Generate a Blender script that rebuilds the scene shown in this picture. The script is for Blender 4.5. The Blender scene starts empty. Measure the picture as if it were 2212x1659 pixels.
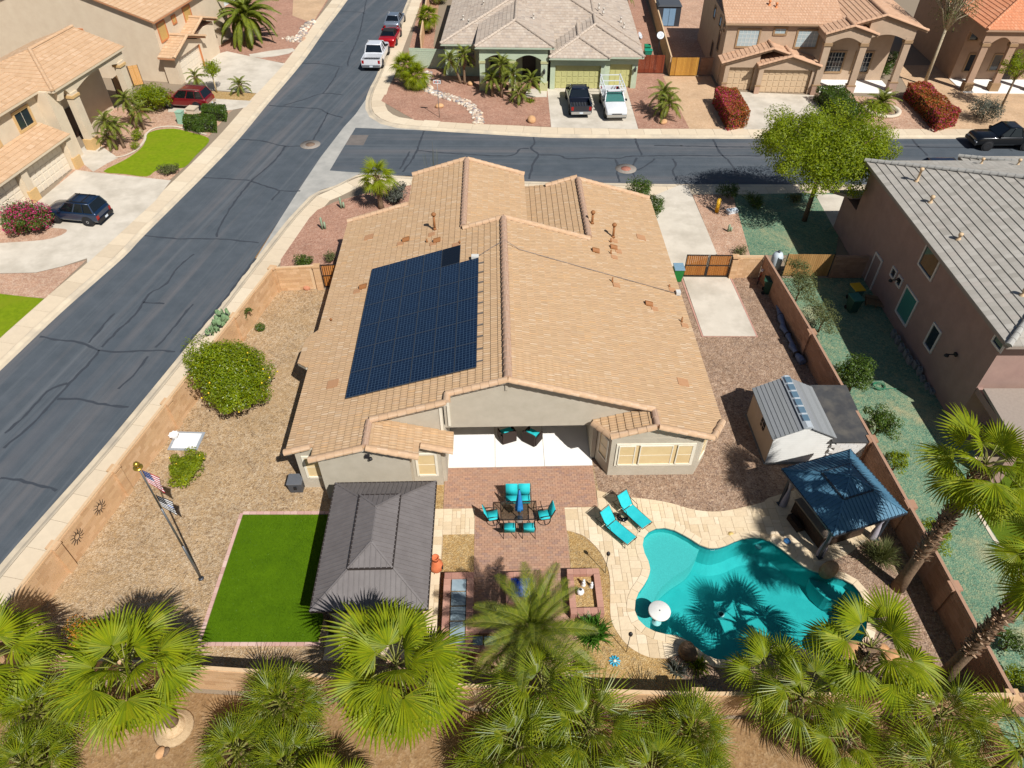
import bpy, bmesh, math, random
from mathutils import Vector, Matrix
from mathutils.geometry import tessellate_polygon
R_ = math.radians
random.seed(7)
scene = bpy.context.scene
col = scene.collection
# ------------------------------------------------------------------ camera, sky, sun, exposure
cam_d = bpy.data.cameras.new('camera'); cam = bpy.data.objects.new('camera', cam_d); col.objects.link(cam)
cam.location = (0, 0, 27.0); cam.rotation_euler = (R_(90 - 43.8), 0, 0)
cam_d.sensor_width = 36.0; cam_d.lens = 36.0 * 1535 / 2212; cam_d.clip_start = 0.1; cam_d.clip_end = 2000
scene.camera = cam
SUN_EL, SUN_AZ = 49.3, math.atan2(0.59, -0.807)      # azimuth: clockwise from +Y, where the sun stands
world = bpy.data.worlds.new('World'); scene.world = world; world.use_nodes = True
wn = world.node_tree.nodes; wl = world.node_tree.links
sky = wn.new('ShaderNodeTexSky'); sky.sky_type = 'NISHITA'; sky.sun_disc = False
sky.sun_elevation = R_(SUN_EL); sky.sun_rotation = SUN_AZ; sky.altitude = 400
bg = wn['Background']; bg.inputs['Strength'].default_value = 0.052
wl.new(sky.outputs[0], bg.inputs[0])
sd = bpy.data.lights.new('sun', 'SUN'); sd.energy = 5.0; sd.angle = R_(0.5); sd.color = (1.0, 0.98, 0.945)
sun = bpy.data.objects.new('sun', sd); col.objects.link(sun)
_el = R_(SUN_EL)
sun.rotation_euler = Vector((-0.59 * math.cos(_el), 0.807 * math.cos(_el), -math.sin(_el))).to_track_quat('-Z', 'Y').to_euler()
scene.view_settings.view_transform = 'Standard'; scene.view_settings.look = 'None'
scene.view_settings.exposure = 0.22; scene.view_settings.gamma = 1.0; scene.view_settings.use_curve_mapping = False

scene.cycles.max_bounces = 6; scene.cycles.diffuse_bounces = 3; scene.cycles.glossy_bounces = 3; scene.cycles.transmission_bounces = 4; scene.cycles.transparent_max_bounces = 8; scene.cycles.caustics_reflective = False; scene.cycles.caustics_refractive = False

# ------------------------------------------------------------------ helpers
def tag(o, label=None, cat=None, group=None, kind=None):
    if label: o['label'] = label
    if cat: o['category'] = cat
    if group: o['group'] = group
    if kind: o['kind'] = kind
    return o

def thing(name, label, cat, loc=(0, 0, 0), rz=0.0, group=None):
    o = bpy.data.objects.new(name, None); col.objects.link(o)
    o.empty_display_size = 0.3
    o.location = loc if len(loc) == 3 else (loc[0], loc[1], 0); o.rotation_euler = (0, 0, rz)
    return tag(o, label, cat, group)

def obj(name, me, parent=None, loc=None, rot=None, scale=None):
    o = bpy.data.objects.new(name, me); col.objects.link(o)
    if parent is not None: o.parent = parent
    if loc is not None: o.location = loc
    if rot is not None: o.rotation_euler = rot
    if scale is not None: o.scale = scale
    return o

def copy_tree(o, parent=None):
    c = o.copy(); col.objects.link(c); c.parent = parent
    for ch in list(o.children): copy_tree(ch, c)
    return c

class MB:
    """collects polygons for one mesh object"""
    def __init__(s): s.v = []; s.f = []; s.m = []; s.mi = 0; s.sm = False; s.smf = []
    def poly(s, pts, flip=False):
        n = len(s.v); s.v += [tuple(p) for p in pts]
        idx = list(range(n, n + len(pts)))
        s.f.append(idx[::-1] if flip else idx); s.m.append(s.mi); s.smf.append(s.sm)
        return s
    def box(s, x0, y0, z0, x1, y1, z1):
        n = len(s.v)
        s.v += [(x0, y0, z0), (x1, y0, z0), (x1, y1, z0), (x0, y1, z0), (x0, y0, z1), (x1, y0, z1), (x1, y1, z1), (x0, y1, z1)]
        for f in ((3, 2, 1, 0), (4, 5, 6, 7), (0, 1, 5, 4), (1, 2, 6, 5), (2, 3, 7, 6), (3, 0, 4, 7)):
            s.f.append([n + i for i in f]); s.m.append(s.mi); s.smf.append(False)
        return s
    def cbox(s, c, d, rz=0.0, M=None):
        hx, hy, hz = d[0] / 2, d[1] / 2, d[2] / 2
        n = len(s.v); ca, sa = math.cos(rz), math.sin(rz)
        for x, y, z in ((-hx, -hy, -hz), (hx, -hy, -hz), (hx, hy, -hz), (-hx, hy, -hz), (-hx, -hy, hz), (hx, -hy, hz), (hx, hy, hz), (-hx, hy, hz)):
            if M is not None: p = M @ Vector((x, y, z)); s.v.append((p.x + c[0], p.y + c[1], p.z + c[2]))
            else: s.v.append((c[0] + x * ca - y * sa, c[1] + x * sa + y * ca, c[2] + z))
        for f in ((3, 2, 1, 0), (4, 5, 6, 7), (0, 1, 5, 4), (1, 2, 6, 5), (2, 3, 7, 6), (3, 0, 4, 7)):
            s.f.append([n + i for i in f]); s.m.append(s.mi); s.smf.append(False)
        return s
    def beam(s, a, b, w, h, up=(0, 0, 1)):
        a = Vector(a); b = Vector(b); d = b - a; L = d.length
        if L < 1e-6: return s
        x = d / L; u = Vector(up)
        if abs(x.dot(u)) > 0.98: u = Vector((1, 0, 0))
        y = u.cross(x).normalized(); z = x.cross(y)
        M = Matrix((x, y, z)).transposed()
        return s.cbox((a + b) / 2, (L, w, h), M=M)
    def prism(s, pts, z0, z1, cap=True):
        """pts: ccw plan outline"""
        n = len(s.v); k = len(pts)
        f0 = z0 if callable(z0) else (lambda x, y: z0); f1 = z1 if callable(z1) else (lambda x, y: z1)
        s.v += [(p[0], p[1], f0(*p[:2])) for p in pts] + [(p[0], p[1], f1(*p[:2])) for p in pts]
        for i in range(k):
            j = (i + 1) % k
            s.f.append([n + i, n + j, n + k + j, n + k + i]); s.m.append(s.mi); s.smf.append(False)
        if cap:
            for t in tess(pts):
                s.f.append([n + k + i for i in t]); s.m.append(s.mi); s.smf.append(False)
                s.f.append([n + i for i in t[::-1]]); s.m.append(s.mi); s.smf.append(False)
        return s
    def tube(s, path, r, seg=8, caps=True, smooth=True):
        path = [Vector(p) for p in path]; k = len(path)
        rr = r if isinstance(r, (list, tuple)) else [r] * k
        n = len(s.v); prev = None
        for i, p in enumerate(path):
            d = (path[min(i + 1, k - 1)] - path[max(i - 1, 0)]).normalized()
            if prev is None:
                u = Vector((0, 0, 1)) if abs(d.z) < 0.9 else Vector((1, 0, 0))
                x = d.cross(u).normalized()
            else: x = (prev - d * prev.dot(d)).normalized()
            y = d.cross(x); prev = x
            for j in range(seg):
                a = 2 * math.pi * j / seg
                q = p + (x * math.cos(a) + y * math.sin(a)) * rr[i]; s.v.append(tuple(q))
        for i in range(k - 1):
            for j in range(seg):
                j2 = (j + 1) % seg
                s.f.append([n + i * seg + j, n + i * seg + j2, n + (i + 1) * seg + j2, n + (i + 1) * seg + j]); s.m.append(s.mi); s.smf.append(smooth)
        if caps:
            s.f.append([n + j for j in range(seg)][::-1]); s.m.append(s.mi); s.smf.append(False)
            s.f.append([n + (k - 1) * seg + j for j in range(seg)]); s.m.append(s.mi); s.smf.append(False)
        return s
    def lathe(s, prof, seg=16, c=(0, 0, 0), smooth=True, M=None):
        n = len(s.v); k = len(prof)
        for r, z in prof:
            for j in range(seg):
                a = 2 * math.pi * j / seg; p = Vector((r * math.cos(a), r * math.sin(a), z))
                if M is not None: p = M @ p
                s.v.append((p.x + c[0], p.y + c[1], p.z + c[2]))
        for i in range(k - 1):
            for j in range(seg):
                j2 = (j + 1) % seg
                s.f.append([n + i * seg + j, n + i * seg + j2, n + (i + 1) * seg + j2, n + (i + 1) * seg + j]); s.m.append(s.mi); s.smf.append(smooth)
        if prof[0][0] > 1e-4: s.f.append([n + j for j in range(seg)][::-1]); s.m.append(s.mi); s.smf.append(False)
        if prof[-1][0] > 1e-4: s.f.append([n + (k - 1) * seg + j for j in range(seg)]); s.m.append(s.mi); s.smf.append(False)
        return s
    def loft(s, rings, closed=True, capends=True, smooth=True):
        n = len(s.v); k = len(rings); q = len(rings[0])
        for r in rings: s.v += [tuple(p) for p in r]
        for i in range(k - 1):
            for j in range(q if closed else q - 1):
                j2 = (j + 1) % q
                s.f.append([n + i * q + j, n + i * q + j2, n + (i + 1) * q + j2, n + (i + 1) * q + j]); s.m.append(s.mi); s.smf.append(smooth)
        if capends:
            s.f.append([n + j for j in range(q)][::-1]); s.m.append(s.mi); s.smf.append(False)
            s.f.append([n + (k - 1) * q + j for j in range(q)]); s.m.append(s.mi); s.smf.append(False)
        return s
    def mesh(s, name, mats, off=(0, 0, 0)):
        me = bpy.data.meshes.new(name)
        v = s.v if off == (0, 0, 0) else [(a - off[0], b - off[1], c - off[2]) for a, b, c in s.v]
        me.from_pydata(v, [], s.f)
        for m in (mats if isinstance(mats, (list, tuple)) else [mats]): me.materials.append(m)
        me.polygons.foreach_set('material_index', s.m)
        me.polygons.foreach_set('use_smooth', s.smf)
        me.update()
        return me
    def build(s, name, mats, parent=None, off=None, loc=None, rot=None, kind=None, bevel=0):
        if off is None: off = parent.get('_off', None) if parent is not None else None
        off = tuple(off) if off is not None else (0, 0, 0)
        me = s.mesh(name, mats, off)
        o = obj(name, me, parent, loc, rot)
        if kind: o['kind'] = kind
        if bevel:
            b = o.modifiers.new('bevel', 'BEVEL'); b.width = bevel; b.segments = 2; b.limit_method = 'ANGLE'
        return o

def tess(pts):
    P = [Vector((p[0], p[1], 0)) for p in pts]
    tris = tessellate_polygon([P])
    out = []
    for a, b, c in tris:
        ar = (P[b].x - P[a].x) * (P[c].y - P[a].y) - (P[b].y - P[a].y) * (P[c].x - P[a].x)
        out.append((a, b, c) if ar > 0 else (a, c, b))
    return out

def ccw(pts):
    a = sum(p[0] * q[1] - q[0] * p[1] for p, q in zip(pts, pts[1:] + pts[:1]))
    return list(pts) if a > 0 else list(pts)[::-1]

def inside(pt, poly):
    x, y = pt; c = False; n = len(poly)
    for i in range(n):
        x0, y0 = poly[i][:2]; x1, y1 = poly[i - 1][:2]
        if (y0 > y) != (y1 > y) and x < (x1 - x0) * (y - y0) / (y1 - y0) + x0: c = not c
    return c

def clip_rect(poly, x0, y0, x1, y1):
    """clip any polygon to an axis aligned rectangle"""
    def cut(P, f, ip):
        out = []
        for i in range(len(P)):
            a, b = P[i - 1], P[i]; fa, fb = f(a), f(b)
            if fb >= 0:
                if fa < 0: out.append(ip(a, b, fa, fb))
                out.append(b)
            elif fa >= 0: out.append(ip(a, b, fa, fb))
        return out
    ip = lambda a, b, fa, fb: (a[0] + (b[0] - a[0]) * fa / (fa - fb), a[1] + (b[1] - a[1]) * fa / (fa - fb))
    for f in (lambda p: p[0] - x0, lambda p: x1 - p[0], lambda p: p[1] - y0, lambda p: y1 - p[1]):
        if not poly: return []
        poly = cut(poly, f, ip)
    out = []
    for p in poly:
        if not out or abs(p[0] - out[-1][0]) + abs(p[1] - out[-1][1]) > 1e-4: out.append(p)
    if len(out) > 2 and abs(out[0][0] - out[-1][0]) + abs(out[0][1] - out[-1][1]) < 1e-4: out.pop()
    return out

def area(P): return 0.5 * abs(sum(p[0] * q[1] - q[0] * p[1] for p, q in zip(P, P[1:] + P[:1])))

def smooth_curve(pts, n=6, closed=True):
    """Catmull-Rom through plan points"""
    out = []; k = len(pts)
    for i in range(k if closed else k - 1):
        g = (lambda j: pts[j % k]) if closed else (lambda j: pts[min(max(j, 0), k - 1)])
        p0, p1, p2, p3 = g(i - 1), g(i), g(i + 1), g(i + 2)
        for s in range(n):
            t = s / n; t2 = t * t; t3 = t2 * t
            out.append(tuple(0.5 * (2 * b + (c - a) * t + (2 * a - 5 * b + 4 * c - d) * t2 + (3 * b - a - 3 * c + d) * t3) for a, b, c, d in zip(p0, p1, p2, p3)))
    if not closed: out.append(tuple(pts[-1]))
    return out

def offset_curve(pts, d):
    """offset a closed ccw outline outward by d"""
    k = len(pts); out = []
    for i in range(k):
        a, b = Vector(pts[i - 1][:2]), Vector(pts[(i + 1) % k][:2]); t = (b - a)
        if t.length < 1e-6: out.append(tuple(pts[i][:2])); continue
        t.normalize(); out.append((pts[i][0] + t.y * d, pts[i][1] - t.x * d))
    return out

def sheet(name, outer, z, mat, holes=(), parent=None, kind='structure', thick=0.0):
    mb = MB(); loops = [[Vector((p[0], p[1], 0)) for p in ccw(list(outer))]] + [[Vector((p[0], p[1], 0)) for p in h] for h in holes]
    flat = [p for l in loops for p in l]
    mb.v = [(p.x, p.y, z) for p in flat]
    for a, b, c in tessellate_polygon(loops):
        A, B, C = flat[a], flat[b], flat[c]
        if (B.x - A.x) * (C.y - A.y) - (B.y - A.y) * (C.x - A.x) < 0: b, c = c, b
        mb.f.append([a, b, c]); mb.m.append(0); mb.smf.append(False)
    if thick:
        n0 = 0
        for l in loops:
            k = len(l); base = len(mb.v)
            mb.v += [(p.x, p.y, z - thick) for p in l]
            for i in range(k):
                j = (i + 1) % k
                mb.f.append([n0 + i, base + i, base + j, n0 + j]); mb.m.append(0); mb.smf.append(False)
            n0 += k
    o = mb.build(name, mat, parent)
    if parent is None and kind: o['kind'] = kind
    return o

def strip(mb, pts, w, z):
    """flat ribbon along a plan polyline"""
    L = []; Rr = []
    for i, p in enumerate(pts):
        a = Vector(pts[max(i - 1, 0)][:2]); b = Vector(pts[min(i + 1, len(pts) - 1)][:2]); t = (b - a).normalized()
        ww = (w[i] if isinstance(w, (list, tuple)) else w) / 2
        L.append((p[0] - t.y * ww, p[1] + t.x * ww, z)); Rr.append((p[0] + t.y * ww, p[1] - t.x * ww, z))
    for i in range(len(pts) - 1): mb.poly([Rr[i], Rr[i + 1], L[i + 1], L[i]])

# ------------------------------------------------------------------ materials
MATS = {}
def _new(name):
    m = bpy.data.materials.new(name); m.use_nodes = True
    nt = m.node_tree; b = nt.nodes['Principled BSDF']
    return m, nt, nt.nodes, nt.links, b
def srgb(r, g, b):
    f = lambda c: (c / 255) / 12.92 if c / 255 <= 0.04045 else ((c / 255 + 0.055) / 1.055) ** 2.4
    return (f(r), f(g), f(b), 1.0)
def mixrgb(N, Lk, fac, a, b, mode='MIX'):
    n = N.new('ShaderNodeMix'); n.data_type = 'RGBA'; n.blend_type = mode
    for sock, val in ((0, fac), (6, a), (7, b)):
        if hasattr(val, 'is_output'): Lk.new(val, n.inputs[sock])
        else: n.inputs[sock].default_value = val
    return n.outputs[2]
def noise(N, Lk, co, scale, detail=4, rough=0.6, dist=0.0):
    n = N.new('ShaderNodeTexNoise'); n.inputs['Scale'].default_value = scale; n.inputs['Detail'].default_value = detail
    n.inputs['Roughness'].default_value = rough; n.inputs['Distortion'].default_value = dist
    Lk.new(co, n.inputs['Vector']); return n.outputs['Fac']
def ramp(N, Lk, fac, stops):
    n = N.new('ShaderNodeValToRGB'); e = n.color_ramp.elements
    while len(e) < len(stops): e.new(0.5)
    for el, (p, c) in zip(e, stops): el.position = p; el.color = c if len(c) == 4 else (*c, 1)
    Lk.new(fac, n.inputs[0]); return n.outputs[0]
def bump(N, Lk, b, h, strength, dist=0.02):
    n = N.new('ShaderNodeBump'); n.inputs['Strength'].default_value = strength; n.inputs['Distance'].default_value = dist
    Lk.new(h, n.inputs['Height']); Lk.new(n.outputs[0], b.inputs['Normal'])
def island_rand(N, Lk):
    g = N.new('ShaderNodeNewGeometry'); oi = N.new('ShaderNodeObjectInfo')
    a = N.new('ShaderNodeMath'); a.operation = 'ADD'; Lk.new(g.outputs['Random Per Island'], a.inputs[0]); Lk.new(oi.outputs['Random'], a.inputs[1])
    a2 = N.new('ShaderNodeMath'); a2.operation = 'MULTIPLY'; Lk.new(a.outputs[0], a2.inputs[0]); a2.inputs[1].default_value = 617.31
    f = N.new('ShaderNodeMath'); f.operation = 'FRACT'; Lk.new(a2.outputs[0], f.inputs[0]); return f.outputs[0]

def surf(name, c1, c2, scale=3.0, rough=0.85, bump_s=0.3, bscale=40.0, c3=None, big=0.15, metallic=0.0, spec=0.3):
    """two-tone mottled surface with fine relief"""
    if name in MATS: return MATS[name]
    m, nt, N, Lk, b = _new(name)
    tc = N.new('ShaderNodeTexCoord').outputs['Object']
    f = noise(N, Lk, tc, scale, 6, 0.65); c = ramp(N, Lk, f, [(0.3, c1), (0.7, c2)])
    if c3:
        f2 = noise(N, Lk, tc, big, 4, 0.6); f2 = ramp(N, Lk, f2, [(0.45, (0, 0, 0)), (0.7, (1, 1, 1))])
        c = mixrgb(N, Lk, f2, c, c3)
    Lk.new(c, b.inputs['Base Color']); b.inputs['Roughness'].default_value = rough; b.inputs['Metallic'].default_value = metallic
    b.inputs['Specular IOR Level'].default_value = spec
    if bump_s: bump(N, Lk, b, noise(N, Lk, tc, bscale, 3, 0.6), bump_s)
    MATS[name] = m; return m

def plain(name, c, rough=0.5, metallic=0.0, spec=0.5, coat=0.0):
    if name in MATS: return MATS[name]
    m, nt, N, Lk, b = _new(name)
    tc = N.new('ShaderNodeTexCoord').outputs['Object']
    f = noise(N, Lk, tc, 9.0, 4); k = 0.86
    Lk.new(ramp(N, Lk, f, [(0.3, (c[0] * k, c[1] * k, c[2] * k)), (0.7, c[:3])]), b.inputs['Base Color'])
    b.inputs['Roughness'].default_value = rough; b.inputs['Metallic'].default_value = metallic
    b.inputs['Specular IOR Level'].default_value = spec; b.inputs['Coat Weight'].default_value = coat; b.inputs['Coat Roughness'].default_value = 0.06
    MATS[name] = m; return m

def gravel(name, cols, scale=22.0, mott=(0.8, 1.15), bs=0.9, dirt=None):
    """small stones of mixed colours with relief"""
    if name in MATS: return MATS[name]
    m, nt, N, Lk, b = _new(name)
    tc = N.new('ShaderNodeTexCoord').outputs['Object']
    vo = N.new('ShaderNodeTexVoronoi'); vo.inputs['Scale'].default_value = scale; Lk.new(tc, vo.inputs['Vector'])
    sep = N.new('ShaderNodeSeparateColor'); Lk.new(vo.outputs['Color'], sep.inputs[0])
    st = [(i / (len(cols) - 1) if len(cols) > 1 else 0, c) for i, c in enumerate(cols)]
    c = ramp(N, Lk, sep.outputs[0], st)
    v2 = N.new('ShaderNodeTexVoronoi'); v2.inputs['Scale'].default_value = scale * 0.33; Lk.new(tc, v2.inputs['Vector'])
    s2 = N.new('ShaderNodeSeparateColor'); Lk.new(v2.outputs['Color'], s2.inputs[0])
    c = mixrgb(N, Lk, 0.35, c, ramp(N, Lk, s2.outputs[1], st))
    f = noise(N, Lk, tc, 0.45, 6, 0.65); g = ramp(N, Lk, f, [(0.25, (mott[0],) * 3), (0.75, (mott[1],) * 3)])
    c = mixrgb(N, Lk, 1.0, c, g, 'MULTIPLY')
    if dirt:
        f3 = noise(N, Lk, tc, 0.22, 5, 0.7, 0.6); c = mixrgb(N, Lk, ramp(N, Lk, f3, [(0.52, (0, 0, 0)), (0.72, (0.75,) * 3)]), c, dirt)
    Lk.new(c, b.inputs['Base Color']); b.inputs['Roughness'].default_value = 0.95; b.inputs['Specular IOR Level'].default_value = 0.2
    bump(N, Lk, b, vo.outputs['Distance'], bs, 0.03)
    MATS[name] = m; return m

def pieces_mat(name, cols, rough=0.9, nscale=14.0, bs=0.25, var=0.12, spec=0.25, streak=None):
    """colour differs from piece to piece"""
    if name in MATS: return MATS[name]
    m, nt, N, Lk, b = _new(name)
    tc = N.new('ShaderNodeTexCoord').outputs['Object']; r = island_rand(N, Lk)
    n = len(cols); c = ramp(N, Lk, r, [(i / (n - 1), k) for i, k in enumerate(cols)])
    f = noise(N, Lk, tc, nscale, 5, 0.7)
    c = mixrgb(N, Lk, 1.0, c, ramp(N, Lk, f, [(0.25, (1 - var,) * 3), (0.75, (1 + var,) * 3)]), 'MULTIPLY')
    if streak:
        mp = N.new('ShaderNodeMapping'); mp.inputs['Scale'].default_value = streak; Lk.new(tc, mp.inputs[0])
        f2 = noise(N, Lk, mp.outputs[0], 1.0, 3, 0.6)
        c = mixrgb(N, Lk, 1.0, c, ramp(N, Lk, f2, [(0.3, (0.93,) * 3), (0.7, (1.07,) * 3)]), 'MULTIPLY')
    Lk.new(c, b.inputs['Base Color']); b.inputs['Roughness'].default_value = rough; b.inputs['Specular IOR Level'].default_value = spec
    if bs: bump(N, Lk, b, f, bs, 0.01)
    MATS[name] = m; return m

def leaf(name, cols, trans=0.35, rough=0.5, spec=0.35, nscale=1.2, var=0.25):
    if name in MATS: return MATS[name]
    m, nt, N, Lk, b = _new(name)
    tc = N.new('ShaderNodeTexCoord').outputs['Object']; r = island_rand(N, Lk)
    n = len(cols); c = ramp(N, Lk, r, [(i / (n - 1), k) for i, k in enumerate(cols)])
    f = noise(N, Lk, tc, nscale, 4); c = mixrgb(N, Lk, 1.0, c, ramp(N, Lk, f, [(0.3, (1 - var,) * 3), (0.7, (1 + var,) * 3)]), 'MULTIPLY')
    Lk.new(c, b.inputs['Base Color']); b.inputs['Roughness'].default_value = rough; b.inputs['Specular IOR Level'].default_value = spec
    t = N.new('ShaderNodeBsdfTranslucent'); tcol = mixrgb(N, Lk, 1.0, c, (1.25, 1.2, 0.5, 1), 'MULTIPLY'); Lk.new(tcol, t.inputs[0])
    mx = N.new('ShaderNodeMixShader'); mx.inputs[0].default_value = trans
    Lk.new(b.outputs[0], mx.inputs[1]); Lk.new(t.outputs[0], mx.inputs[2]); Lk.new(mx.outputs[0], N['Material Output'].inputs[0])
    MATS[name] = m; return m

def window_glass(name, c=(0.02, 0.03, 0.04), rough=0.06):
    if name in MATS: return MATS[name]
    m = plain(name, (*c, 1), rough, 0.0, 0.7); return m

# ================================================================== THE SETTING
def asphalt(name, ang):
    """worn asphalt: mottling, long streaks along the traffic lanes, fine grit"""
    m, nt, N, Lk, b = _new(name); tc = N.new('ShaderNodeTexCoord').outputs['Object']
    c = ramp(N, Lk, noise(N, Lk, tc, 0.8, 6, 0.65), [(0.3, srgb(69, 76, 82)), (0.7, srgb(81, 87, 93))])
    r = N.new('ShaderNodeMapping'); r.inputs['Rotation'].default_value = (0, 0, ang); Lk.new(tc, r.inputs[0])
    for sx, sy, lo, hi, kc in ((0.035, 0.75, 0.5, 0.72, srgb(106, 102, 102)), (0.02, 2.2, 0.52, 0.75, srgb(98, 102, 106)), (0.05, 0.4, 0.55, 0.8, srgb(66, 75, 84))):
        mp = N.new('ShaderNodeMapping'); mp.inputs['Scale'].default_value = (sx, sy, 1); Lk.new(r.outputs[0], mp.inputs[0])
        c = mixrgb(N, Lk, ramp(N, Lk, noise(N, Lk, mp.outputs[0], 1.0, 4, 0.6), [(lo, (0, 0, 0)), (hi, (0.7,) * 3)]), c, kc)
    c = mixrgb(N, Lk, 1.0, c, ramp(N, Lk, noise(N, Lk, tc, 30, 2), [(0.3, (0.9,) * 3), (0.7, (1.1,) * 3)]), 'MULTIPLY')
    Lk.new(c, b.inputs['Base Color']); b.inputs['Roughness'].default_value = 0.88; b.inputs['Specular IOR Level'].default_value = 0.3
    bump(N, Lk, b, noise(N, Lk, tc, 60, 3), 0.5); return m
M_asph = asphalt('asphalt_main', R_(-78.4)); M_asph2 = asphalt('asphalt_side', R_(1.0))
M_tar = plain('crack_sealer', srgb(55, 60, 67), 0.75)
M_conc = surf('concrete_warm', srgb(196, 180, 158), srgb(214, 198, 176), 1.2, 0.9, 0.25, 30, c3=srgb(190, 178, 160), big=0.5)
M_walk = pieces_mat('sidewalk_concrete', [srgb(196, 178, 152), srgb(208, 190, 163), srgb(202, 184, 158), srgb(212, 196, 170)], 0.9, 2.0, 0.2, 0.07)
M_kerb = surf('kerb_concrete', srgb(188, 172, 148), srgb(206, 190, 164), 1.0, 0.9, 0.25, 30, c3=srgb(172, 160, 142), big=0.6)
M_gut = surf('gutter_concrete', srgb(148, 146, 140), srgb(172, 168, 160), 0.9, 0.9, 0.25, 30)
M_joint = plain('joint_dark', srgb(140, 124, 104), 0.95)
M_drive = surf('driveway_concrete', srgb(190, 180, 164), srgb(206, 196, 180), 0.7, 0.88, 0.2, 30, c3=srgb(176, 166, 150), big=0.5)
M_white = surf('white_concrete', srgb(226, 222, 214), srgb(236, 232, 224), 0.6, 0.8, 0.15, 30)
M_gtan = gravel('gravel_tan', [srgb(112, 90, 66), srgb(184, 154, 116), srgb(162, 132, 94), srgb(202, 180, 150), srgb(132, 106, 80)], 19, mott=(0.78, 1.08), dirt=srgb(172, 142, 104))
M_gbrown = gravel('gravel_brown', [srgb(96, 76, 62), srgb(160, 132, 108), srgb(134, 106, 86), srgb(186, 160, 136), srgb(112, 92, 82)], 17)
M_gred = gravel('gravel_red', [srgb(138, 98, 80), srgb(174, 132, 110), srgb(156, 114, 94), srgb(188, 152, 130), srgb(146, 108, 92)], 16)
M_gpink = gravel('gravel_pinkish', [srgb(150, 112, 92), srgb(190, 152, 126), srgb(170, 132, 106), srgb(204, 176, 152), srgb(160, 124, 104)], 16)
M_ggold = gravel('gravel_golden', [srgb(140, 108, 66), srgb(184, 150, 96), srgb(160, 126, 78), srgb(200, 172, 124), srgb(132, 112, 84)], 20)
M_sand = gravel('gravel_sand', [srgb(176, 142, 110), srgb(196, 164, 130), srgb(186, 154, 120), srgb(204, 176, 146)], 18, bs=0.5)
M_green = gravel('gravel_green_dyed', [srgb(62, 98, 82), srgb(112, 140, 114), srgb(86, 122, 100), srgb(150, 154, 118), srgb(74, 112, 94)], 18, mott=(0.85, 1.12), dirt=srgb(178, 160, 120))
M_dirt = gravel('dirt', [srgb(120, 92, 62), srgb(154, 122, 84), srgb(138, 106, 72), srgb(166, 138, 104)], 14, mott=(0.75, 1.15), bs=0.4)
M_red_paver = surf('tan_paver', srgb(176, 138, 108), srgb(196, 160, 128), 4.0, 0.9, 0.3, 30)


# kerb lines along the asphalt, metres
LINE_W = [(-20.15, 131.17), (-20.31, 112.01), (-20.75, 98.29), (-21.44, 86), (-21.87, 76.44), (-22.8, 66.41), (-23.47, 58.82), (-24.48, 51.82), (-25.9, 43.42), (-26.3, 40.56)] + [(-27.72, 34.69), (-28.76, 29.32), (-29.87, 23.87), (-31.09, 17.82)]
LINE_E1 = [(-12.24, 124.22), (-12.84, 108.11), (-13.18, 98.29), (-13.3, 92.41), (-13.62, 80.96), (-13.65, 73.36), (-13.84, 70.14)]
LINE_N = [(-13.84, 67.13), (-13.55, 64.99), (-12.91, 63.21), (-11.73, 61.77), (-10.24, 60.93), (-7.73, 60.43), (-3.33, 59.8), (3.14, 59), (7.96, 58.85), (14.81, 58.79)] + [(21.54, 58.73), (33.87, 58.76), (44.07, 58.76), (58.64, 58.76)]
LINE_S = [(53.01, 50.62), (39.87, 50.67), (22.78, 50.72), (13.09, 50.77)] + [(8.43, 50.92), (1.15, 51.22), (-3.75, 51.62), (-8.21, 52), (-12.21, 52.39)] + [(-13.8, 50.5), (-14.75, 49.84), (-15.4, 48.88), (-15.79, 47.43), (-16.29, 45.55), (-17.3, 40.32)] + [(-18.32, 34.69), (-19.62, 28.21), (-20.67, 23.35), (-21.6, 19.72)] + [(-22.3, 16.89), (-22.95, 13.35), (-23.93, 8.5)]
left_edge_E = [(-23.93, 8.5), (-22.95, 13.35), (-22.3, 16.89)] + [(-21.6, 19.72), (-20.67, 23.35), (-19.62, 28.21), (-18.32, 34.69), (-17.39, 40.64)] + [(-16.86, 45.55), (-16.43, 49.84), (-15.81, 55.28), (-14.86, 61.15)] + [(-14.27, 63.79), (-13.84, 67.13), (-13.65, 73.36), (-13.62, 80.96), (-13.3, 92.41), (-13.18, 98.29), (-12.84, 108.11), (-12.24, 124.22)]
main_road = sheet('main_road', LINE_W + left_edge_E, -0.1, M_asph)
main_road['label'] = 'dark asphalt street running diagonally up the left side'
cross_road = sheet('cross_road', [(-13.81, 60.93), (-7.73, 60.43), (-3.33, 59.8), (3.14, 59), (7.96, 58.85), (14.81, 58.79)] + [(21.54, 58.73), (33.87, 58.76), (44.07, 58.76), (58.64, 58.76), (53.01, 50.62), (39.87, 50.67), (22.78, 50.72), (13.09, 50.77)] + [(8.43, 50.92), (1.15, 51.22), (-3.75, 51.62), (-8.22, 52.13), (-13.78, 52.86)] + [(-14.62, 53.01)] + [(-14.33, 56.04)], -0.1, M_asph2)
cross_road['label'] = 'asphalt side street crossing behind the big tan roof'
gut = sheet('valley_gutter', [(-13.84, 67.13), (-13.55, 64.99), (-12.91, 63.21), (-11.73, 61.77), (-10.24, 60.93), (-7.73, 60.43), (-13.81, 60.93), (-14.33, 56.04)] + [(-14.62, 53.01)] + [(-13.78, 52.86), (-8.22, 52.13), (-12.21, 52.39)] + [(-13.8, 50.5), (-14.75, 49.84), (-15.4, 48.88), (-15.79, 47.43), (-16.29, 45.55), (-17.3, 40.32), (-16.86, 45.55), (-16.43, 49.84), (-15.81, 55.28), (-14.86, 61.15)] + [(-14.27, 63.79)], -0.096, M_gut)

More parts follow.
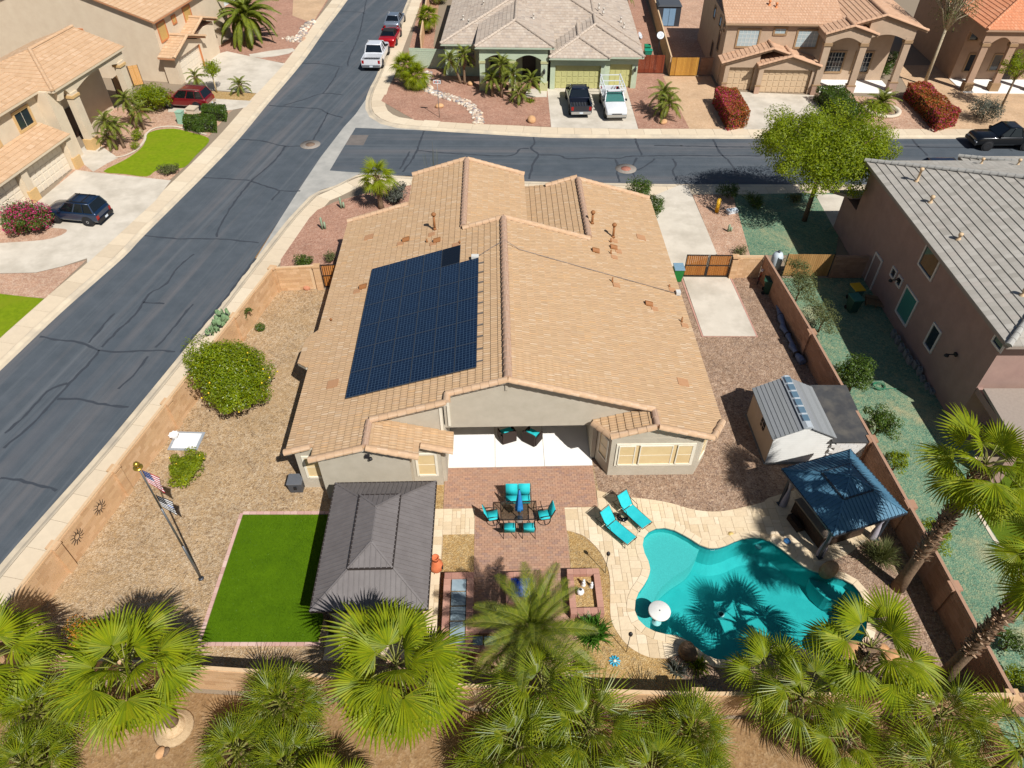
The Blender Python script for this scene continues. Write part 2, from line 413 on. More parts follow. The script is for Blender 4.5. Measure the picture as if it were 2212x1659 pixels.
def offs(line, d):
    out = []
    for i, p in enumerate(line):
        a = Vector(line[max(i - 1, 0)]); b = Vector(line[min(i + 1, len(line) - 1)]); t = (b - a).normalized()
        out.append((p[0] - t.y * d, p[1] + t.x * d))
    return out
def resample(line, step):
    out = [line[0]]; acc = 0.0
    for a, b in zip(line, line[1:]):
        a = Vector(a); b = Vector(b); L = (b - a).length; t = step - acc
        while t <= L:
            out.append(tuple(a + (b - a) * t / L)); t += step
        acc = L - (t - step)
    return out
def kerb_and_walk(line, side, nm, wide=1.3, walk=True, label='concrete'):
    """rolled kerb along an asphalt edge and the pavement slabs behind it; side=+1: lot lies to the left"""
    fine = resample(smooth_curve(line, 6, False), 0.9)
    prof = [(0.0, -0.1), (0.28, -0.094), (0.42, -0.03), (0.5, -0.004), (0.56, 0.0)]
    k = MB(); k.sm = True
    rows = [[(*p, z) for p in offs(fine, side * d)] for d, z in prof]
    for r0, r1 in zip(rows, rows[1:]):
        for i in range(len(fine) - 1):
            k.poly([r0[i], r0[i + 1], r1[i + 1], r1[i]] if side > 0 else [r0[i + 1], r0[i], r1[i], r1[i + 1]])
    o = k.build('kerb', M_kerb, kind='structure'); o['label'] = 'rolled concrete kerb ' + label
    if walk:
        pv = MB(); base = resample(fine, 1.52)
        a = offs(base, side * 0.57); b = offs(base, side * (0.57 + wide)); z = 0.0
        root = bpy.data.objects.new('pavement', None); col.objects.link(root); root['kind'] = 'structure'; root['label'] = 'concrete pavement ' + label
        for i in range(len(base) - 1):
            q = [a[i], a[i + 1], b[i + 1], b[i]] if side > 0 else [a[i + 1], a[i], b[i], b[i + 1]]
            c = (sum(p[0] for p in q) / 4, sum(p[1] for p in q) / 4)
            g = [(c[0] + (p[0] - c[0]) * 0.988, c[1] + (p[1] - c[1]) * 0.988) for p in q]
            m = MB(); m.prism(ccw([(p[0] - c[0], p[1] - c[1]) for p in g]), -0.05, 0.0)
            m.build('slab', M_walk, root, loc=(c[0], c[1], random.uniform(-0.003, 0.003)))
    return offs(fine, side * 0.56)
FAR = 120
eW = kerb_and_walk(LINE_W, -1, 'w', label='along the left side of the main street')
eE = kerb_and_walk(LINE_E1 + LINE_N, 1, 'n', label='around the corner lot of the green house')
eS = kerb_and_walk(LINE_S, 1, 's', label='around the corner lot of the tan roofed house')
lot_w = sheet('west_lots', [(-160, 150), (-160, -40)] + eW[::-1], -0.014, M_joint)
lot_n = sheet('north_lots', eE + [(220, eE[-1][1]), (220, 150)], -0.014, M_joint)

# ---- pool outline, at the water line
POOL = smooth_curve([(5.04, 14.77), (5.2, 15.34), (5.58, 15.85), (5.88, 16.37), (5.94, 16.83), (5.81, 17.3), (5.76, 17.73), (5.87, 18.18), (6.22, 18.58), (6.74, 18.75), (7.29, 18.63), (7.74, 18.33)] + [(7.95, 18.18), (8.31, 17.85), (8.82, 17.65), (9.4, 17.77), (10.02, 18.06), (10.61, 18.22), (11.23, 18.18), (11.65, 17.89), (12.07, 17.41), (12.47, 16.9), (12.96, 16.52), (13.62, 16.28), (14.16, 16.11), (14.47, 15.85), (14.66, 15.27), (14.58, 14.49), (14.23, 13.68), (13.68, 13.03), (13.07, 12.68), (12.56, 12.62), (12.11, 12.75), (11.56, 12.95), (11.12, 13.12), (10.58, 13.17), (10.12, 13.1), (9.57, 12.84), (9.03, 12.62), (8.39, 12.53), (7.92, 12.57), (7.53, 12.78), (7.22, 13.1), (6.73, 13.49)] + [(6.21, 13.58), (5.61, 13.76), (5.22, 14.08), (5.06, 14.42)], 3)
POOL = ccw(POOL)
COPE = offset_curve(POOL, 0.34)
ground = sheet('ground', [(-400, -150), (400, -150), (400, 600), (-400, 600)], -0.16, M_dirt, holes=[POOL])
lot_s = sheet('south_lots', eS + [(-60, -40), (220, -40), (220, eS[0][1])], -0.014, M_joint, holes=[POOL])

# ------------------------------------------------------------------ the corner lot: yard sheets
HA = R_(1.32); HC, HS = math.cos(HA), math.sin(HA)
def W(x, y): return (x * HC - y * HS, x * HS + y * HC)          # house axes -> world metres
def WL(pts): return [W(*p) for p in pts]
WALL_L = [(-14.86, 36.75), (-19.98, 12.22)]
WALL_B = [(-19.98, 12.22), (-11.9, 11.53), (-1.1, 10.8), (6.0, 10.55), (17.72, 10.5)]
WALL_R = [(16.1, 38.15), (16.7, 30.6), (17.14, 22.6), (17.5, 16.0), (17.72, 10.5)]
yard = sheet('gravel_yard', [(-14.86, 36.75), (-9, 37), (10, 38.2)] + WALL_R + WALL_B[::-1][1:], 0.004, M_gtan, holes=[offset_curve(POOL, 0.05)])
yard['label'] = 'tan gravel covering the walled back yard'
side = sheet('gravel_side_yard', WL([(4.46, 23), (10.1, 23)]) + [(9.0, 38.2)] + WALL_R + [(9, 10.55), (4.2, 10.7), (4.0, 13.5), (2.6, 14), (2.6, 19.8), (4.2, 19.9)], 0.008, M_gbrown, holes=[offset_curve(POOL, 0.06)])
side['label'] = 'brown gravel on the right side of the house and behind the pool'
bed = sheet('gravel_bed', [(2.47, 18.58), (2.65, 18.53), (3.18, 18.31), (3.6, 17.87), (3.92, 17.35), (4.14, 16.65), (4.17, 15.98), (4.07, 15.12)] + [(4.03, 14.3), (4.27, 13.63), (4.7, 13.05), (5.39, 12.67), (6.11, 12.6)] + [(7.2, 10.6), (2.55, 10.7), (2.55, 18.4)], 0.012, M_ggold)
bed['label'] = 'golden gravel bed between the brick patio and the pool deck'
bed2 = sheet('gravel_bed', WL([(-2.66, 12.6), (-1.26, 12.6), (-1.26, 18.42), (-2.66, 18.42)]), 0.012, M_ggold); bed2['label'] = 'golden gravel square beside the brown gazebo'
bed3 = sheet('gravel_bed', WL([(-3.4, 19.86), (-2.75, 19.86), (-2.75, 21.25), (-3.4, 21.25)]), 0.012, M_ggold); bed3['label'] = 'small golden gravel strip beside the wall under the window'
front = sheet('gravel_front_yard', [(-12.65, 48.28), (-13.3, 47.82), (-14.35, 46.69), (-14.7, 45.59), (-15.53, 40.24)] + [(-14.9, 36.9), (-9.4, 37.2), (-9.3, 45), W(-5.2, 45.6)] + [(-7.79, 50.43), (-9.31, 50.07), (-10.77, 49.34)], 0.006, M_gred)
front['label'] = 'red gravel front corner with cacti'
# right of the house: driveway to the gate, concrete pad, next door's strip
sheet('driveway', [(12.96, 50.43), (13.62, 50.43), (13.93, 40.91)] + [W(10.6, 38.2), W(10.6, 47.6)], 0.008, M_drive)['label'] = 'concrete drive leading to the side gate'
sheet('gravel_strip', [(13.72, 48.99), (16.79, 48.99), (16.11, 40.76), (13.9, 40.76)], 0.010, M_gpink)['label'] = 'reddish gravel strip with a yellow bollard'
sheet('concrete_pad', [(11.13, 38.19), (14.14, 38.16), (14.41, 32.22), (11.29, 32.24)], 0.03, M_drive, thick=0.05)['label'] = 'concrete pad inside the side gate'
bp = MB()
strip(bp, [(14.21, 38.16), (14.45, 32.13), (11.23, 32.16), (11.01, 38.19)], 0.1, 0.034); bp.build('pad_border', plain('pink_border', srgb(186, 140, 124), 0.9), kind='structure')
# next door on the right
sheet('green_gravel_yard', [(16.79, 48.99), (23.02, 49.22), (25.39, 49.22), (21.9, 40.76), (16.11, 40.76)] , 0.006, M_green)['label'] = 'green dyed gravel in front of the grey roofed house'
sheet('driveway', [(23.06, 48.99), (28.15, 48.99), (25.64, 42.3), (22.9, 44.32)], 0.012, M_drive)['label'] = 'short concrete drive beside the grey roofed house'
sheet('green_gravel_yard', [(16.2, 38.1), (22.9, 38.1), (23.3, 8), (17.8, 8), (17.8, 10.5), (17.55, 16), (17.2, 22.6), (16.75, 30.6)], 0.006, M_green)['label'] = 'green dyed gravel side yard beyond the block wall'
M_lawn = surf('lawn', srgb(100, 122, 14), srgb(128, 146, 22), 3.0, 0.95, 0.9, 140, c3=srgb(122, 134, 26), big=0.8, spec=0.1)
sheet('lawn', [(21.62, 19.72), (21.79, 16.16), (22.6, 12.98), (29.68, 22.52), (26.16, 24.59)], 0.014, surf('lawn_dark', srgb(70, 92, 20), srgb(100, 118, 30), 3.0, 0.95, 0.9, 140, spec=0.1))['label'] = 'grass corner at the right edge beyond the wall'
eb = MB(); strip(eb, [(21.54, 22.13), (21.51, 19.72), (21.55, 18.11), (21.8, 17.23), (21.95, 14.86)], 0.16, 0.03); eb.build('lawn_edging', M_conc, kind='structure')
# outside the back wall
sheet('common_ground', [(-30, -4), (30, -4), (30, 10.3), (6, 10.35), (-1.1, 10.6), (-12, 11.3), (-21.5, 12.1), (-24, 6)], 0.004, M_dirt)['label'] = 'bare brown dirt behind the back wall'

# artificial turf with its pink paver border
M_turf = surf('artificial_turf', srgb(70, 100, 6), srgb(84, 114, 8), 1.2, 0.95, 0.9, 160, c3=srgb(78, 108, 8), big=0.5, spec=0.1)
TURF = [(-12.36, 13.3), (-7.7, 13.3), (-7.7, 19.44), (-12.38, 19.44)]
sheet('artificial_turf', TURF, 0.03, M_turf, thick=0.03)['label'] = 'rectangle of artificial turf beside the brown gazebo'
turf_grass = MB(); rnd = random.Random(3)
for i in range(26000):
    x = rnd.uniform(-12.34, -7.72); y = rnd.uniform(13.32, 19.42); a = rnd.uniform(0, 6.28); h = rnd.uniform(0.02, 0.045); w = 0.012
    turf_grass.poly([(x - w * math.cos(a), y - w * math.sin(a), 0.03), (x + w * math.cos(a), y + w * math.sin(a), 0.03), (x + rnd.uniform(-.02, .02), y + rnd.uniform(-.02, .02), 0.03 + h)])
tg = turf_grass.build('turf_blades', leaf('turf_blade', [srgb(58, 90, 6), srgb(86, 118, 10), srgb(72, 104, 8)], 0.2), kind='stuff')
tag(tg, 'short green artificial grass blades on the turf rectangle', 'turf')
M_pink = pieces_mat('pink_paver', [srgb(188, 150, 138), srgb(198, 164, 152), srgb(182, 144, 132), srgb(206, 176, 164)], 0.9)
pb = thing('turf_border', 'pink paver border around the artificial turf', 'border', (-10, 16.3, 0))
me = MB().box(-0.15, -0.075, 0, 0.15, 0.075, 0.05).mesh('paver', M_pink)
def border_run(a, b):
    L = math.dist(a, b); n = int(L / 0.31); ang = math.atan2(b[1] - a[1], b[0] - a[0])
    for i in range(n):
        t = (i + 0.5) / n
        obj('paver', me, pb, (a[0] + (b[0] - a[0]) * t + 10, a[1] + (b[1] - a[1]) * t - 16.3, 0.0), (0, 0, ang))
border_run((-12.45, 13.2), (-12.46, 19.52)); border_run((-12.4, 19.53), (-7.7, 19.55)); border_run((-12.4, 13.21), (-7.6, 13.21))

# ------------------------------------------------------------------ paving made of single pieces
def lay(root, name, polys, mat, z0, z1, keep=300, far=lambda c: c[1]):
    """every polygon a piece; the nearest ones are objects, the rest one joined part"""
    polys = sorted([p for p in polys if len(p) > 2 and area(p) > 0.003], key=lambda p: far((sum(q[0] for q in p) / len(p), sum(q[1] for q in p) / len(p))))
    off = root.location
    rest = MB()
    for i, p in enumerate(polys):
        p = ccw(p); zz = z1 + random.uniform(-0.002, 0.002)
        if i < keep:
            c = (sum(q[0] for q in p) / len(p), sum(q[1] for q in p) / len(p))
            m = MB(); m.prism([(q[0] - c[0], q[1] - c[1]) for q in p], z0, zz)
            m.build(name, mat, root, loc=(c[0] - off[0], c[1] - off[1], 0))
        else: rest.prism([(q[0] - off[0], q[1] - off[1]) for q in p], z0, zz)
    if rest.v: rest.build(name + 's', mat, root, kind='stuff')

def mosaic(poly, frame=(0, 0, 0), cell=0.2, gap=0.006, sizes=((3, 2), (2, 2), (2, 3), (2, 1), (1, 2), (3, 3), (1, 1)), seed=1):
    """random ashlar pattern clipped to a plan polygon; frame = (x, y, angle) of the pattern"""
    rnd = random.Random(seed); ca, sa = math.cos(frame[2]), math.sin(frame[2])
    loc = [((p[0] - frame[0]) * ca + (p[1] - frame[1]) * sa, -(p[0] - frame[0]) * sa + (p[1] - frame[1]) * ca) for p in poly]
    x0 = min(p[0] for p in loc); y0 = min(p[1] for p in loc); nx = int((max(p[0] for p in loc) - x0) / cell) + 2; ny = int((max(p[1] for p in loc) - y0) / cell) + 2
    used = [[False] * ny for _ in range(nx)]; out = []
    for j in range(ny):
        for i in range(nx):
            if used[i][j]: continue
            opts = list(sizes[:-1]); rnd.shuffle(opts); opts.append(sizes[-1])
            for w, h in opts:
                if i + w <= nx and j + h <= ny and not any(used[a][b] for a in range(i, i + w) for b in range(j, j + h)): break
            for a in range(i, i + w):
                for b in range(j, j + h): used[a][b] = True
            P = clip_rect(loc, x0 + i * cell + gap, y0 + j * cell + gap, x0 + (i + w) * cell - gap, y0 + (j + h) * cell - gap)
            if len(P) > 2 and area(P) > 0.004:
                out.append([(frame[0] + p[0] * ca - p[1] * sa, frame[1] + p[0] * sa + p[1] * ca) for p in P])
    return out
def bond(poly, frame, w, h, gap=0.005):
    ca, sa = math.cos(frame[2]), math.sin(frame[2]); out = []
    loc = [((p[0] - frame[0]) * ca + (p[1] - frame[1]) * sa, -(p[0] - frame[0]) * sa + (p[1] - frame[1]) * ca) for p in poly]
    x0 = min(p[0] for p in loc); x1 = max(p[0] for p in loc); y0 = min(p[1] for p in loc); y1 = max(p[1] for p in loc)
    for j in range(int((y1 - y0) / h) + 1):
        for i in range(-1, int((x1 - x0) / w) + 1):
            xa = x0 + i * w + (w / 2 if j % 2 else 0); ya = y0 + j * h
            P = clip_rect(loc, xa + gap, ya + gap, xa + w - gap, ya + h - gap)
            if len(P) > 2: out.append([(frame[0] + p[0] * ca - p[1] * sa, frame[1] + p[0] * sa + p[1] * ca) for p in P])
    return out
M_trav = pieces_mat('travertine', [srgb(204, 182, 150), srgb(214, 194, 164), srgb(209, 188, 156), srgb(220, 202, 174), srgb(198, 174, 140), srgb(214, 194, 162)], 0.8, 9.0, 0.15, 0.1)
M_brickp = pieces_mat('brick_paver', [srgb(166, 128, 104), srgb(174, 136, 112), srgb(170, 132, 108), srgb(160, 126, 106), srgb(176, 140, 116), srgb(150, 120, 106), srgb(172, 130, 104)], 0.9, 9.0, 0.2, 0.1)
M_mort = plain('paver_joint', srgb(150, 118, 92), 0.95)
M_mort2 = plain('travertine_joint', srgb(186, 162, 128), 0.95)
PAT = WL([(-1.26, 12.4), (2.9, 12.4), (2.9, 19.8), (4.45, 19.8), (4.45, 22.26), (-2.73, 22.26), (-2.73, 19.84), (-1.26, 19.84)])
patio = thing('brick_patio', 'red brick paver patio behind the white slab', 'patio', (*W(1, 20), 0)); patio['kind'] = 'structure'
sheet('patio_base', [(p[0] - patio.location.x, p[1] - patio.location.y) for p in PAT], 0.014, M_mort, parent=patio)
lay(patio, 'brick', bond(PAT, (0, 0, HA), 0.24, 0.12), M_brickp, 0.016, 0.032, keep=0)
for ch in patio.children:
    if ch.name.startswith('bricks'): ch['kind'] = 'stuff'
slab = MB()
for x0, x1 in ((-2.7, -0.32), (-0.3, 2.1), (2.12, 4.46)): slab.prism([(x0, 22.28), (x1, 22.28), (x1, 26.2), (x0, 26.2)], 0.0, 0.05)
T1 = WL([(-7.1, 12.7), (-2.68, 12.7), (-2.68, 18.42), (-1.27, 18.42), (-1.27, 19.83), (-7.1, 19.83)])
deck1 = thing('travertine_walk', 'pale travertine floor under and beside the brown gazebo', 'paving', (*W(-5, 16), 0)); deck1['kind'] = 'structure'
sheet('paving_base', [(p[0] - deck1.location.x, p[1] - deck1.location.y) for p in T1], 0.016, M_mort2, parent=deck1)
lay(deck1, 'travertine_tile', mosaic(T1, (0, 0, HA), 0.2, seed=4), M_trav, 0.018, 0.034, keep=300, far=lambda c: -c[0])
def near_i(P, q): return min(range(len(P)), key=lambda i: (P[i][0] - q[0]) ** 2 + (P[i][1] - q[1]) ** 2)
COPE_IN = offset_curve(POOL, 0.3)
iA = near_i(COPE_IN, (13.51, 16.46)); iB = near_i(COPE_IN, (6.97, 12.79)); iL = near_i(COPE_IN, (5.02, 14.72))
def ring_path(a, b, via, n):
    f = [(a + k) % n for k in range((b - a) % n + 1)]
    return f if via in f else [(a - k) % n for k in range((a - b) % n + 1)]
T2 = [(2.47, 18.58), (2.43, 19.83), (3.99, 19.86), (4.01, 20.84)] + smooth_curve([(5.21, 20.46), (6.49, 20.3), (7.44, 20.08), (8.45, 19.71), (9.5, 19.61), (10.62, 19.82), (11.73, 20.14)], 4, False) + [(12.01, 20.37), (13.58, 20.92), (16.17, 21.82), (16.7, 18.66), (14.75, 17.33), (13.73, 16.94)] + [COPE_IN[i] for i in ring_path(iA, iB, iL, len(COPE_IN))] + smooth_curve([(6.11, 12.64), (5.39, 12.67), (4.7, 13.05), (4.27, 13.63), (4.04, 14.3), (4.1, 15.28)] + [(4.17, 15.98), (4.14, 16.65), (3.92, 17.35), (3.6, 17.87), (3.18, 18.31), (2.65, 18.53)], 4, False)
deck2 = thing('pool_deck', 'pale travertine deck curving around the pool', 'paving', (6.2, 18.2, 0)); deck2['kind'] = 'structure'
sheet('paving_base', [(p[0] - 6.2, p[1] - 18.2) for p in T2], 0.016, M_mort2, parent=deck2)
lay(deck2, 'travertine_tile', mosaic(T2, (0, 0, HA), 0.2, seed=9), M_trav, 0.018, 0.036, keep=300)

# ------------------------------------------------------------------ swimming pool
def pool_plaster():
    m, nt, N, Lk, b = _new('pool_plaster')
    tc = N.new('ShaderNodeTexCoord').outputs['Object']
    f = noise(N, Lk, tc, 1.1, 5); Lk.new(ramp(N, Lk, f, [(0.3, srgb(50, 172, 172)), (0.7, srgb(64, 188, 186))]), b.inputs['Base Color'])
    b.inputs['Roughness'].default_value = 0.8; return m
def water_mat():
    m, nt, N, Lk, b = _new('pool_water')
    N.remove(b)
    tr = N.new('ShaderNodeBsdfTransparent'); tr.inputs[0].default_value = (0.62, 0.90, 0.90, 1)
    gl = N.new('ShaderNodeBsdfGlossy'); gl.inputs['Roughness'].default_value = 0.03
    fr = N.new('ShaderNodeFresnel'); fr.inputs['IOR'].default_value = 1.33
    tc = N.new('ShaderNodeTexCoord').outputs['Object']
    bp_ = N.new('ShaderNodeBump'); bp_.inputs['Strength'].default_value = 0.22; bp_.inputs['Distance'].default_value = 0.05
    Lk.new(noise(N, Lk, tc, 3.4, 3, 0.5, 0.6), bp_.inputs['Height'])
    for n in (gl, fr): Lk.new(bp_.outputs[0], n.inputs['Normal'])
    mx = N.new('ShaderNodeMixShader'); Lk.new(fr.outputs[0], mx.inputs[0]); Lk.new(tr.outputs[0], mx.inputs[1]); Lk.new(gl.outputs[0], mx.inputs[2])
    Lk.new(mx.outputs[0], N['Material Output'].inputs[0]); return m
pc = (9.3, 14.6)
pool = thing('swimming_pool', 'freeform swimming pool with teal water and stone coping', 'pool', (*pc, 0))
pool['_off'] = (pc[0], pc[1], 0)
SHELF = smooth_curve([(7.74, 18.33), (7.29, 18.63), (6.74, 18.75), (6.22, 18.58), (5.87, 18.18), (5.76, 17.73), (5.81, 17.3), (5.94, 16.83), (5.88, 16.37), (5.58, 15.85), (5.2, 15.34), (5.04, 14.77), (5.06, 14.42), (5.22, 14.08), (5.56, 13.82)] + [(5.82, 14.85), (6.21, 15.71), (6.92, 16.38)] + [(7.34, 16.65), (7.81, 17), (8.27, 17.63), (8.42, 18.1)] + [(7.95, 18.18)], 3)
SHELF = ccw(SHELF)
M_pl = pool_plaster(); shell = MB()
inner = offset_curve(POOL, -0.5)
n = len(POOL)
rows = [[(*p, 0.0) for p in POOL], [(*p, -0.45) for p in offset_curve(POOL, -0.02)], [(*p, -1.15) for p in offset_curve(POOL, -0.12)], [(*p, -1.45) for p in inner]]
shell.sm = True
for r0, r1 in zip(rows, rows[1:]):
    for i in range(n): shell.poly([r0[i], r1[i], r1[(i + 1) % n], r0[(i + 1) % n]][::-1])
for t in tess(inner): shell.poly([(*inner[i], -1.45) for i in t])
shell.build('basin', M_pl, pool)
sh = MB(); sh.prism([p for p in SHELF], -1.4, -0.34); sh.build('tanning_shelf', pieces_mat('pool_shelf', [srgb(104, 196, 192), srgb(112, 202, 198)], 0.8), pool)
BEN = ccw([(13.15, 16.77), (13.82, 16.52), (14.37, 16.34), (14.69, 16.08), (14.28, 15.86), (13.77, 15.35), (13.32, 15.56), (12.97, 16.16), (12.95, 16.53)])
MB().prism(smooth_curve(BEN, 3), -1.4, -0.5).build('bench_step', M_pl, pool)
wt = MB()
wo = offset_curve(POOL, 0.01)
for t in tess(wo): wt.poly([(*wo[i], -0.1) for i in t])
wt.build('water', water_mat(), pool)
lin = MB(); _lp = offset_curve(POOL, -0.006)
for i in range(n):
    a, b = _lp[i], _lp[(i + 1) % n]
    lin.poly([(*a, -0.18), (*b, -0.18), (*b, 0.0), (*a, 0.0)][::-1])
lin.build('waterline_tile', plain('waterline_tile', srgb(60, 110, 120), 0.3), pool)
per = resample(POOL + [POOL[0]], 0.42); pin = [p for p in per]
po = offset_curve(per, 0.32); pi_ = offset_curve(per, -0.03)
for i in range(len(per)):
    j = (i + 1) % len(per); q = [pi_[i], po[i], po[j], pi_[j]]; c = (sum(p[0] for p in q) / 4, sum(p[1] for p in q) / 4)
    m = MB(); m.prism(ccw([((p[0] - c[0]) * 0.97, (p[1] - c[1]) * 0.97) for p in q]), 0.0, 0.055)
    m.build('coping_stone', M_trav, pool, off=(0, 0, 0), loc=(c[0] - pc[0], c[1] - pc[1], 0))
ring = MB(); o1 = offset_curve(POOL, 0.3); o0 = offset_curve(POOL, -0.02)
for i in range(n):
    j = (i + 1) % n; ring.poly([(*o0[i], 0.022), (*o1[i], 0.022), (*o1[j], 0.022), (*o0[j], 0.022)])
ring.build('coping_bed', M_mort2, pool)
dr = MB(); dr.lathe([(0.001, 0.0), (0.1, 0.0), (0.1, 0.03), (0.001, 0.03)], 14, (*(9.03, 15.28), -1.44)); dr.build('drain', plain('drain_dark', srgb(30, 30, 34)), pool)
rr = MB(); rr.lathe([(0.1, 0.02), (0.15, 0.02), (0.15, 0.0)], 14, (*(9.03, 15.28), -1.445)); rr.build('drain_ring', plain('drain_white', srgb(220, 220, 220)), pool)
sk = MB(); sk.lathe([(0.001, 0.03), (0.13, 0.03), (0.15, 0.02), (0.15, 0.0)], 16, (*(11.1, 18.05), -0.5)); sk.build('jet_fitting', plain('fitting_grey', srgb(140, 190, 190)), pool)

# ------------------------------------------------------------------ block walls
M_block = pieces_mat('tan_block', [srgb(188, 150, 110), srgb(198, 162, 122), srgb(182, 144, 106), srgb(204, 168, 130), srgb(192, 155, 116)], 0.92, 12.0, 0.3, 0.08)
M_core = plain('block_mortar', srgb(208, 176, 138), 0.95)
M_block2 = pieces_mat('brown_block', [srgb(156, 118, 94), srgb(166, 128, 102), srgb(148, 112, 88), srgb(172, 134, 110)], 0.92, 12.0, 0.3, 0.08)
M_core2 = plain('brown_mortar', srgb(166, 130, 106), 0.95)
BLK = {}
def block_wall(name, label, line, h, mats=(None, None), pil=(), keep=300, bw=0.405, bh=0.2, t=0.15, near=(0, 0)):
    mat, core = mats[0] or M_block, mats[1] or M_core
    c = (sum(p[0] for p in line) / len(line), sum(p[1] for p in line) / len(line))
    root = thing(name, label, 'wall', (*c, 0)); root['_off'] = (c[0], c[1], 0)
    if (mat.name, bw) not in BLK: BLK[(mat.name, bw)] = (MB().box(-bw / 2 + .004, -t / 2, .004, bw / 2 - .004, t / 2, bh - .004).mesh('block', mat), MB().box(-bw / 4 + .004, -t / 2, .004, bw / 4 - .004, t / 2, bh - .004).mesh('half_block', mat))
    spots = []; cm = MB(); cap = MB()
    for a, b in zip(line, line[1:]):
        d = Vector(b) - Vector(a); L = d.length; ang = math.atan2(d.y, d.x); ux, uy = d.x / L, d.y / L
        cm.cbox(((a[0] + b[0]) / 2, (a[1] + b[1]) / 2, h / 2 - 0.03), (L, t - 0.016, h - 0.04), ang)
        nC = int(round(h / bh)) - 1; n = int(L / bw)
        for j in range(nC):
            for i in range(n + (1 if j % 2 else 0)):
                s = (i + 0.5) * bw if j % 2 == 0 else i * bw; half = 0
                if j % 2 and i == 0: half = 1; s = bw / 4
                if j % 2 and i == n: half = 1; s = n * bw - bw / 4
                spots.append((a[0] + ux * s, a[1] + uy * s, j * bh, ang, half))
        kk = max(1, int(L / 0.41))
        for i in range(kk):
            s = (i + 0.5) * L / kk; cap.cbox((a[0] + ux * s, a[1] + uy * s, (nC + 0.5) * bh - 0.045), (L / kk - 0.008, t + 0.03, bh - 0.1), ang)
    spots.sort(key=lambda s: (s[0] - near[0]) ** 2 + (s[1] - near[1]) ** 2)
    rest = MB()
    for i, (x, y, z, ang, half) in enumerate(spots):
        if i < keep: obj('block', BLK[(mat.name, bw)][half], root, (x - c[0], y - c[1], z), (0, 0, ang))
        else: rest.cbox((x, y, z + bh / 2), ((bw / 2 if half else bw) - .008, t, bh - .008), ang)
    cm.build('mortar', core, root)
    if rest.v: rest.build('blocks', mat, root, kind='stuff')
    cap.build('cap_blocks', mat, root, kind='stuff')
    for p in pil:
        m = MB()
        # pilaster turned to the run it stands in
        a, b = min(zip(line, line[1:]), key=lambda s: abs((p[0] - s[0][0]) * (s[1][1] - s[0][1]) - (p[1] - s[0][1]) * (s[1][0] - s[0][0])))
        ang = math.atan2(b[1] - a[1], b[0] - a[0])
        for j in range(int(round(h / bh)) - 1): m.cbox((p[0], p[1], (j + .5) * bh), (0.4, 0.4, bh - 0.008), ang)
        m.cbox((p[0], p[1], h - 0.11), (0.44, 0.44, 0.1), ang)
        m.build('pilaster', mat, root)
    return root
block_wall('block_wall', 'tan block wall along the left street with wall ornaments', WALL_L, 1.85, pil=[(-14.86, 36.75), (-15.85, 32.0), (-17.3, 25.05), (-18.2, 20.75), (-19.05, 16.65)])
block_wall('block_wall', 'short tan block wall beside the left side gate', [(-14.66, 36.77), (-12.35, 37.0)], 1.8, pil=[(-12.2, 37.02)])
block_wall('block_wall', 'tan block wall behind the row of palms along the bottom', WALL_B, 1.8, pil=[(-8, 11.27), (6.6, 10.55), (17.72, 10.5)])
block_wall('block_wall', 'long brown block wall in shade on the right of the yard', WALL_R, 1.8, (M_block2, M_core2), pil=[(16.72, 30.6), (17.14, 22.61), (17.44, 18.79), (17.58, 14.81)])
block_wall('block_wall', 'short tan block wall right of the side gate', [(14.3, 38.2), (16.0, 38.2)], 1.7, keep=40, pil=[(14.25, 38.2)])
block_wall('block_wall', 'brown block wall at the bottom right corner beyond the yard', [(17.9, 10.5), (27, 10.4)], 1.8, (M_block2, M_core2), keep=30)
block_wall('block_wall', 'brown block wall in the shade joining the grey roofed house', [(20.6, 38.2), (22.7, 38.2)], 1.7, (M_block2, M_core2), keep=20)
M_iron = plain('black_iron', srgb(36, 32, 30), 0.5)
M_wslat = pieces_mat('gate_slat', [srgb(186, 118, 52), srgb(200, 132, 64), srgb(176, 108, 46)], 0.8)
def iron_gate(name, label, a, b, h, leaves=1):
    d = Vector(b) - Vector(a); L = d.length; ang = math.atan2(d.y, d.x)
    r = thing(name, label, 'gate', (a[0], a[1], 0), ang)
    for k in range(leaves):
        x0 = L * k / leaves + 0.02; x1 = L * (k + 1) / leaves - 0.02
        f = MB(); f.box(x0, -.025, .08, x0 + .05, .025, h).box(x1 - .05, -.025, .08, x1, .025, h).box(x0 + .05, -.02, h - .05, x1 - .05, .02, h).box(x0 + .05, -.02, .08, x1 - .05, .02, .13).box(x0 + .05, -.02, h * .52, x1 - .05, .02, h * .52 + .04)
        f.build('gate_frame', M_iron, r)
        nb = int((x1 - x0) / 0.13)
        for i in range(1, nb):
            xx = x0 + (x1 - x0) * i / nb
            MB().box(xx - .009, -.03, .13, xx + .009, -.021, h - .05).build('bar', M_iron, r)
            MB().box(xx - .06, .024, .12, xx + .055, .04, h - .03).build('slat', M_wslat, r)
    return r
iron_gate('side_gate', 'iron gate backed with orange wood left of the tan house', (-12.0, 37.03), (-10.0, 37.2), 1.75)
iron_gate('side_gate', 'double iron gate backed with orange wood at the concrete pad', (11.1, 38.25), (14.05, 38.2), 1.7, 2)

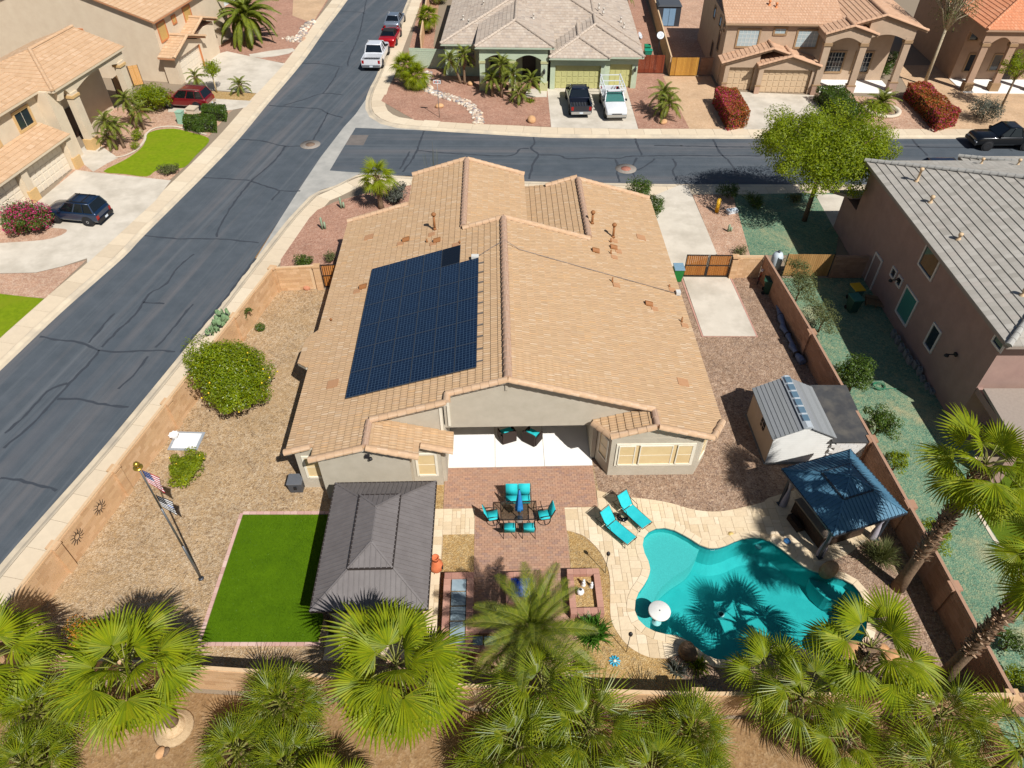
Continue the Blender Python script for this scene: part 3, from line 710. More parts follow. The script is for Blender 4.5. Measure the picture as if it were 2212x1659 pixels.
# ================================================================== ROOFS
TILE_MESH = {}
def tile_shape(mat, w, ex, k, rolls):
    """one roof tile in plan units: x along the eave, y up the slope; lower edge raised"""
    key = (mat.name, w, ex, round(k, 3), rolls)
    if key in TILE_MESH: return TILE_MESH[key]
    m = MB(); hw = w / 2 - 0.004; y1 = ex + 0.03
    prof = [(-hw, 0.0), (hw, 0.0)] if rolls == 0 else [(-hw + 2 * hw * i / (2 * rolls), (0.016 if i % 2 else 0.0) if rolls < 3 else 0.03 * abs(math.sin(math.pi * i / 4))) for i in range(2 * rolls + 1)]
    lo, hi = 0.058, 0.012
    f = [(x, 0.0, lo + h) for x, h in prof]; bk = [(x, y1, hi + h + k * y1) for x, h in prof]; bt = [(x, 0.0, -0.005) for x, h in prof]
    for i in range(len(prof) - 1):
        m.poly([f[i], f[i + 1], bk[i + 1], bk[i]]); m.poly([bt[i], bt[i + 1], f[i + 1], f[i]])
    m.poly([bt[0], f[0], bk[0], (-hw, y1, k * y1 - .01)]); m.poly([f[-1], bt[-1], (hw, y1, k * y1 - .01), bk[-1]])
    TILE_MESH[key] = (m, m.mesh('roof_tile', mat)); return TILE_MESH[key]

class Roof:
    """planes of one roof, covered in tiles, in the axes of its house"""
    def __init__(s, root, mat, w=0.3, ex=0.36, rolls=2, keep=300, deck_mat=None, cam=(0, 0), fascia=0.16):
        s.root = root; s.mat = mat; s.w = w; s.ex = ex; s.rolls = rolls; s.keep = keep; s.spots = []; s.clip = MB(); s.deck = MB(); s.off = tuple(root['_off']); s.dm = deck_mat; s.cam = cam; s.fas = fascia; s.caps = []
    def plane(s, poly, eave, up, k, tiles=True):
        """poly: plan outline; eave: (x,y,z) point on the lower edge line; up: plan direction of the rise"""
        up = Vector(up).normalized(); al = Vector((up.y, -up.x))
        zf = lambda x, y: eave[2] + k * ((x - eave[0]) * up.x + (y - eave[1]) * up.y)
        poly = ccw(poly); s.deck.prism(poly, lambda x, y: zf(x, y) - s.fas, lambda x, y: zf(x, y) - 0.008)
        if not tiles: return zf
        loc = [((p[0] - eave[0]) * al.x + (p[1] - eave[1]) * al.y, (p[0] - eave[0]) * up.x + (p[1] - eave[1]) * up.y) for p in poly]
        x0 = min(p[0] for p in loc); x1 = max(p[0] for p in loc); y0 = min(p[1] for p in loc); y1 = max(p[1] for p in loc)
        ang = math.atan2(al.y, al.x); w, ex = s.w, s.ex; full = w * ex
        for j in range(int((y1 - y0) / ex) + 1):
            for i in range(-1, int((x1 - x0) / w) + 1):
                xa = x0 + i * w + (w / 2 if j % 2 else 0); ya = y0 + j * ex
                P = clip_rect(loc, xa, ya, xa + w, ya + ex)
                if len(P) < 3: continue
                ar = area(P)
                wx = lambda a, b: (eave[0] + al.x * a + up.x * b, eave[1] + al.y * a + up.y * b)
                if ar > 0.97 * full:
                    c = wx(xa + w / 2, ya); s.spots.append((c[0], c[1], zf(*c), ang, k))
                elif ar > 0.004:
                    P = ccw(P); top = []
                    for a, b in P:
                        p = wx(a, b); top.append((p[0], p[1], zf(*p) + 0.062 - 0.046 * (b - ya) / ex))
                    s.clip.poly(top)
                    for a, b in zip(top, top[1:] + top[:1]): s.clip.poly([(a[0], a[1], a[2] - .06), (b[0], b[1], b[2] - .06), b, a])
        return zf
    def cap_run(s, p0, p1, r=0.13, step=0.4, name='ridge_tile', mat=None, lift=0.02):
        s.caps.append((p0, p1, r, step, name, mat or s.mat, lift))
    def finish(s):
        ox, oy = s.off[0], s.off[1]
        s.spots.sort(key=lambda t: (t[0] - s.cam[0]) ** 2 + (t[1] - s.cam[1]) ** 2)
        rest = MB()
        for i, (x, y, z, ang, k) in enumerate(s.spots):
            proto, me = tile_shape(s.mat, s.w, s.ex, k, s.rolls)
            if i < s.keep: obj('roof_tile', me, s.root, (x - ox, y - oy, z), (0, 0, ang))
            else:
                ca, sa = math.cos(ang), math.sin(ang); n = len(rest.v)
                rest.v += [(x + a * ca - b * sa, y + a * sa + b * ca, z + c) for a, b, c in proto.v]
                rest.f += [[n + q for q in f] for f in proto.f]; rest.m += proto.m; rest.smf += proto.smf
        n = len(rest.v); rest.v += s.clip.v; rest.f += [[n + q for q in f] for f in s.clip.f]; rest.m += s.clip.m; rest.smf += s.clip.smf
        s.deck.build('roof_deck', s.dm, s.root)
        if rest.v: rest.build('roof_tiles', s.mat, s.root, kind='stuff')
        cache = {}
        for p0, p1, r, step, name, mat, lift in s.caps:
            a, b = Vector(p0), Vector(p1); d = b - a; L = d.length; n = max(1, int(round(L / step))); st = L / n
            key = (round(r, 3), round(st, 3), mat.name)
            if key not in cache:
                m = MB(); m.sm = True; seg = 8; rows = []
                for x, rr in ((-0.01, r * 1.1), (st + 0.02, r * 0.95)): rows.append([(x, rr * math.cos(math.pi * q / seg), rr * math.sin(math.pi * q / seg)) for q in range(seg + 1)])
                for q in range(seg): m.poly([rows[0][q], rows[1][q], rows[1][q + 1], rows[0][q + 1]][::-1])
                m.sm = False; m.poly(rows[0]); m.poly(rows[1][::-1]); cache[key] = m.mesh(name, mat)
            rz = math.atan2(d.y, d.x); ry = -math.atan2(d.z, math.hypot(d.x, d.y))
            for i in range(n):
                q = a + d * (i / n); obj(name, cache[key], s.root, (q.x - ox, q.y - oy, q.z + lift), (0, ry, rz))

# ================================================================== THE TAN ROOFED HOUSE
M_tile = pieces_mat('tan_roof_tile', [srgb(174, 143, 109), srgb(180, 149, 114), srgb(177, 146, 112), srgb(183, 153, 119), srgb(178, 147, 111), srgb(171, 141, 109), srgb(181, 149, 114), srgb(188, 163, 134), srgb(178, 146, 112), srgb(176, 145, 112), srgb(181, 149, 115), srgb(186, 149, 108)], 0.85, 5.0, 0.2, 0.05, streak=(1.2, 8, 8))
M_capt = pieces_mat('tan_cap_tile', [srgb(180, 148, 116), srgb(190, 158, 126), srgb(186, 153, 122), srgb(196, 168, 140)], 0.85, 5.0, 0.2, 0.12)
M_capd = pieces_mat('worn_ridge_tile', [srgb(168, 138, 114), srgb(180, 150, 128), srgb(162, 132, 110)], 0.85, 5.0, 0.2, 0.14)
M_stucco = surf('grey_beige_stucco', srgb(176, 166, 148), srgb(188, 178, 160), 1.5, 0.92, 0.5, 60)
M_trim = surf('cream_trim', srgb(214, 206, 186), srgb(226, 218, 200), 2.0, 0.85, 0.2, 40)
M_blind = surf('window_blind', srgb(206, 180, 132), srgb(218, 194, 148), 1.0, 0.45, 0.0, spec=0.6)
M_deck = plain('roof_fascia', srgb(206, 196, 178), 0.8)
house = thing('main_house', 'tan tiled single storey house with solar panels in the middle', 'house', (*W(0, 32), 0), HA)
house['_off'] = (0.0, 32.0, 0.0)
XL, XR, XM, EZ, K = -9.72, 10.40, 0.34, 2.6, 0.3
Lz = lambda x: EZ + K * (x - XL); Rz = lambda x: EZ + K * (XR - x); ZM = Lz(XM)
rf = Roof(house, M_tile, 0.3, 0.345, 2, 300, M_deck, (0, 12))
rf.plane([(XM, 22.5), (XM, 36.1), (-2.0, 36.1), (-2.0, 44.8), (-5.7, 44.8), (-5.7, 40.9), (XL, 40.9), (XL, 29.9), (-10.35, 29.3), (-10.42, 27.45), (-9.9, 26.95), (XL, 26.95), (XL, 21.15), (-8.4, 21.15), (-8.4, 20.35), (-5.9, 20.35), (-5.9, 21.98), (-2.37, 21.98), (-2.37, 22.5)], (XL, 30, EZ), (1, 0), K)
rf.plane([(XM, 22.5), (7.0, 22.5), (7.0, 21.4), (9.65, 21.4), (XR, 22.6), (XR, 43.3), (5.4, 43.5), (5.4, 36.1), (XM, 36.1)], (XR, 30, EZ), (-1, 0), K)
z3, z4, z5, zb = Lz(-5.9), Lz(-2.0), Rz(5.4), Rz(7.0)
rf.plane([(-5.9, 20.35), (-3.66, 20.35), (-3.66, 21.02), (-2.18, 21.02), (-2.18, 22.22), (-5.9, 22.22)], (-2.18, 21, z3 - K * 3.72), (-1, 0), K)
rf.plane([(-2.0, 36.12), (1.84, 36.12), (1.84, 44.8), (-2.0, 44.8)], (1.84, 40, z4 - K * 3.84), (-1, 0), K)
rf.plane([(1.5, 36.12), (5.4, 36.12), (5.4, 43.5), (3.3, 43.9), (1.5, 44.6)], (1.5, 40, z5 - K * 3.9), (1, 0), K)
rf.plane([(7.0, 21.4), (7.0, 22.7), (4.3, 22.7), (4.3, 22.4), (4.97, 21.4)], (4.3, 22, zb - K * 2.7), (1, 0), K)
RN = 'ridge_tile'
rf.cap_run((XM, 22.6, ZM + .02), (XM, 36.0, ZM + .02), 0.19, 0.42, RN, M_capd)
rf.cap_run((-2.0, 36.3, z4 + .02), (-2.0, 44.7, z4 + .02), 0.18, 0.42, RN, M_capd)
rf.cap_run((5.4, 36.3, z5 + .02), (5.4, 43.4, z5 + .02), 0.18, 0.42, RN, M_capd)
rf.cap_run((-5.9, 20.45, z3 + .02), (-5.9, 21.95, z3 + .02), 0.15, 0.4, RN, M_capd)
rf.cap_run((7.0, 21.45, zb + .02), (7.0, 22.45, zb + .02), 0.15, 0.4, RN, M_capd)
def rake(x0, x1, y, zf, e=0.03): rf.cap_run((x0, y, zf(x0) + e), (x1, y, zf(x1) + e), 0.165, 0.42, 'rake_tile', M_capt)
rake(-2.37, XM, 22.5, Lz); rake(7.0, XM, 22.5, Rz); rake(-5.8, -2.4, 21.98, Lz); rake(-8.4, -5.95, 20.35, Lz); rake(XL, -8.5, 21.15, Lz)
rf.cap_run((-2.37, 21.98, Lz(-2.37) + .03), (-2.37, 22.5, Lz(-2.37) + .03), 0.165, 0.5, 'rake_tile', M_capt)
P3z = lambda x: z3 - K * (x + 5.9)
rake(-3.66, -5.85, 20.35, P3z); rake(-2.2, -3.6, 21.02, P3z)
PBz = lambda x: zb - K * (7.0 - x)
rake(4.97, 6.95, 21.4, PBz); rake(9.65, 7.05, 21.4, Rz)
rf.cap_run((4.3, 22.4, PBz(4.3) + .03), (4.97, 21.4, PBz(4.97) + .03), 0.165, 0.42, 'rake_tile', M_capt)
rf.cap_run((9.65, 21.4, Rz(9.65) + .03), (XR, 22.6, EZ + .03), 0.165, 0.42, 'rake_tile', M_capt)
P4z = lambda x: z4 - K * (x + 2); P5z = lambda x: z5 - K * (5.4 - x)
rake(-5.7, -2.05, 44.8, Lz); rake(1.84, -1.95, 44.8, P4z); rake(3.3, 5.35, 43.7, P5z); rake(10.3, 5.45, 43.4, Rz); rake(-2.0, XM, 36.1, Lz); rake(5.4, XM, 36.1, Rz); rake(XL, -5.7, 40.9, Lz)
rf.finish()

def xz_wall(mb, pts, y0, y1):
    """vertical wall: outline in x,z between y0 and y1"""
    n = len(mb.v); k = len(pts); A = [(p[0], y0, p[1]) for p in pts]; B = [(p[0], y1, p[1]) for p in pts]
    for t in tess(pts): mb.poly([A[i] for i in t]); mb.poly([B[i] for i in t[::-1]])
    for i in range(k): j = (i + 1) % k; mb.poly([A[i], B[i], B[j], A[j]][::-1])
wl_ = MB()
D = 0.17
xz_wall(wl_, [(-2.6, 2.45), (7.0, 2.45), (7.0, Rz(7.0) - D), (XM, ZM - D), (-2.6, Lz(-2.6) - D)], 22.72, 22.95)
xz_wall(wl_, [(-5.9, 0.0), (-2.62, 0.0), (-2.62, Lz(-2.62) - D), (-5.9, Lz(-5.9) - D)], 22.24, 22.44)
xz_wall(wl_, [(-9.36, 0), (-2.78, 0), (-2.78, 2.63), (-5.9, 3.56), (-9.36, 2.55)], 21.25, 21.45)
xz_wall(wl_, [(-8.15, 0), (-4.1, 0), (-4.1, P3z(-4.1) - D), (-5.9, z3 - D), (-8.15, Lz(-8.15) - D)], 20.58, 21.24)
wl_.box(-2.8, 21.46, 0, -2.6, 26.4, 2.6).box(-9.36, 21.46, 0, -9.16, 40.5, 2.5).box(-5.4, 40.3, 0, -5.2, 44.3, 3.5).box(-9.15, 40.3, 0, -5.41, 40.5, 2.5)
wl_.box(-5.19, 44.1, 0, 1.6, 44.3, 3.4).box(1.61, 42.9, 0, 9.8, 43.1, 2.5).box(9.81, 22.9, 0, 10.01, 43.1, 2.45).box(-2.59, 26.2, 0, 4.5, 26.4, 2.6)
wl_.box(-2.59, 22.96, 2.46, 4.39, 26.19, 2.6).box(4.4, 22.75, 0, 4.6, 26.19, 2.45)
bay = [(4.62, 22.72), (5.1, 21.66), (9.26, 21.62), (10.0, 22.72)]
wl_.prism(ccw([(4.62, 22.72), (5.1, 21.66), (9.26, 21.62), (10.0, 22.72)]), 0, 2.66)
xz_wall(wl_, [(5.15, 2.67), (9.2, 2.67), (9.2, Rz(9.2) - D), (7.0, zb - D), (5.15, PBz(5.15) - D)], 21.66, 21.86)
wl_.prism(ccw([(-9.37, 27.2), (-10.05, 27.6), (-10.05, 29.1), (-9.37, 29.6)]), 0, 2.2)
wl_.build('walls', M_stucco, house)
slab.build('patio_slab', M_white, house)
ft = MB()
ft.box(-2.45, 22.66, 2.6, -2.33, 22.715, 4.6).box(-2.76, 22.2, 2.5, -2.64, 22.235, 4.4)
ft.build('corner_trim', M_trim, house)
gv = MB().box(XM - .12, 22.66, ZM - .75, XM + .0, 22.715, ZM - .3); gv.build('outrigger', M_stucco, house)

def window(parent, p0, p1, z0, z1, n=1, trim=0.11, proud=0.05, mats=None, grid=None, name='window', bars=None):
    """framed window in the vertical plane p0-p1 (outside on the right hand of p0->p1)"""
    mf, mg = (mats or (M_trim, M_blind))[:2]
    d = Vector(p1) - Vector(p0); L = d.length; ux, uy = d.x / L, d.y / L; nx, ny = uy, -ux
    off = tuple(parent.get('_off', (0, 0, 0)))
    P = lambda s, o, z: (p0[0] + ux * s + nx * o, p0[1] + uy * s + ny * o, z)
    def slabq(m, s0, s1, za, zb_, o0, o1):
        v = [P(s0, o0, za), P(s1, o0, za), P(s1, o1, za), P(s0, o1, za), P(s0, o0, zb_), P(s1, o0, zb_), P(s1, o1, zb_), P(s0, o1, zb_)]
        n = len(m.v); m.v += v
        for f in ((0, 1, 2, 3), (7, 6, 5, 4), (4, 5, 1, 0), (5, 6, 2, 1), (6, 7, 3, 2), (7, 4, 0, 3)): m.f.append([n + q for q in f]); m.m.append(m.mi); m.smf.append(False)
    f = MB()
    slabq(f, 0, trim, z0, z1, 0, proud); slabq(f, L - trim, L, z0, z1, 0, proud); slabq(f, trim, L - trim, z1 - trim, z1, 0, proud); slabq(f, trim, L - trim, z0, z0 + trim, 0, proud + .02)
    for i in range(1, n): slabq(f, L * i / n - .03, L * i / n + .03, z0 + trim, z1 - trim, 0, proud - .015)
    fr = f.build(name, mf, parent)
    g = MB(); slabq(g, trim, L - trim, z0 + trim, z1 - trim, 0.0, 0.014)
    gl = g.build('pane', mg, fr, off=off)
    if bars:
        b = MB()
        for i in range(1, bars[0]): s = trim + (L - 2 * trim) * i / bars[0]; slabq(b, s - .012, s + .012, z0 + trim, z1 - trim, 0.016, 0.026)
        for i in range(1, bars[1]): z = z0 + trim + (z1 - z0 - 2 * trim) * i / bars[1]; slabq(b, trim, L - trim, z - .012, z + .012, 0.0165, 0.0265)
        b.build('glazing_bars', mats[2] if mats and len(mats) > 2 else M_trim, fr, off=off)
    return fr
window(house, (-9.1, 21.25), (-8.2, 21.25), 0.75, 2.3, 1, bars=(1, 2))
window(house, (-3.95, 21.25), (-2.95, 21.25), 0.75, 2.35, 1, bars=(1, 2))
window(house, (5.35, 21.66), (9.05, 21.63), 0.75, 2.3, 1, trim=0.1)
for a, b in ((5.47, 6.25), (6.45, 8.0), (8.2, 8.95)): window(house, (a, 21.6), (b, 21.6), 0.86, 2.2, 1, trim=0.05, proud=0.035, bars=(1, 2))
window(house, (4.7, 22.56), (5.03, 21.83), 0.8, 2.3, 1, trim=0.09, bars=(1, 2))
window(house, (9.36, 21.78), (9.85, 22.5), 0.75, 2.3, 1, trim=0.09, bars=(1, 2))
# sliding door in the patio recess
window(house, (-1.2, 26.2), (2.6, 26.2), 0.1, 2.2, 2, mats=(M_trim, window_glass('dark_glass')))

# pipes, hoods, flashing on the roof
M_pipe = plain('rusty_pipe', srgb(148, 96, 52), 0.7); M_flash = plain('brown_flashing', srgb(180, 134, 96), 0.85)
def roof_pipe(x, y, h, r=0.06, hood=True):
    z = max(min(Lz(x), Rz(x)), 2.6); m = MB(); m.tube([(x, y, z - .02), (x, y, z + h)], r, 10)
    if hood: m.lathe([(r * 1.9, 0), (r * 2.1, .08), (r * 1.2, .16), (0.001, .18)], 12, (x, y, z + h))
    m.lathe([(r * 1.8, 0.05), (r * 1.05, .18)], 10, (x, y, z))
    m.build('vent_pipe', M_pipe, house)
def roof_hood(x, y, s=1.0):
    kx = K if x < XM else -K; z = min(Lz(x), Rz(x)); sg = -1 if x < XM else 1
    m = MB(); rows = []
    for t in (0.0, 0.34 * s): rows.append([(x + sg * (0.17 * s - t), y + 0.14 * s * math.cos(math.pi * q / 8), z + 0.07 - sg * kx * 0 + (kx * (sg * (0.17 * s - t))) + 0.16 * s * math.sin(math.pi * q / 8)) for q in range(9)])
    for q in range(8): m.poly([rows[0][q], rows[0][q + 1], rows[1][q + 1], rows[1][q]])
    m.poly(rows[0]); m.poly(rows[1]); m.build('vent_hood', M_pipe, house)
def flashing(x, y, w=0.5, l=0.55):
    z = min(Lz(x), Rz(x)); kx = K if x < XM else -K
    m = MB(); c = [(x - l / 2, y - w / 2), (x + l / 2, y - w / 2), (x + l / 2, y + w / 2), (x - l / 2, y + w / 2)]
    fz = lambda a: z + kx * (a - x)
    m.prism(c, lambda a, b: fz(a) + 0.02, lambda a, b: fz(a) + 0.085); m.build('flat_vent', M_flash, house)
for p in ((-3.73, 36.85, 1.0), (5.77, 38.0, 0.75), (6.96, 36.97, 0.85)): roof_pipe(*p, r=0.07)
for p in ((6.73, 36.36, .3), (6.57, 35.04, .3), (6.28, 32.11, .35), (9.87, 29.88, .35), (-2.17, 34.65, .15), (9.77, 33.03, .2), (-9.11, 30.42, .15), (-4.13, 35.7, .25)): roof_pipe(*p, r=0.04, hood=False)
for p in ((-5.46, 36.53), (-3.52, 35.48), (6.84, 35.74), (5.66, 34.89), (-7.61, 32.75), (8.17, 30.77)): roof_hood(*p, 1.2)
for p in ((-7.97, 38.13), (8.86, 37.84), (-8.13, 25.1), (8.91, 24.85)): flashing(*p)
for p in ((-5.8, 36.35), (-3.75, 35.35), (7.1, 35.5), (7.0, 36.6), (6.75, 34.75), (-7.95, 32.55), (8.45, 30.5), (6.5, 31.9), (9.9, 32.8), (10.0, 29.6), (-3.9, 36.4), (-2.4, 34.55)): flashing(*p, 0.34, 0.38)
cd = MB(); cd.tube([(-1.1, 32.7, Lz(-1.1) + .1), (-0.2, 33.3, Lz(-.2) + .1), (XM, 33.4, ZM + .24), (1.2, 33.05, Rz(1.2) + .1), (5.5, 32.75, Rz(5.5) + .1), (10.1, 32.45, Rz(10.1) + .1)], 0.016, 6)
cd.build('conduit', plain('conduit_grey', srgb(130, 118, 112), 0.5), house)
jb = MB().box(-1.45, 32.5, Lz(-1.25) + .06, -1.05, 32.75, Lz(-1.25) + .26); jb.build('junction_box', plain('pale_box', srgb(206, 204, 198), 0.6), house)
jb = MB().box(10.05, 32.3, 2.75, 10.3, 32.6, 2.95); jb.build('junction_box', plain('pale_box', srgb(206, 204, 198), 0.6), house)
fl = MB(); fl.box(-6.0, 20.44, 3.0, -5.8, 20.57, 3.14).lathe([(0.001, .1), (.07, .1), (.09, 0)], 8, (-5.75, 20.42, 2.95)); fl.build('flood_light', plain('fixture_dark', srgb(40, 38, 40), 0.5), house)

# solar panels on the left slope
def cell_mat():
    m, nt, N, Lk, b = _new('solar_cells')
    tc = N.new('ShaderNodeTexCoord').outputs['Object']; sp = N.new('ShaderNodeSeparateXYZ'); Lk.new(tc, sp.inputs[0])
    def grid(sock, per, w):
        a = N.new('ShaderNodeMath'); a.operation = 'MULTIPLY'; Lk.new(sock, a.inputs[0]); a.inputs[1].default_value = 1 / per
        f = N.new('ShaderNodeMath'); f.operation = 'FRACT'; Lk.new(a.outputs[0], f.inputs[0])
        c = N.new('ShaderNodeMath'); c.operation = 'LESS_THAN'; Lk.new(f.outputs[0], c.inputs[0]); c.inputs[1].default_value = w; return c.outputs[0]
    mx = N.new('ShaderNodeMath'); mx.operation = 'MAXIMUM'; Lk.new(grid(sp.outputs[0], 0.17, 0.09), mx.inputs[0]); Lk.new(grid(sp.outputs[1], 0.17, 0.09), mx.inputs[1])
    f = noise(N, Lk, tc, 3.0, 4)
    base = ramp(N, Lk, f, [(0.3, srgb(8, 22, 42)), (0.7, srgb(14, 32, 56))])
    Lk.new(mixrgb(N, Lk, mx.outputs[0], base, srgb(62, 82, 102)), b.inputs['Base Color'])
    b.inputs['Roughness'].default_value = 0.16; b.inputs['Specular IOR Level'].default_value = 0.6; b.inputs['Coat Weight'].default_value = 0.5; b.inputs['Coat Roughness'].default_value = 0.05
    return m
M_cell = cell_mat(); M_pf = plain('panel_frame', srgb(90, 96, 104), 0.4, 0.6); M_pdark = plain('panel_black', srgb(12, 18, 28), 0.25)
sol = thing('solar_array', 'dark blue solar panel array on the left slope of the tan roof', 'solar panels', (*W(-4.2, 28.8), Lz(-4.2) + .12), HA)
slope = math.atan(K); cs = math.cos(slope)
PW, PH = 1.035 / cs, 1.755
pm = MB(); w2, h2 = PW / 2 - .012, PH / 2 - .012
pm.box(-w2, -h2, 0.0, w2, h2, 0.035)
panel_me = pm.mesh('solar_panel', M_pf)
cm_ = MB(); cm_.poly([(-w2 + .015, -h2 + .015, .0385), (w2 - .015, -h2 + .015, .0385), (w2 - .015, h2 - .015, .0385), (-w2 + .015, h2 - .015, .0385)]); cell_me = cm_.mesh('cells', M_cell)
bl_ = MB(); bl_.poly([(-w2 + .015, -h2 + .015, .0385), (w2 - .015, -h2 + .015, .0385), (w2 - .015, h2 - .015, .0385), (-w2 + .015, h2 - .015, .0385)]); bl_me = bl_.mesh('cells', M_pdark)
for i in range(6):
    for j in range(6):
        if i == 5 and j == 5: continue
        x = -7.25 + 1.035 * (i + .5); y = 23.68 + 1.755 * (j + .5)
        if i == 5 and j == 4 and False: continue
        p = obj('solar_panel', panel_me, sol, (x + 4.2, y - 28.8, K * (x + 4.2) + 0.03), (0, -slope, 0))
        obj('cells', bl_me if (i == 4 and j == 5) else cell_me, p)
rail = MB()
for j in range(5):
    for dy in (0.45, 1.3):
        y = 23.68 + 1.755 * j + dy - 28.8
        rail.beam((-3.0, y, K * -3.0 - .02), (3.42, y, K * 3.42 - .02), 0.05, 0.05)
rail.build('mounting_rail', plain('rail_grey', srgb(150, 148, 146), 0.4, 0.7), sol)

# ================================================================== VEGETATION
def fan_frond(name, mats, Rb, Lp, nseg, seed, span=128, split=0.55, droop=0.22, wid=1.0, cup=0.12, lean=18):
    """one fan leaf: petiole along +X, pleated blade with split tips"""
    rnd = random.Random(seed); m = MB()
    pet = [(Lp * t, 0, 0.10 * Lp * math.sin(math.pi * t)) for t in (0, .33, .66, 1)]
    m.mi = 1; m.tube(pet, [0.035, 0.026, 0.02, 0.014], 5, False)
    m.mi = 0; sp = R_(span); tl = math.tan(R_(lean))
    for i in range(nseg):
        th = -sp + 2 * sp * (i + .5) / nseg; L = Rb * (0.62 + 0.38 * math.cos(th * 0.62)) * rnd.uniform(0.93, 1.06)
        dth = sp / nseg * wid; sway = rnd.uniform(-0.05, 0.05); dr = droop * rnd.uniform(0.7, 1.5)
        rows = []
        for t, w in ((0.04, 1.0), (0.3, 1.0), (split, 0.92), (0.8, 0.5), (1.0, 0.0)):
            r = L * t; a = th + sway * max(0, t - split) * 2; hw = r * math.tan(dth) * w if t <= split else L * split * math.tan(dth) * w
            cx, cy = Lp + r * math.cos(a), r * math.sin(a)
            z = -tl * r * max(0, math.cos(a)) * 0.5 - dr * L * t ** 2.6 - cup * abs(math.sin(a)) * r + 0.03 * r
            px, py = -math.sin(a), math.cos(a); f = 0.35 * hw
            rows.append(((cx + px * hw, cy + py * hw, z + f), (cx, cy, z - f), (cx - px * hw, cy - py * hw, z + f)))
        for r0, r1 in zip(rows, rows[1:]):
            m.poly([r0[0], r0[1], r1[1], r1[0]][::-1]); m.poly([r0[1], r0[2], r1[2], r1[1]][::-1])
    return m.mesh(name, mats)

def feather_frond(name, mats, L, nl, ll, seed, arch=0.55, wid=0.018, hang=0.25):
    """one feather leaf: arched rachis along +X with two rows of leaflets"""
    rnd = random.Random(seed); m = MB()
    P = lambda t: Vector((L * (t - 0.18 * arch * t * t), 0, L * arch * (0.75 * t - 1.05 * t * t)))
    m.mi = 1; m.tube([P(i / 8) for i in range(9)], [0.03 * (1 - i / 9) + .004 for i in range(9)], 4, False); m.mi = 0
    for i in range(nl):
        t = 0.1 + 0.9 * i / nl; p = P(t); d = (P(min(1, t + .02)) - p).normalized(); l = ll * (math.sin(math.pi * min(1, 0.16 + 0.84 * t)) ** 0.6 + 0.12) * rnd.uniform(.9, 1.08)
        for s in (-1, 1):
            side = Vector((0, s, 0)); v = (side * 0.66 + d * 0.78 + Vector((0, 0, 0.28 - hang))).normalized(); mid = p + v * l * .5 + Vector((0, 0, .03)); tip = p + v * l - Vector((0, 0, hang * l * rnd.uniform(.3, .9)))
            u = d * wid * (L / 1.8)
            m.poly([p - u, p + u, mid + u * 1.1, mid - u * 1.1] if s > 0 else [p + u, p - u, mid - u * 1.1, mid + u * 1.1]); m.poly([mid - u * 1.1, mid + u * 1.1, tip])
    return m.mesh(name, mats)

G1 = leaf('fan_leaf_bright', [(0.19, 0.25, 0.007, 1), (0.27, 0.31, 0.008, 1), (0.12, 0.18, 0.009, 1), (0.31, 0.32, 0.01, 1)], 0.4, 0.5, 0.25, 0.9, 0.25)
G2 = leaf('fan_leaf_deep', [(0.09, 0.145, 0.01, 1), (0.17, 0.22, 0.008, 1), (0.27, 0.29, 0.008, 1), (0.12, 0.18, 0.01, 1)], 0.38, 0.4, 0.45, 0.9, 0.34)
G3 = leaf('date_leaf', [(0.08, 0.115, 0.018, 1), (0.14, 0.175, 0.018, 1), (0.22, 0.24, 0.02, 1), (0.10, 0.14, 0.018, 1)], 0.35, 0.5, 0.25, 0.9, 0.3)
GD = leaf('dead_leaf', [(0.24, 0.15, 0.05, 1), (0.32, 0.21, 0.07, 1), (0.18, 0.11, 0.05, 1)], 0.2, 0.8, 0.1)
GP = plain('petiole', (0.20, 0.20, 0.04, 1), 0.5)
GPd = plain('petiole_orange', (0.34, 0.22, 0.05, 1), 0.6)
M_bark = surf('palm_bark', srgb(96, 76, 58), srgb(140, 116, 92), 9.0, 0.95, 0.9, 40)
M_bark2 = surf('tree_bark', srgb(92, 74, 56), srgb(136, 112, 88), 8.0, 0.95, 0.9, 30)
M_boot = pieces_mat('leaf_base', [srgb(140, 106, 82), srgb(184, 150, 120), srgb(208, 178, 148), srgb(112, 84, 66), srgb(222, 196, 168)], 0.9)
FAN_BIG = [fan_frond('frond', [G1, GP], 1.22, 1.2, 30, s, span=118, split=0.58, droop=0.14 + .07 * (s % 3), lean=12 + 6 * (s % 3), cup=.1 + .06 * (s % 2)) for s in range(6)]
FAN_MID = [fan_frond('frond', [G1, GP], 1.05, 0.95, 30, 20 + s, split=0.46, droop=0.3 + .08 * (s % 3), lean=20) for s in range(4)]
FAN_MED = [fan_frond('frond', [G2, GP], 0.62, 0.72, 20, 40 + s, span=112, split=0.3, droop=0.24, wid=0.78, lean=10) for s in range(4)]
FAN_DROOP = [fan_frond('frond', [G2, GP], 1.0, 1.0, 24, 60 + s, span=112, split=0.34, droop=0.5, wid=0.82, lean=22) for s in range(4)]
FAN_DEAD = [fan_frond('dead_frond', [GD, GPd], 1.0, 0.8, 22, 80 + s, split=0.4, droop=0.7, lean=30) for s in range(2)]
DATE = [feather_frond('frond', [G3, GP], 2.7, 58, 0.5, s, 0.46 + .1 * (s % 3), wid=0.0095, hang=.1) for s in range(4)]
PYG = [feather_frond('frond', [G3, GP], 1.6, 40, 0.34, 10 + s, 0.7 + .1 * (s % 2), wid=0.014, hang=0.4) for s in range(3)]
CAN = [feather_frond('frond', [G3, GP], 4.3, 70, 0.6, 20 + s, 0.75, wid=0.014, hang=0.45) for s in range(3)]

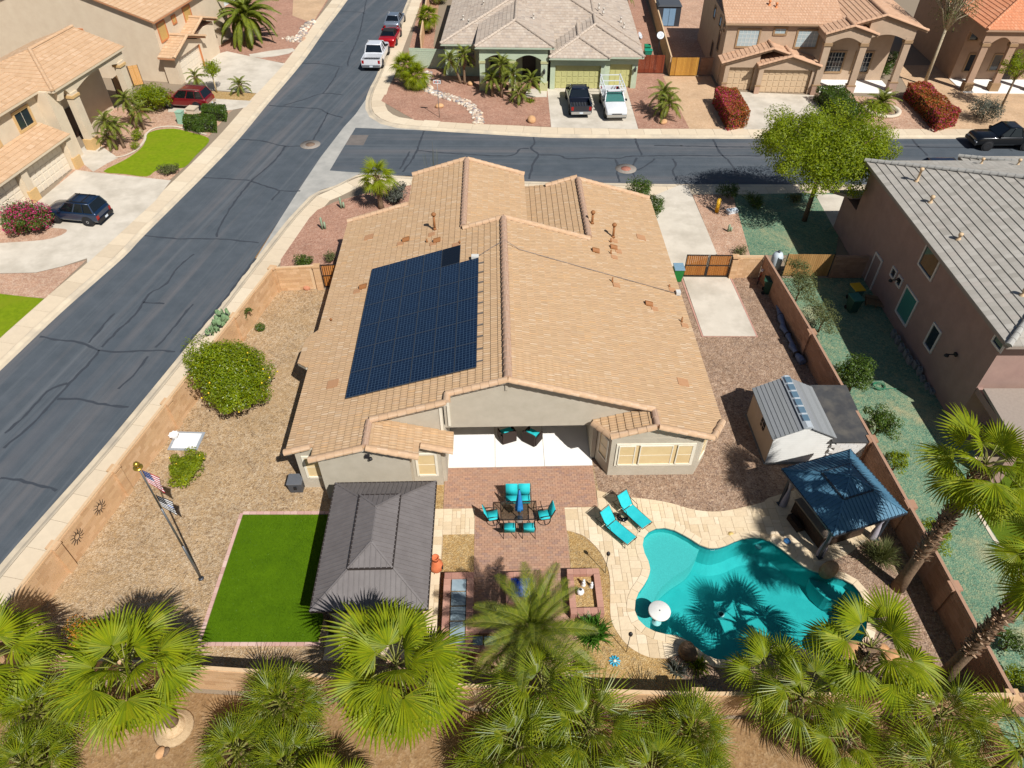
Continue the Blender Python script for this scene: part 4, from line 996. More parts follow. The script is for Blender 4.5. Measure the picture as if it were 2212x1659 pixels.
def palm(name, label, x, y, h, fronds, n, r_tr=0.16, el=(82, -28), scale=1.0, seed=0, group=None, top=None, boots=0.0, cat='palm tree', dead=0, z0=0.0, bow=1.0):
    rnd = random.Random(seed); t = thing(name, label, cat, (x, y, z0), 0, group)
    tx, ty = ((top[0] - x, top[1] - y) if top else (0, 0))
    k = 7; path = [(tx * (i / k) ** 1.4, ty * (i / k) ** 1.4, h * i / k) for i in range(k + 1)]
    if h > 0.35:
        m = MB(); m.tube(path, [r_tr * (1.25 if i == 0 else 1.0 - 0.18 * i / k) for i in range(k + 1)], 10); m.build('trunk', M_bark, t)
    if boots > 0:
        b = MB(); nb = int(boots * h * 85)
        for i in range(nb):
            f = 1 - boots * rnd.random(); j = min(int(f * k), k - 1); u = f * k - j; p = Vector(path[j]).lerp(Vector(path[j + 1]), u); a = rnd.uniform(0, 6.28)
            o = Vector((math.cos(a), math.sin(a), 0)); q = p + o * r_tr * .8; s = Vector((-o.y, o.x, 0)) * rnd.uniform(.03, .06); tip = q + o * rnd.uniform(.1, .2) + Vector((0, 0, rnd.uniform(.08, .24)))
            b.poly([q - s, q + s, tip + s * .5, tip - s * .5]); b.poly([q - s - Vector((0, 0, .05)), q - s, tip - s * .5]); b.poly([q + s, q + s - Vector((0, 0, .05)), tip + s * .5])
        b.build('leaf_bases', M_boot, t)
    c = path[-1]
    for i in range(n):
        f = (i + .5) / n; az = i * 2.39996 + rnd.uniform(-.25, .25); e = el[0] + (el[1] - el[0]) * f ** 0.85 + rnd.uniform(-7, 7); sc = scale * rnd.uniform(0.88, 1.1) * (0.8 + 0.2 * min(1, f * 3))
        o = obj('frond', fronds[i % len(fronds)], t, (c[0], c[1], c[2] - 0.16 * f))
        o.rotation_euler = (rnd.uniform(-.25, .25), -R_(e), az); o.scale = (sc, sc, sc)
    for i in range(dead):
        o = obj('dead_frond', FAN_DEAD[i % 2], t, (c[0], c[1], c[2] - 0.25)); o.rotation_euler = (0, R_(rnd.uniform(50, 75)), rnd.uniform(0, 6.28)); s = scale * rnd.uniform(.6, .8); o.scale = (s, s, s)
    return t
GRP = 'palms along the back wall'
palm('fan_palm', 'large bright fan palm left of the pale stump, below the flagpole', -12.3, 10.1, 4.6, FAN_BIG, 25, 0.22, (80, -44), 1.02, 1, GRP, boots=.5, dead=3)
palm('fan_palm', 'bright fan palm cut off by the left edge above the bushy palms', -17.9, 11.0, 3.4, FAN_BIG, 20, 0.2, (80, -40), 0.95, 2, GRP)
palm('fan_palm', 'large bright fan palm right in front of the brown gazebo', -3.75, 10.35, 4.4, FAN_BIG, 27, 0.22, (80, -46), 1.06, 3, GRP, boots=.5, dead=3)
palm('fan_palm', 'low bright fan palm at the bottom edge left of centre', -5.6, 6.9, 2.2, FAN_BIG, 14, 0.2, (60, -34), 0.75, 4, GRP)
palm('bushy_palm', 'dense dark bushy palm right of the pale stump', -8.05, 10.15, 1.7, FAN_MED, 54, 0.18, (88, -46), 1.35, 5, GRP)
palm('bushy_palm', 'dense bushy palm at the bottom edge, right of the dirt clearing', -9.25, 8.75, 1.4, FAN_MED, 42, 0.16, (88, -38), 1.2, 6, GRP)
palm('bushy_palm', 'dense bushy palm at the bottom edge between dirt clearing and low fan palm', -7.45, 8.2, 1.5, FAN_MED, 44, 0.16, (88, -40), 1.25, 7, GRP)
palm('bushy_palm', 'dark bushy palm at the left edge below the cut off fan palm', -16.5, 9.9, 1.6, FAN_MED, 42, 0.16, (88, -40), 1.25, 8, GRP)
palm('bushy_palm', 'dark bushy palm in the bottom left corner', -16.1, 8.3, 1.4, FAN_MED, 42, 0.16, (88, -40), 1.25, 9, GRP)
palm('date_palm', 'feather leaved date palm in front of the blue tiled fountain', 0.72, 12.3, 2.9, DATE, 26, 0.26, (86, -14), 1.0, 10, boots=.7)
palm('bushy_palm', 'drooping green palm just below the date palm', 1.05, 10.25, 2.7, FAN_DROOP, 17, 0.16, (84, -34), 1.15, 11, GRP)
palm('bushy_palm', 'dense drooping palm at the bottom edge centre', 0.25, 8.6, 2.4, FAN_DROOP, 20, 0.16, (86, -40), 1.15, 12, GRP)
palm('bushy_palm', 'drooping palm with yellowing tips at the bottom right of centre', 2.5, 9.05, 2.6, FAN_DROOP, 20, 0.16, (86, -40), 1.15, 13, GRP, dead=4)
palm('bushy_palm', 'low drooping palm at the bottom edge beside the large fan palm', -0.75, 8.2, 1.3, FAN_MED, 32, 0.14, (86, -36), 1.2, 14, GRP)
palm('bushy_palm', 'low palm at the very bottom edge right of centre', 2.0, 7.9, 1.4, FAN_MED, 34, 0.14, (86, -36), 1.25, 15, GRP)
palm('bushy_palm', 'round bushy palm below the pool by the wall shadow', 6.1, 9.2, 1.6, FAN_MED, 54, 0.16, (88, -46), 1.3, 16, GRP)
palm('bushy_palm', 'small bushy palm at the bottom edge under the round one', 6.3, 7.9, 1.3, FAN_MED, 36, 0.16, (88, -38), 1.15, 17, GRP)
palm('fan_palm', 'drooping fan palm below the pool with long split leaves', 9.75, 9.9, 3.0, FAN_DROOP, 16, 0.16, (84, -40), 1.0, 18, GRP)
palm('fan_palm', 'upright fan palm at the lower pool edge', 8.9, 10.9, 2.7, FAN_MID, 11, 0.14, (70, -20), 0.85, 19, GRP)
palm('fan_palm', 'bright drooping fan palm at the bottom edge below the pool palm', 11.0, 8.7, 2.6, FAN_MID, 13, 0.16, (76, -44), .78, 21, GRP, dead=3)
palm('fan_palm', 'fan palm standing over the right end of the pool', 12.35, 11.35, 3.6, FAN_BIG, 14, 0.24, (70, -46), 0.98, 22, boots=.8)
palm('bushy_palm', 'bluish bushy palm near the bottom right corner by the wall', 14.4, 9.5, 2.4, FAN_DROOP, 17, 0.16, (86, -38), .98, 23, GRP)
palm('bushy_palm', 'drooping palm cut off by the bottom right corner', 16.6, 8.4, 2.4, FAN_DROOP, 18, 0.16, (86, -40), 1.2, 25, GRP)
palm('fan_palm', 'fan palm cut off by the bottom edge below the round bushy palm', 4.3, 7.5, 2.9, FAN_DROOP, 16, 0.16, (82, -36), 1.0, 50, GRP)
palm('fan_palm', 'fan palm cut off by the bottom edge left of the corner palm', 13.2, 7.7, 2.8, FAN_DROOP, 18, 0.16, (84, -36), 1.0, 52, GRP)
palm('tall_fan_palm', 'tall fan palm with shaggy trunk beside the blue gazebo', 16.3, 15.72, 8.1, FAN_BIG, 22, 0.24, (76, -58), 0.92, 26, boots=.72)
palm('tall_fan_palm', 'tall shaggy palm trunk leaving the frame at the right edge', 16.52, 11.87, 8.3, FAN_BIG, 15, 0.24, (76, -60), 0.85, 27, boots=.74)
palm('fan_palm', 'fan palm at the front corner beside the prickly pear', -9.68, 46.96, 2.6, FAN_MID, 20, 0.2, (80, -40), 0.8, 28, boots=.5, dead=7)

# -------------------------------------------------- leafy crowns
def leaves(mb, rnd, c, r, n, size, up=0.5, shell=0.55, flat=1.0):
    """n small leaves through an ellipsoid, denser near its surface"""
    for _ in range(n):
        while True:
            v = Vector((rnd.gauss(0, 1), rnd.gauss(0, 1), rnd.gauss(0, 1)))
            if v.length > 1e-3: break
        v.normalize(); q = shell + (1 - shell) * rnd.random() ** 0.5
        p = Vector((c[0] + v.x * r[0] * q, c[1] + v.y * r[1] * q, c[2] + v.z * r[2] * q))
        if p.z < 0.03: p.z = 0.03 + rnd.random() * .1
        nrm = (v + Vector((rnd.uniform(-.8, .8), rnd.uniform(-.8, .8), rnd.uniform(-.5, .8) + up))).normalized()
        a = nrm.orthogonal().normalized(); a.rotate(Matrix.Rotation(rnd.uniform(0, 6.28), 3, nrm)); b = nrm.cross(a)
        s = size * rnd.uniform(.65, 1.35); w = s * 0.42
        mb.poly([p - a * s * .5, p + b * w * .5 + a * s * .05 + nrm * s * .08, p + a * s * .5, p - b * w * .5 + a * s * .05 + nrm * s * .08])
def clumps(rnd, c, r, n, cr):
    """centres of leaf clumps over an ellipsoid crown"""
    out = []
    for i in range(n):
        f = (i + .5) / n; z = 1 - 1.75 * f; a = i * 2.39996 + rnd.uniform(-.3, .3); q = math.sqrt(max(0, 1 - z * z)); k = rnd.uniform(.62, .92)
        s = cr * rnd.uniform(.7, 1.3)
        out.append(((c[0] + r[0] * q * math.cos(a) * k, c[1] + r[1] * q * math.sin(a) * k, c[2] + r[2] * z * k), (s, s, s * .8)))
    return out
def shrub(name, label, x, y, r, mat, n=3000, size=0.1, cl=16, cz=None, cr=None, trunk=0.0, seed=0, cat='shrub', group=None, fruit=None, flowers=None, limbs=4, shell=.5, rz=0.0, bark=None, lobes=4):
    rnd = random.Random(seed + 100); t = thing(name, label, cat, (x, y, 0), rz, group)
    c = (0, 0, cz if cz is not None else r[2] * 0.9)
    cs_ = []
    for i in range(lobes):      # several leaning masses make an uneven outline
        a = i * 2.39996 + rnd.uniform(-.4, .4); q = .12 if i == 0 else rnd.uniform(.36, .56); k = rnd.uniform(.46, .62) if i else .66
        lc = (c[0] + r[0] * q * math.cos(a), c[1] + r[1] * q * math.sin(a), c[2] + r[2] * rnd.uniform(-.3, .42) * (1 if i else .5))
        cs_ += clumps(rnd, lc, (r[0] * k, r[1] * k, r[2] * k), max(4, cl // lobes), (cr or min(r) * .42) * rnd.uniform(.7, 1.05))
    cl = len(cs_)
    m = MB()
    for cc, rr in cs_: leaves(m, rnd, cc, rr, int(n / cl * .85), size, shell=.35)
    leaves(m, rnd, c, (r[0] * .8, r[1] * .8, r[2] * .8), int(n * .15), size, shell=.3)
    m.build('crown', mat, t, kind='stuff')
    tr = MB(); base = max(trunk, .05); h0 = max(0.15, c[2] - r[2] * .6)
    tr.tube([(0, 0, 0), (rnd.uniform(-.05, .05), rnd.uniform(-.05, .05), h0)], [base * 1.2, base * .85], 8)
    for cc, rr in rnd.sample(cs_, min(limbs, len(cs_))): tr.tube([(0, 0, h0 * .9), (cc[0] * .4, cc[1] * .4, h0 + (cc[2] - h0) * .5), cc], [base * .7, base * .4, base * .15], 5)
    tr.build('trunk', bark or M_bark2, t)
    if flowers:
        fm, nf, fs = flowers; m = MB()
        for cc, rr in cs_:
            if rnd.random() < .72: leaves(m, rnd, (cc[0], cc[1], cc[2] + rr[2] * .12), (rr[0] * 1.04, rr[1] * 1.04, rr[2] * 1.05), int(nf / cl / .72), fs, shell=.85)
        m.build('blossoms', fm, t, kind='stuff')
    if fruit:
        fm, nf, fr = fruit; s = MB(); s.lathe([(0.001, -fr), (fr * .75, -fr * .6), (fr, 0), (fr * .75, fr * .6), (0.001, fr)], 6); me = s.mesh('fruit', fm)
        for i in range(nf):
            cc, rr = rnd.choice(cs_); v = Vector((rnd.gauss(0, 1), rnd.gauss(-.5, 1), rnd.gauss(0.1, 1))).normalized()
            obj('fruit', me, t, (cc[0] + v.x * rr[0] * 1.02, cc[1] + v.y * rr[1] * 1.02, cc[2] + v.z * rr[2] * 1.02))
    return t
def hedge(name, label, quad, h, mat, n, size, seed=0, flowers=None, cat='hedge', round_=0.12):
    """clipped hedge over a four cornered plan outline"""
    rnd = random.Random(seed); cx = sum(p[0] for p in quad) / 4; cy = sum(p[1] for p in quad) / 4; t = thing(name, label, cat, (cx, cy, 0))
    q = [Vector((p[0] - cx, p[1] - cy)) for p in quad]
    P = lambda u, v: (q[0] * (1 - u) + q[1] * u) * (1 - v) + (q[3] * (1 - u) + q[2] * u) * v
    def fill(m, n, size, lo):
        for _ in range(n):
            u, v, w = rnd.random(), rnd.random(), rnd.random(); k = rnd.random(); d = rnd.uniform(0, .1) ** 1
            if k < .45: w = 1 - d * rnd.random()
            elif k < .6: u = d * rnd.random()
            elif k < .75: u = 1 - d * rnd.random()
            elif k < .88: v = d * .5 * rnd.random()
            elif k < .97: v = 1 - d * .5 * rnd.random()
            p2 = P(u, v); bulge = 0.09 * math.sin(p2.x * 3.1 + seed) * math.cos(p2.y * 2.3); p = Vector((p2.x, p2.y, max(.04, w * h + bulge * w)))
            nr = Vector((rnd.uniform(-1, 1), rnd.uniform(-1, 1), rnd.uniform(-.2, 1.2))).normalized(); a = nr.orthogonal().normalized(); a.rotate(Matrix.Rotation(rnd.uniform(0, 6.28), 3, nr)); b = nr.cross(a); s = size * rnd.uniform(.7, 1.3)
            if lo is not None and (math.sin(p2.x * 1.7 + seed) + math.cos(p2.y * 1.1 + seed * 2) + rnd.uniform(-1.3, 1.3)) < lo: continue
            m.poly([p - a * s * .5, p + b * s * .25, p + a * s * .5, p - b * s * .25])
    m = MB(); fill(m, n, size, None); m.build('foliage', mat, t, kind='stuff')
    core = MB(); qq = [P(.12, .06), P(.88, .06), P(.88, .94), P(.12, .94)]; core.prism(ccw([(p.x, p.y) for p in qq]), 0.0, h * .86); core.build('twigs', plain('hedge_core', (0.03, 0.028, 0.012, 1), 0.95), t)
    if flowers: m = MB(); fill(m, flowers[1], flowers[2], flowers[3]); m.build('blossoms', flowers[0], t, kind='stuff')
    return t
L_lem = leaf('lemon_leaf', [(0.10, 0.16, 0.005, 1), (0.20, 0.27, 0.005, 1), (0.30, 0.34, 0.006, 1), (0.15, 0.22, 0.005, 1)], 0.45, 0.35, 0.5)
L_dk = leaf('dark_leaf', [(0.03, 0.065, 0.008, 1), (0.075, 0.13, 0.01, 1), (0.05, 0.095, 0.01, 1), (0.12, 0.17, 0.012, 1)], 0.3, 0.4, 0.45)
L_br = leaf('bright_leaf', [(0.20, 0.27, 0.008, 1), (0.30, 0.36, 0.01, 1), (0.13, 0.20, 0.008, 1), (0.36, 0.40, 0.012, 1)], 0.5, 0.45, 0.35)
L_gr = leaf('grey_leaf', [(0.10, 0.11, 0.085, 1), (0.15, 0.16, 0.13, 1), (0.08, 0.09, 0.06, 1), (0.13, 0.12, 0.12, 1)], 0.25, 0.7, 0.2)
L_ol = leaf('olive_leaf', [(0.10, 0.115, 0.04, 1), (0.16, 0.17, 0.06, 1), (0.07, 0.085, 0.03, 1)], 0.3, 0.6, 0.2)
L_rd = leaf('red_leaf', [(0.36, 0.08, 0.03, 1), (0.46, 0.10, 0.04, 1), (0.26, 0.13, 0.02, 1), (0.18, 0.16, 0.02, 1)], 0.3, 0.6, 0.2)
L_mag = leaf('magenta_bract', [(0.45, 0.02, 0.10, 1), (0.58, 0.05, 0.20, 1), (0.38, 0.015, 0.07, 1), (0.62, 0.10, 0.28, 1)], 0.35, 0.6, 0.2)
L_or = leaf('orange_bract', [(0.55, 0.16, 0.02, 1), (0.62, 0.28, 0.03, 1), (0.30, 0.24, 0.03, 1)], 0.3, 0.6, 0.2)
M_lem = plain('lemon_skin', (0.75, 0.50, 0.02, 1), 0.45)
lem = shrub('lemon_tree', 'large round lemon tree with yellow fruit by the left wall', -14.45, 26.5, (2.1, 2.0, 2.2), L_lem, 42000, 0.125, 72, 2.25, 0.66, 0.12, 1, 'tree', fruit=(M_lem, 70, 0.05), lobes=7)
shrub('lemon_tree', 'small yellow green citrus bush below the utility lid', -15.45, 21.6, (1.0, 0.95, 0.7), L_br, 4200, 0.12, 22, 0.72, 0.36, 0.06, 2, 'bush', fruit=(M_lem, 12, 0.035))
shrub('flowering_shrub', 'orange and green flowering shrub in the back left corner', -16.6, 13.2, (1.5, 0.8, 0.7), L_br, 2600, 0.11, 18, 0.7, 0.4, 0.05, 3, flowers=(L_or, 1500, 0.1))
# right hand neighbours' side yard, along the wall
shrub('round_tree', 'dense round dark green tree beyond the right wall, left of the garden hose', 18.3, 27.6, (1.05, 1.05, 1.05), L_dk, 5200, 0.13, 24, 1.3, 0.45, 0.07, 4, 'tree')
shrub('round_tree', 'medium green bush tree beyond the right wall below the round tree', 18.35, 24.2, (0.85, 0.85, 0.85), L_dk, 3000, 0.12, 18, 1.1, 0.38, 0.06, 5, 'tree')
shrub('small_bush', 'small sparse bush beyond the right wall above the tall palm', 18.55, 22.1, (0.6, 0.6, 0.55), L_br, 1100, 0.11, 12, .7, 0.28, 0.04, 6)
shrub('small_bush', 'small bright bush beside the tall palm trunk beyond the wall', 18.4, 17.7, (0.65, 0.8, 0.7), L_br, 1400, 0.12, 12, .8, 0.3, 0.04, 7)
shrub('small_bush', 'dark bush beyond the wall beside the lower tall palm trunk', 19.4, 13.0, (0.6, 0.6, 0.5), L_dk, 900, 0.11, 10, .6, 0.28, 0.04, 8)
shrub('small_bush', 'bright bush beyond the wall in the lower right', 18.9, 11.6, (0.6, 0.5, 0.5), L_br, 900, 0.11, 10, .6, 0.28, 0.04, 9)
shrub('tall_shrub', 'airy olive green shrub over the top end of the right wall', 17.7, 35.6, (0.95, 2.1, 1.1), L_ol, 4200, 0.1, 26, 1.5, 0.5, 0.05, 10)
shrub('tall_shrub', 'loose greyish shrub beyond the wall above the round tree', 18.2, 32.6, (0.8, 1.6, 0.8), L_ol, 2600, 0.1, 18, 1.1, 0.42, 0.05, 11)
# trees and hedges in the streets
tr = shrub('street_tree', 'tall bright green tree in front of the grey roofed house', 21.1, 45.2, (5.2, 4.0, 2.7), L_br, 62000, 0.16, 120, 5.2, 0.95, 0.16, 12, 'tree', limbs=22, lobes=10)
shrub('bush_row', 'dark leafy bush in the shade under the street tree', 16.3, 48.6, (1.0, 0.9, 0.55), L_dk, 1200, 0.13, 12, .5, 0.4, 0.05, 13)
shrub('bush_row', 'second dark leafy bush under the street tree beside the gravel strip', 17.9, 47.3, (0.8, 0.8, 0.6), L_dk, 1100, 0.13, 12, .5, 0.4, 0.05, 14)
shrub('round_bush', 'round clipped bush at the right front corner of the tan roof', 9.5, 48.0, (1.05, 1.05, .95), L_dk, 3200, 0.12, 22, 1.1, 0.42, 0.05, 15)
shrub('round_bush', 'clipped bush beside the drive next to the tan roof edge', 10.25, 45.9, (0.75, 1.3, .85), L_dk, 2600, 0.12, 20, .9, 0.38, 0.05, 16)
hedge('bougainvillea_hedge', 'clipped red and magenta hedge left of the two storey tan house', [(18.66, 65.93), (20.65, 66.11), (20.68, 60.84), (18.74, 60.04)], 1.5, L_rd, 6500, 0.16, 3, (L_mag, 3600, 0.17, 0.1))
hedge('bougainvillea_hedge', 'long clipped red and magenta hedge by the bare tree', [(36.91, 67.21), (38.9, 67.95), (39.07, 61), (36.74, 59.73)], 1.4, L_rd, 7500, 0.16, 5, (L_mag, 3400, 0.17, 0.2))
hedge('clipped_hedge', 'clipped dark green hedge in front of the arched porch', [(28.26, 66.66), (30.86, 66.84), (30.72, 60.36), (29.05, 59.42)], 1.4, L_dk, 7500, 0.15, 8)
shrub('grey_bush', 'round grey lavender bush beside the black pickup', (42, 62.14)[0], (42, 62.14)[1], (1.6, 1.5, 1.1), L_gr, 4200, 0.13, 26, 1.0, 0.6, 0.05, 17)
bt = shrub('bare_tree', 'thin half bare tree with pale branches beside the red hedge', 40.3, 70.4, (3.1, 2.8, 4.2), L_ol, 5200, 0.16, 60, 8.0, 0.8, 0.14, 18, 'tree', limbs=40, bark=surf('pale_bark', srgb(150, 136, 112), srgb(178, 164, 138), 5, .95, .5, 30))
shrub('thin_tree', 'small thin leaning tree with yellow green leaves at the right edge', 45.0, 64.8, (1.7, 1.6, 1.6), L_br, 2600, 0.16, 22, 3.9, 0.6, 0.09, 19, 'tree', limbs=8)
shrub('porch_bush', 'dark green bush beside the porch of the two storey tan house', 38.0, 74.5, (1.3, 1.2, 1.0), L_dk, 1500, 0.16, 14, 1.0, .5, .05, 20)

# ================================================================== NEIGHBOURING HOUSES
def House(name, label, o, yaw):
    h = thing(name, label, 'house', (o[0], o[1], 0), R_(yaw)); h['_off'] = (0.0, 0.0, 0.0)
    h['_c'] = (0.0, 0.0); return h
def camloc(h):
    a = -h.rotation_euler[2]; x, y = -h.location.x, -h.location.y
    return (x * math.cos(a) - y * math.sin(a), x * math.sin(a) + y * math.cos(a))
def hip(rf, x0, x1, y0, y1, ez, k, front='hip', back='open', left=True, right=True, capm=None, cr=0.15):
    """roof with ridge along y; front/back: hip, gable or open"""
    w = (x1 - x0) / 2; xm = (x0 + x1) / 2; zr = ez + k * w
    ya = y0 + (w if front == 'hip' else 0); yb = y1 - (w if back == 'hip' else 0)
    if left: rf.plane([(x0, y0), (xm, ya), (xm, yb), (x0, y1)], (x0, y0, ez), (1, 0), k)
    if right: rf.plane([(x1, y0), (x1, y1), (xm, yb), (xm, ya)], (x1, y0, ez), (-1, 0), k)
    rf.cap_run((xm, ya, zr + .03), (xm, yb, zr + .03), cr, 0.42, 'ridge_tile', capm)
    if front == 'hip':
        rf.plane([(x0, y0), (x1, y0), (xm, ya)], (x0, y0, ez), (0, 1), k)
        rf.cap_run((x0, y0, ez + .03), (xm, ya, zr + .03), cr, 0.42, 'hip_tile', capm); rf.cap_run((x1, y0, ez + .03), (xm, ya, zr + .03), cr, 0.42, 'hip_tile', capm)
    elif front == 'gable':
        rf.cap_run((x0, y0, ez + .03), (xm, ya, zr + .03), cr, 0.42, 'rake_tile', capm); rf.cap_run((x1, y0, ez + .03), (xm, ya, zr + .03), cr, 0.42, 'rake_tile', capm)
    if back == 'hip':
        rf.plane([(x1, y1), (x0, y1), (xm, yb)], (x0, y1, ez), (0, -1), k)
        rf.cap_run((x0, y1, ez + .03), (xm, yb, zr + .03), cr, 0.42, 'hip_tile', capm); rf.cap_run((x1, y1, ez + .03), (xm, yb, zr + .03), cr, 0.42, 'hip_tile', capm)
def arch_wall(mb, spans, x0, x1, ztop, y0, y1, rise=0.45, col_z=None):
    """header wall with arched undersides; spans: list of (xa, xb, z_spring)"""
    pts = [(x0, spans[0][2] if col_z is None else col_z)]
    low = []
    for xa, xb, zs in spans:
        for i in range(13):
            t = i / 12; low.append((xa + (xb - xa) * t, zs + rise * math.sin(math.pi * t)))
    pts = [(x0, spans[0][2])] + low + [(x1, spans[-1][2])]
    top = ztop if isinstance(ztop, list) else [(x1, ztop), (x0, ztop)]
    # built as vertical quads between underside and top
    def tz(x):
        T = sorted(top)
        for a, b in zip(T, T[1:]):
            if a[0] - 1e-6 <= x <= b[0] + 1e-6: return a[1] + (b[1] - a[1]) * (x - a[0]) / max(1e-6, b[0] - a[0])
        return T[-1][1]
    xs = sorted(set([round(p[0], 4) for p in pts] + [round(p[0], 4) for p in top if x0 < p[0] < x1]))
    def lz(x):
        for a, b in zip(pts, pts[1:]):
            if a[0] - 1e-6 <= x <= b[0] + 1e-6 and b[0] > a[0]: return a[1] + (b[1] - a[1]) * (x - a[0]) / (b[0] - a[0])
        return pts[-1][1]
    for a, b in zip(xs, xs[1:]):
        la, lb, ta, tb = lz(a), lz(b), tz(a), tz(b)
        mb.poly([(a, y0, la), (b, y0, lb), (b, y0, tb), (a, y0, ta)]); mb.poly([(b, y1, lb), (a, y1, la), (a, y1, ta), (b, y1, tb)]); mb.poly([(a, y1, la), (b, y1, lb), (b, y0, lb), (a, y0, la)])
    for x in (x0, x1): mb.poly([(x, y0, lz(x)), (x, y1, lz(x)), (x, y1, tz(x)), (x, y0, tz(x))])
def garage_door(h, x0, x1, y, z1, mat, trim, cols, rows=4, tw=0.14):
    d = MB(); d.box(x0, y, 0.0, x1, y + 0.06, z1); door = d.build('garage_door', mat, h)
    pw = (x1 - x0) / cols; ph = z1 / rows
    me = MB().box(-pw / 2 + .07, -0.03, -ph / 2 + .06, pw / 2 - .07, 0.0, ph / 2 - .06).mesh('panel', mat)
    for i in range(cols):
        for j in range(rows): obj('panel', me, door, (x0 + pw * (i + .5), y - .001, ph * (j + .5)))
    t = MB(); t.box(x0 - tw, y - .28, 0, x0 - .002, y - .09, z1 + tw).box(x1 + .002, y - .28, 0, x1 + tw, y - .09, z1 + tw).box(x0, y - .281, z1 + .002, x1, y - .091, z1 + tw)
    t.build('door_trim', trim, h)
def wall_gar(mb, x0, x1, doors, y0, y1, ztop):
    """front wall with door openings; doors: (xa, xb, zt); ztop: list of (x,z) or number"""
    T = sorted(ztop) if isinstance(ztop, list) else [(x0, ztop), (x1, ztop)]
    def tz(x):
        for a, b in zip(T, T[1:]):
            if a[0] - 1e-6 <= x <= b[0] + 1e-6: return a[1] + (b[1] - a[1]) * (x - a[0]) / max(1e-6, b[0] - a[0])
        return T[-1][1]
    xs = sorted(set([x0, x1] + [p[0] for p in T if x0 < p[0] < x1] + [q for d in doors for q in d[:2]]))
    for a, b in zip(xs, xs[1:]):
        c = (a + b) / 2; zb = 0.0
        for d in doors:
            if d[0] < c < d[1]: zb = d[2]
        mb.poly([(a, y0, zb), (b, y0, zb), (b, y0, tz(b)), (a, y0, tz(a))]); mb.poly([(b, y1, zb), (a, y1, zb), (a, y1, tz(a)), (b, y1, tz(b))]); mb.poly([(a, y1, zb), (b, y1, zb), (b, y0, zb), (a, y0, zb)])
    for d in doors:
        for x in d[:2]: mb.poly([(x, y0, 0), (x, y1, 0), (x, y1, d[2]), (x, y0, d[2])])
    for x in (x0, x1): mb.poly([(x, y0, 0), (x, y1, 0), (x, y1, tz(x)), (x, y0, tz(x))])
M_glass = window_glass('dark_glass'); M_gcurt = plain('curtained_glass', srgb(170, 184, 186), 0.15, 0, .6)
M_wgl = plain('blind_gold', srgb(196, 160, 96), 0.3)

# ---------------- grey roofed two storey house on the right
M_gtile = pieces_mat('grey_roof_tile', [srgb(150, 144, 134), srgb(166, 160, 150), srgb(158, 152, 142), srgb(172, 166, 156), srgb(162, 154, 144)], 0.85, 5, .2, .08)
M_gcap = pieces_mat('grey_cap_tile', [srgb(150, 148, 142), srgb(168, 164, 156), srgb(158, 156, 150)], 0.85, 5, .2, .08)
M_mauve = surf('mauve_stucco', srgb(150, 122, 112), srgb(166, 136, 124), 1.2, 0.92, 0.4, 50)
M_wtrim = plain('white_trim', srgb(214, 204, 194), .7)
hR = House('grey_roof_house', 'two storey house with grey tiled roof at the right edge', (22.85, 24.2), 0)
rf = Roof(hR, M_gtile, 0.33, 0.40, 0, 300, plain('grey_fascia', srgb(150, 136, 124), .8), camloc(hR))
hip(rf, -0.4, 15.6, 0.2, 18.2, 5.95, 0.33, 'hip', 'hip', capm=M_gcap)
hip(rf, 8.6, 17, 12, 23.0, 3.9, 0.33, 'open', 'hip', capm=M_gcap)
rf.plane([(-0.3, 18.3), (6.5, 18.3), (6.5, 20.4), (-0.9, 20.4)], (0, 20.4, 2.7), (0, -1), 0.33)
rf.plane([(0.0, -3.0), (9, -3.0), (9, 0.5), (0.0, 0.5)], (0, -3.0, 2.75), (0, 1), 0.08, tiles=False)
rf.finish()
w = MB(); w.box(0, 0.9, 0, 15, 17.8, 5.9).box(0.05, 17.81, 0, 14, 20.1, 2.6).box(0.02, -2.9, 2.35, 9, -2.6, 2.78).box(0.03, -2.9, 0, 0.5, -2.5, 2.34).box(4.5, -2.9, 0, 5, -2.5, 2.34).box(0.04, -2.59, 2.35, 0.3, 0.89, 2.7); w.build('walls', M_mauve, hR)
mw = (M_wtrim, M_glass); WY = lambda y: y - 24.2
for ya, yb, za, zb_, mt in ((33.55, 31.8, 4.2, 5.6, mw), (35.6, 34.95, 2.05, 2.7, mw), (34.7, 34.1, 2.05, 2.7, mw), (33.6, 32.0, 0.85, 2.75, (M_wtrim, plain('teal_glass', srgb(70, 128, 118), .2))), (30.05, 29.1, 1.35, 2.85, mw), (25.85, 24.95, 5.05, 5.75, mw)):
    window(hR, (0, WY(ya)), (0, WY(yb)), za, zb_, 1, 0.11, 0.06, mt)
dm = MB(); dm.box(-.05, WY(36.9), 0.02, -.001, WY(37.75), 2.05); dr_ = dm.build('side_door', plain('door_mauve', srgb(150, 126, 118), .6), hR)
dt = MB(); dt.box(-.07, WY(36.78), 0, -.002, WY(36.895), 2.2).box(-.07, WY(37.755), 0, -.002, WY(37.87), 2.2).box(-.069, WY(36.9), 2.06, -.003, WY(37.75), 2.2); dt.build('door_trim', M_wtrim, hR)
for y, z in ((27.4, 2.75), (34.5, 2.35)):
    m = MB(); m.box(-.12, WY(y) - .1, z, -.002, WY(y) + .1, z + .16).box(-.5, WY(y) - .02, z + .05, -.12, WY(y) + .02, z + .1).lathe([(.001, .1), (.1, .1), (.13, 0)], 8, (-.5, WY(y), z - .02)); m.build('flood_light', plain('fixture_dark', srgb(40, 38, 40), .5), hR)
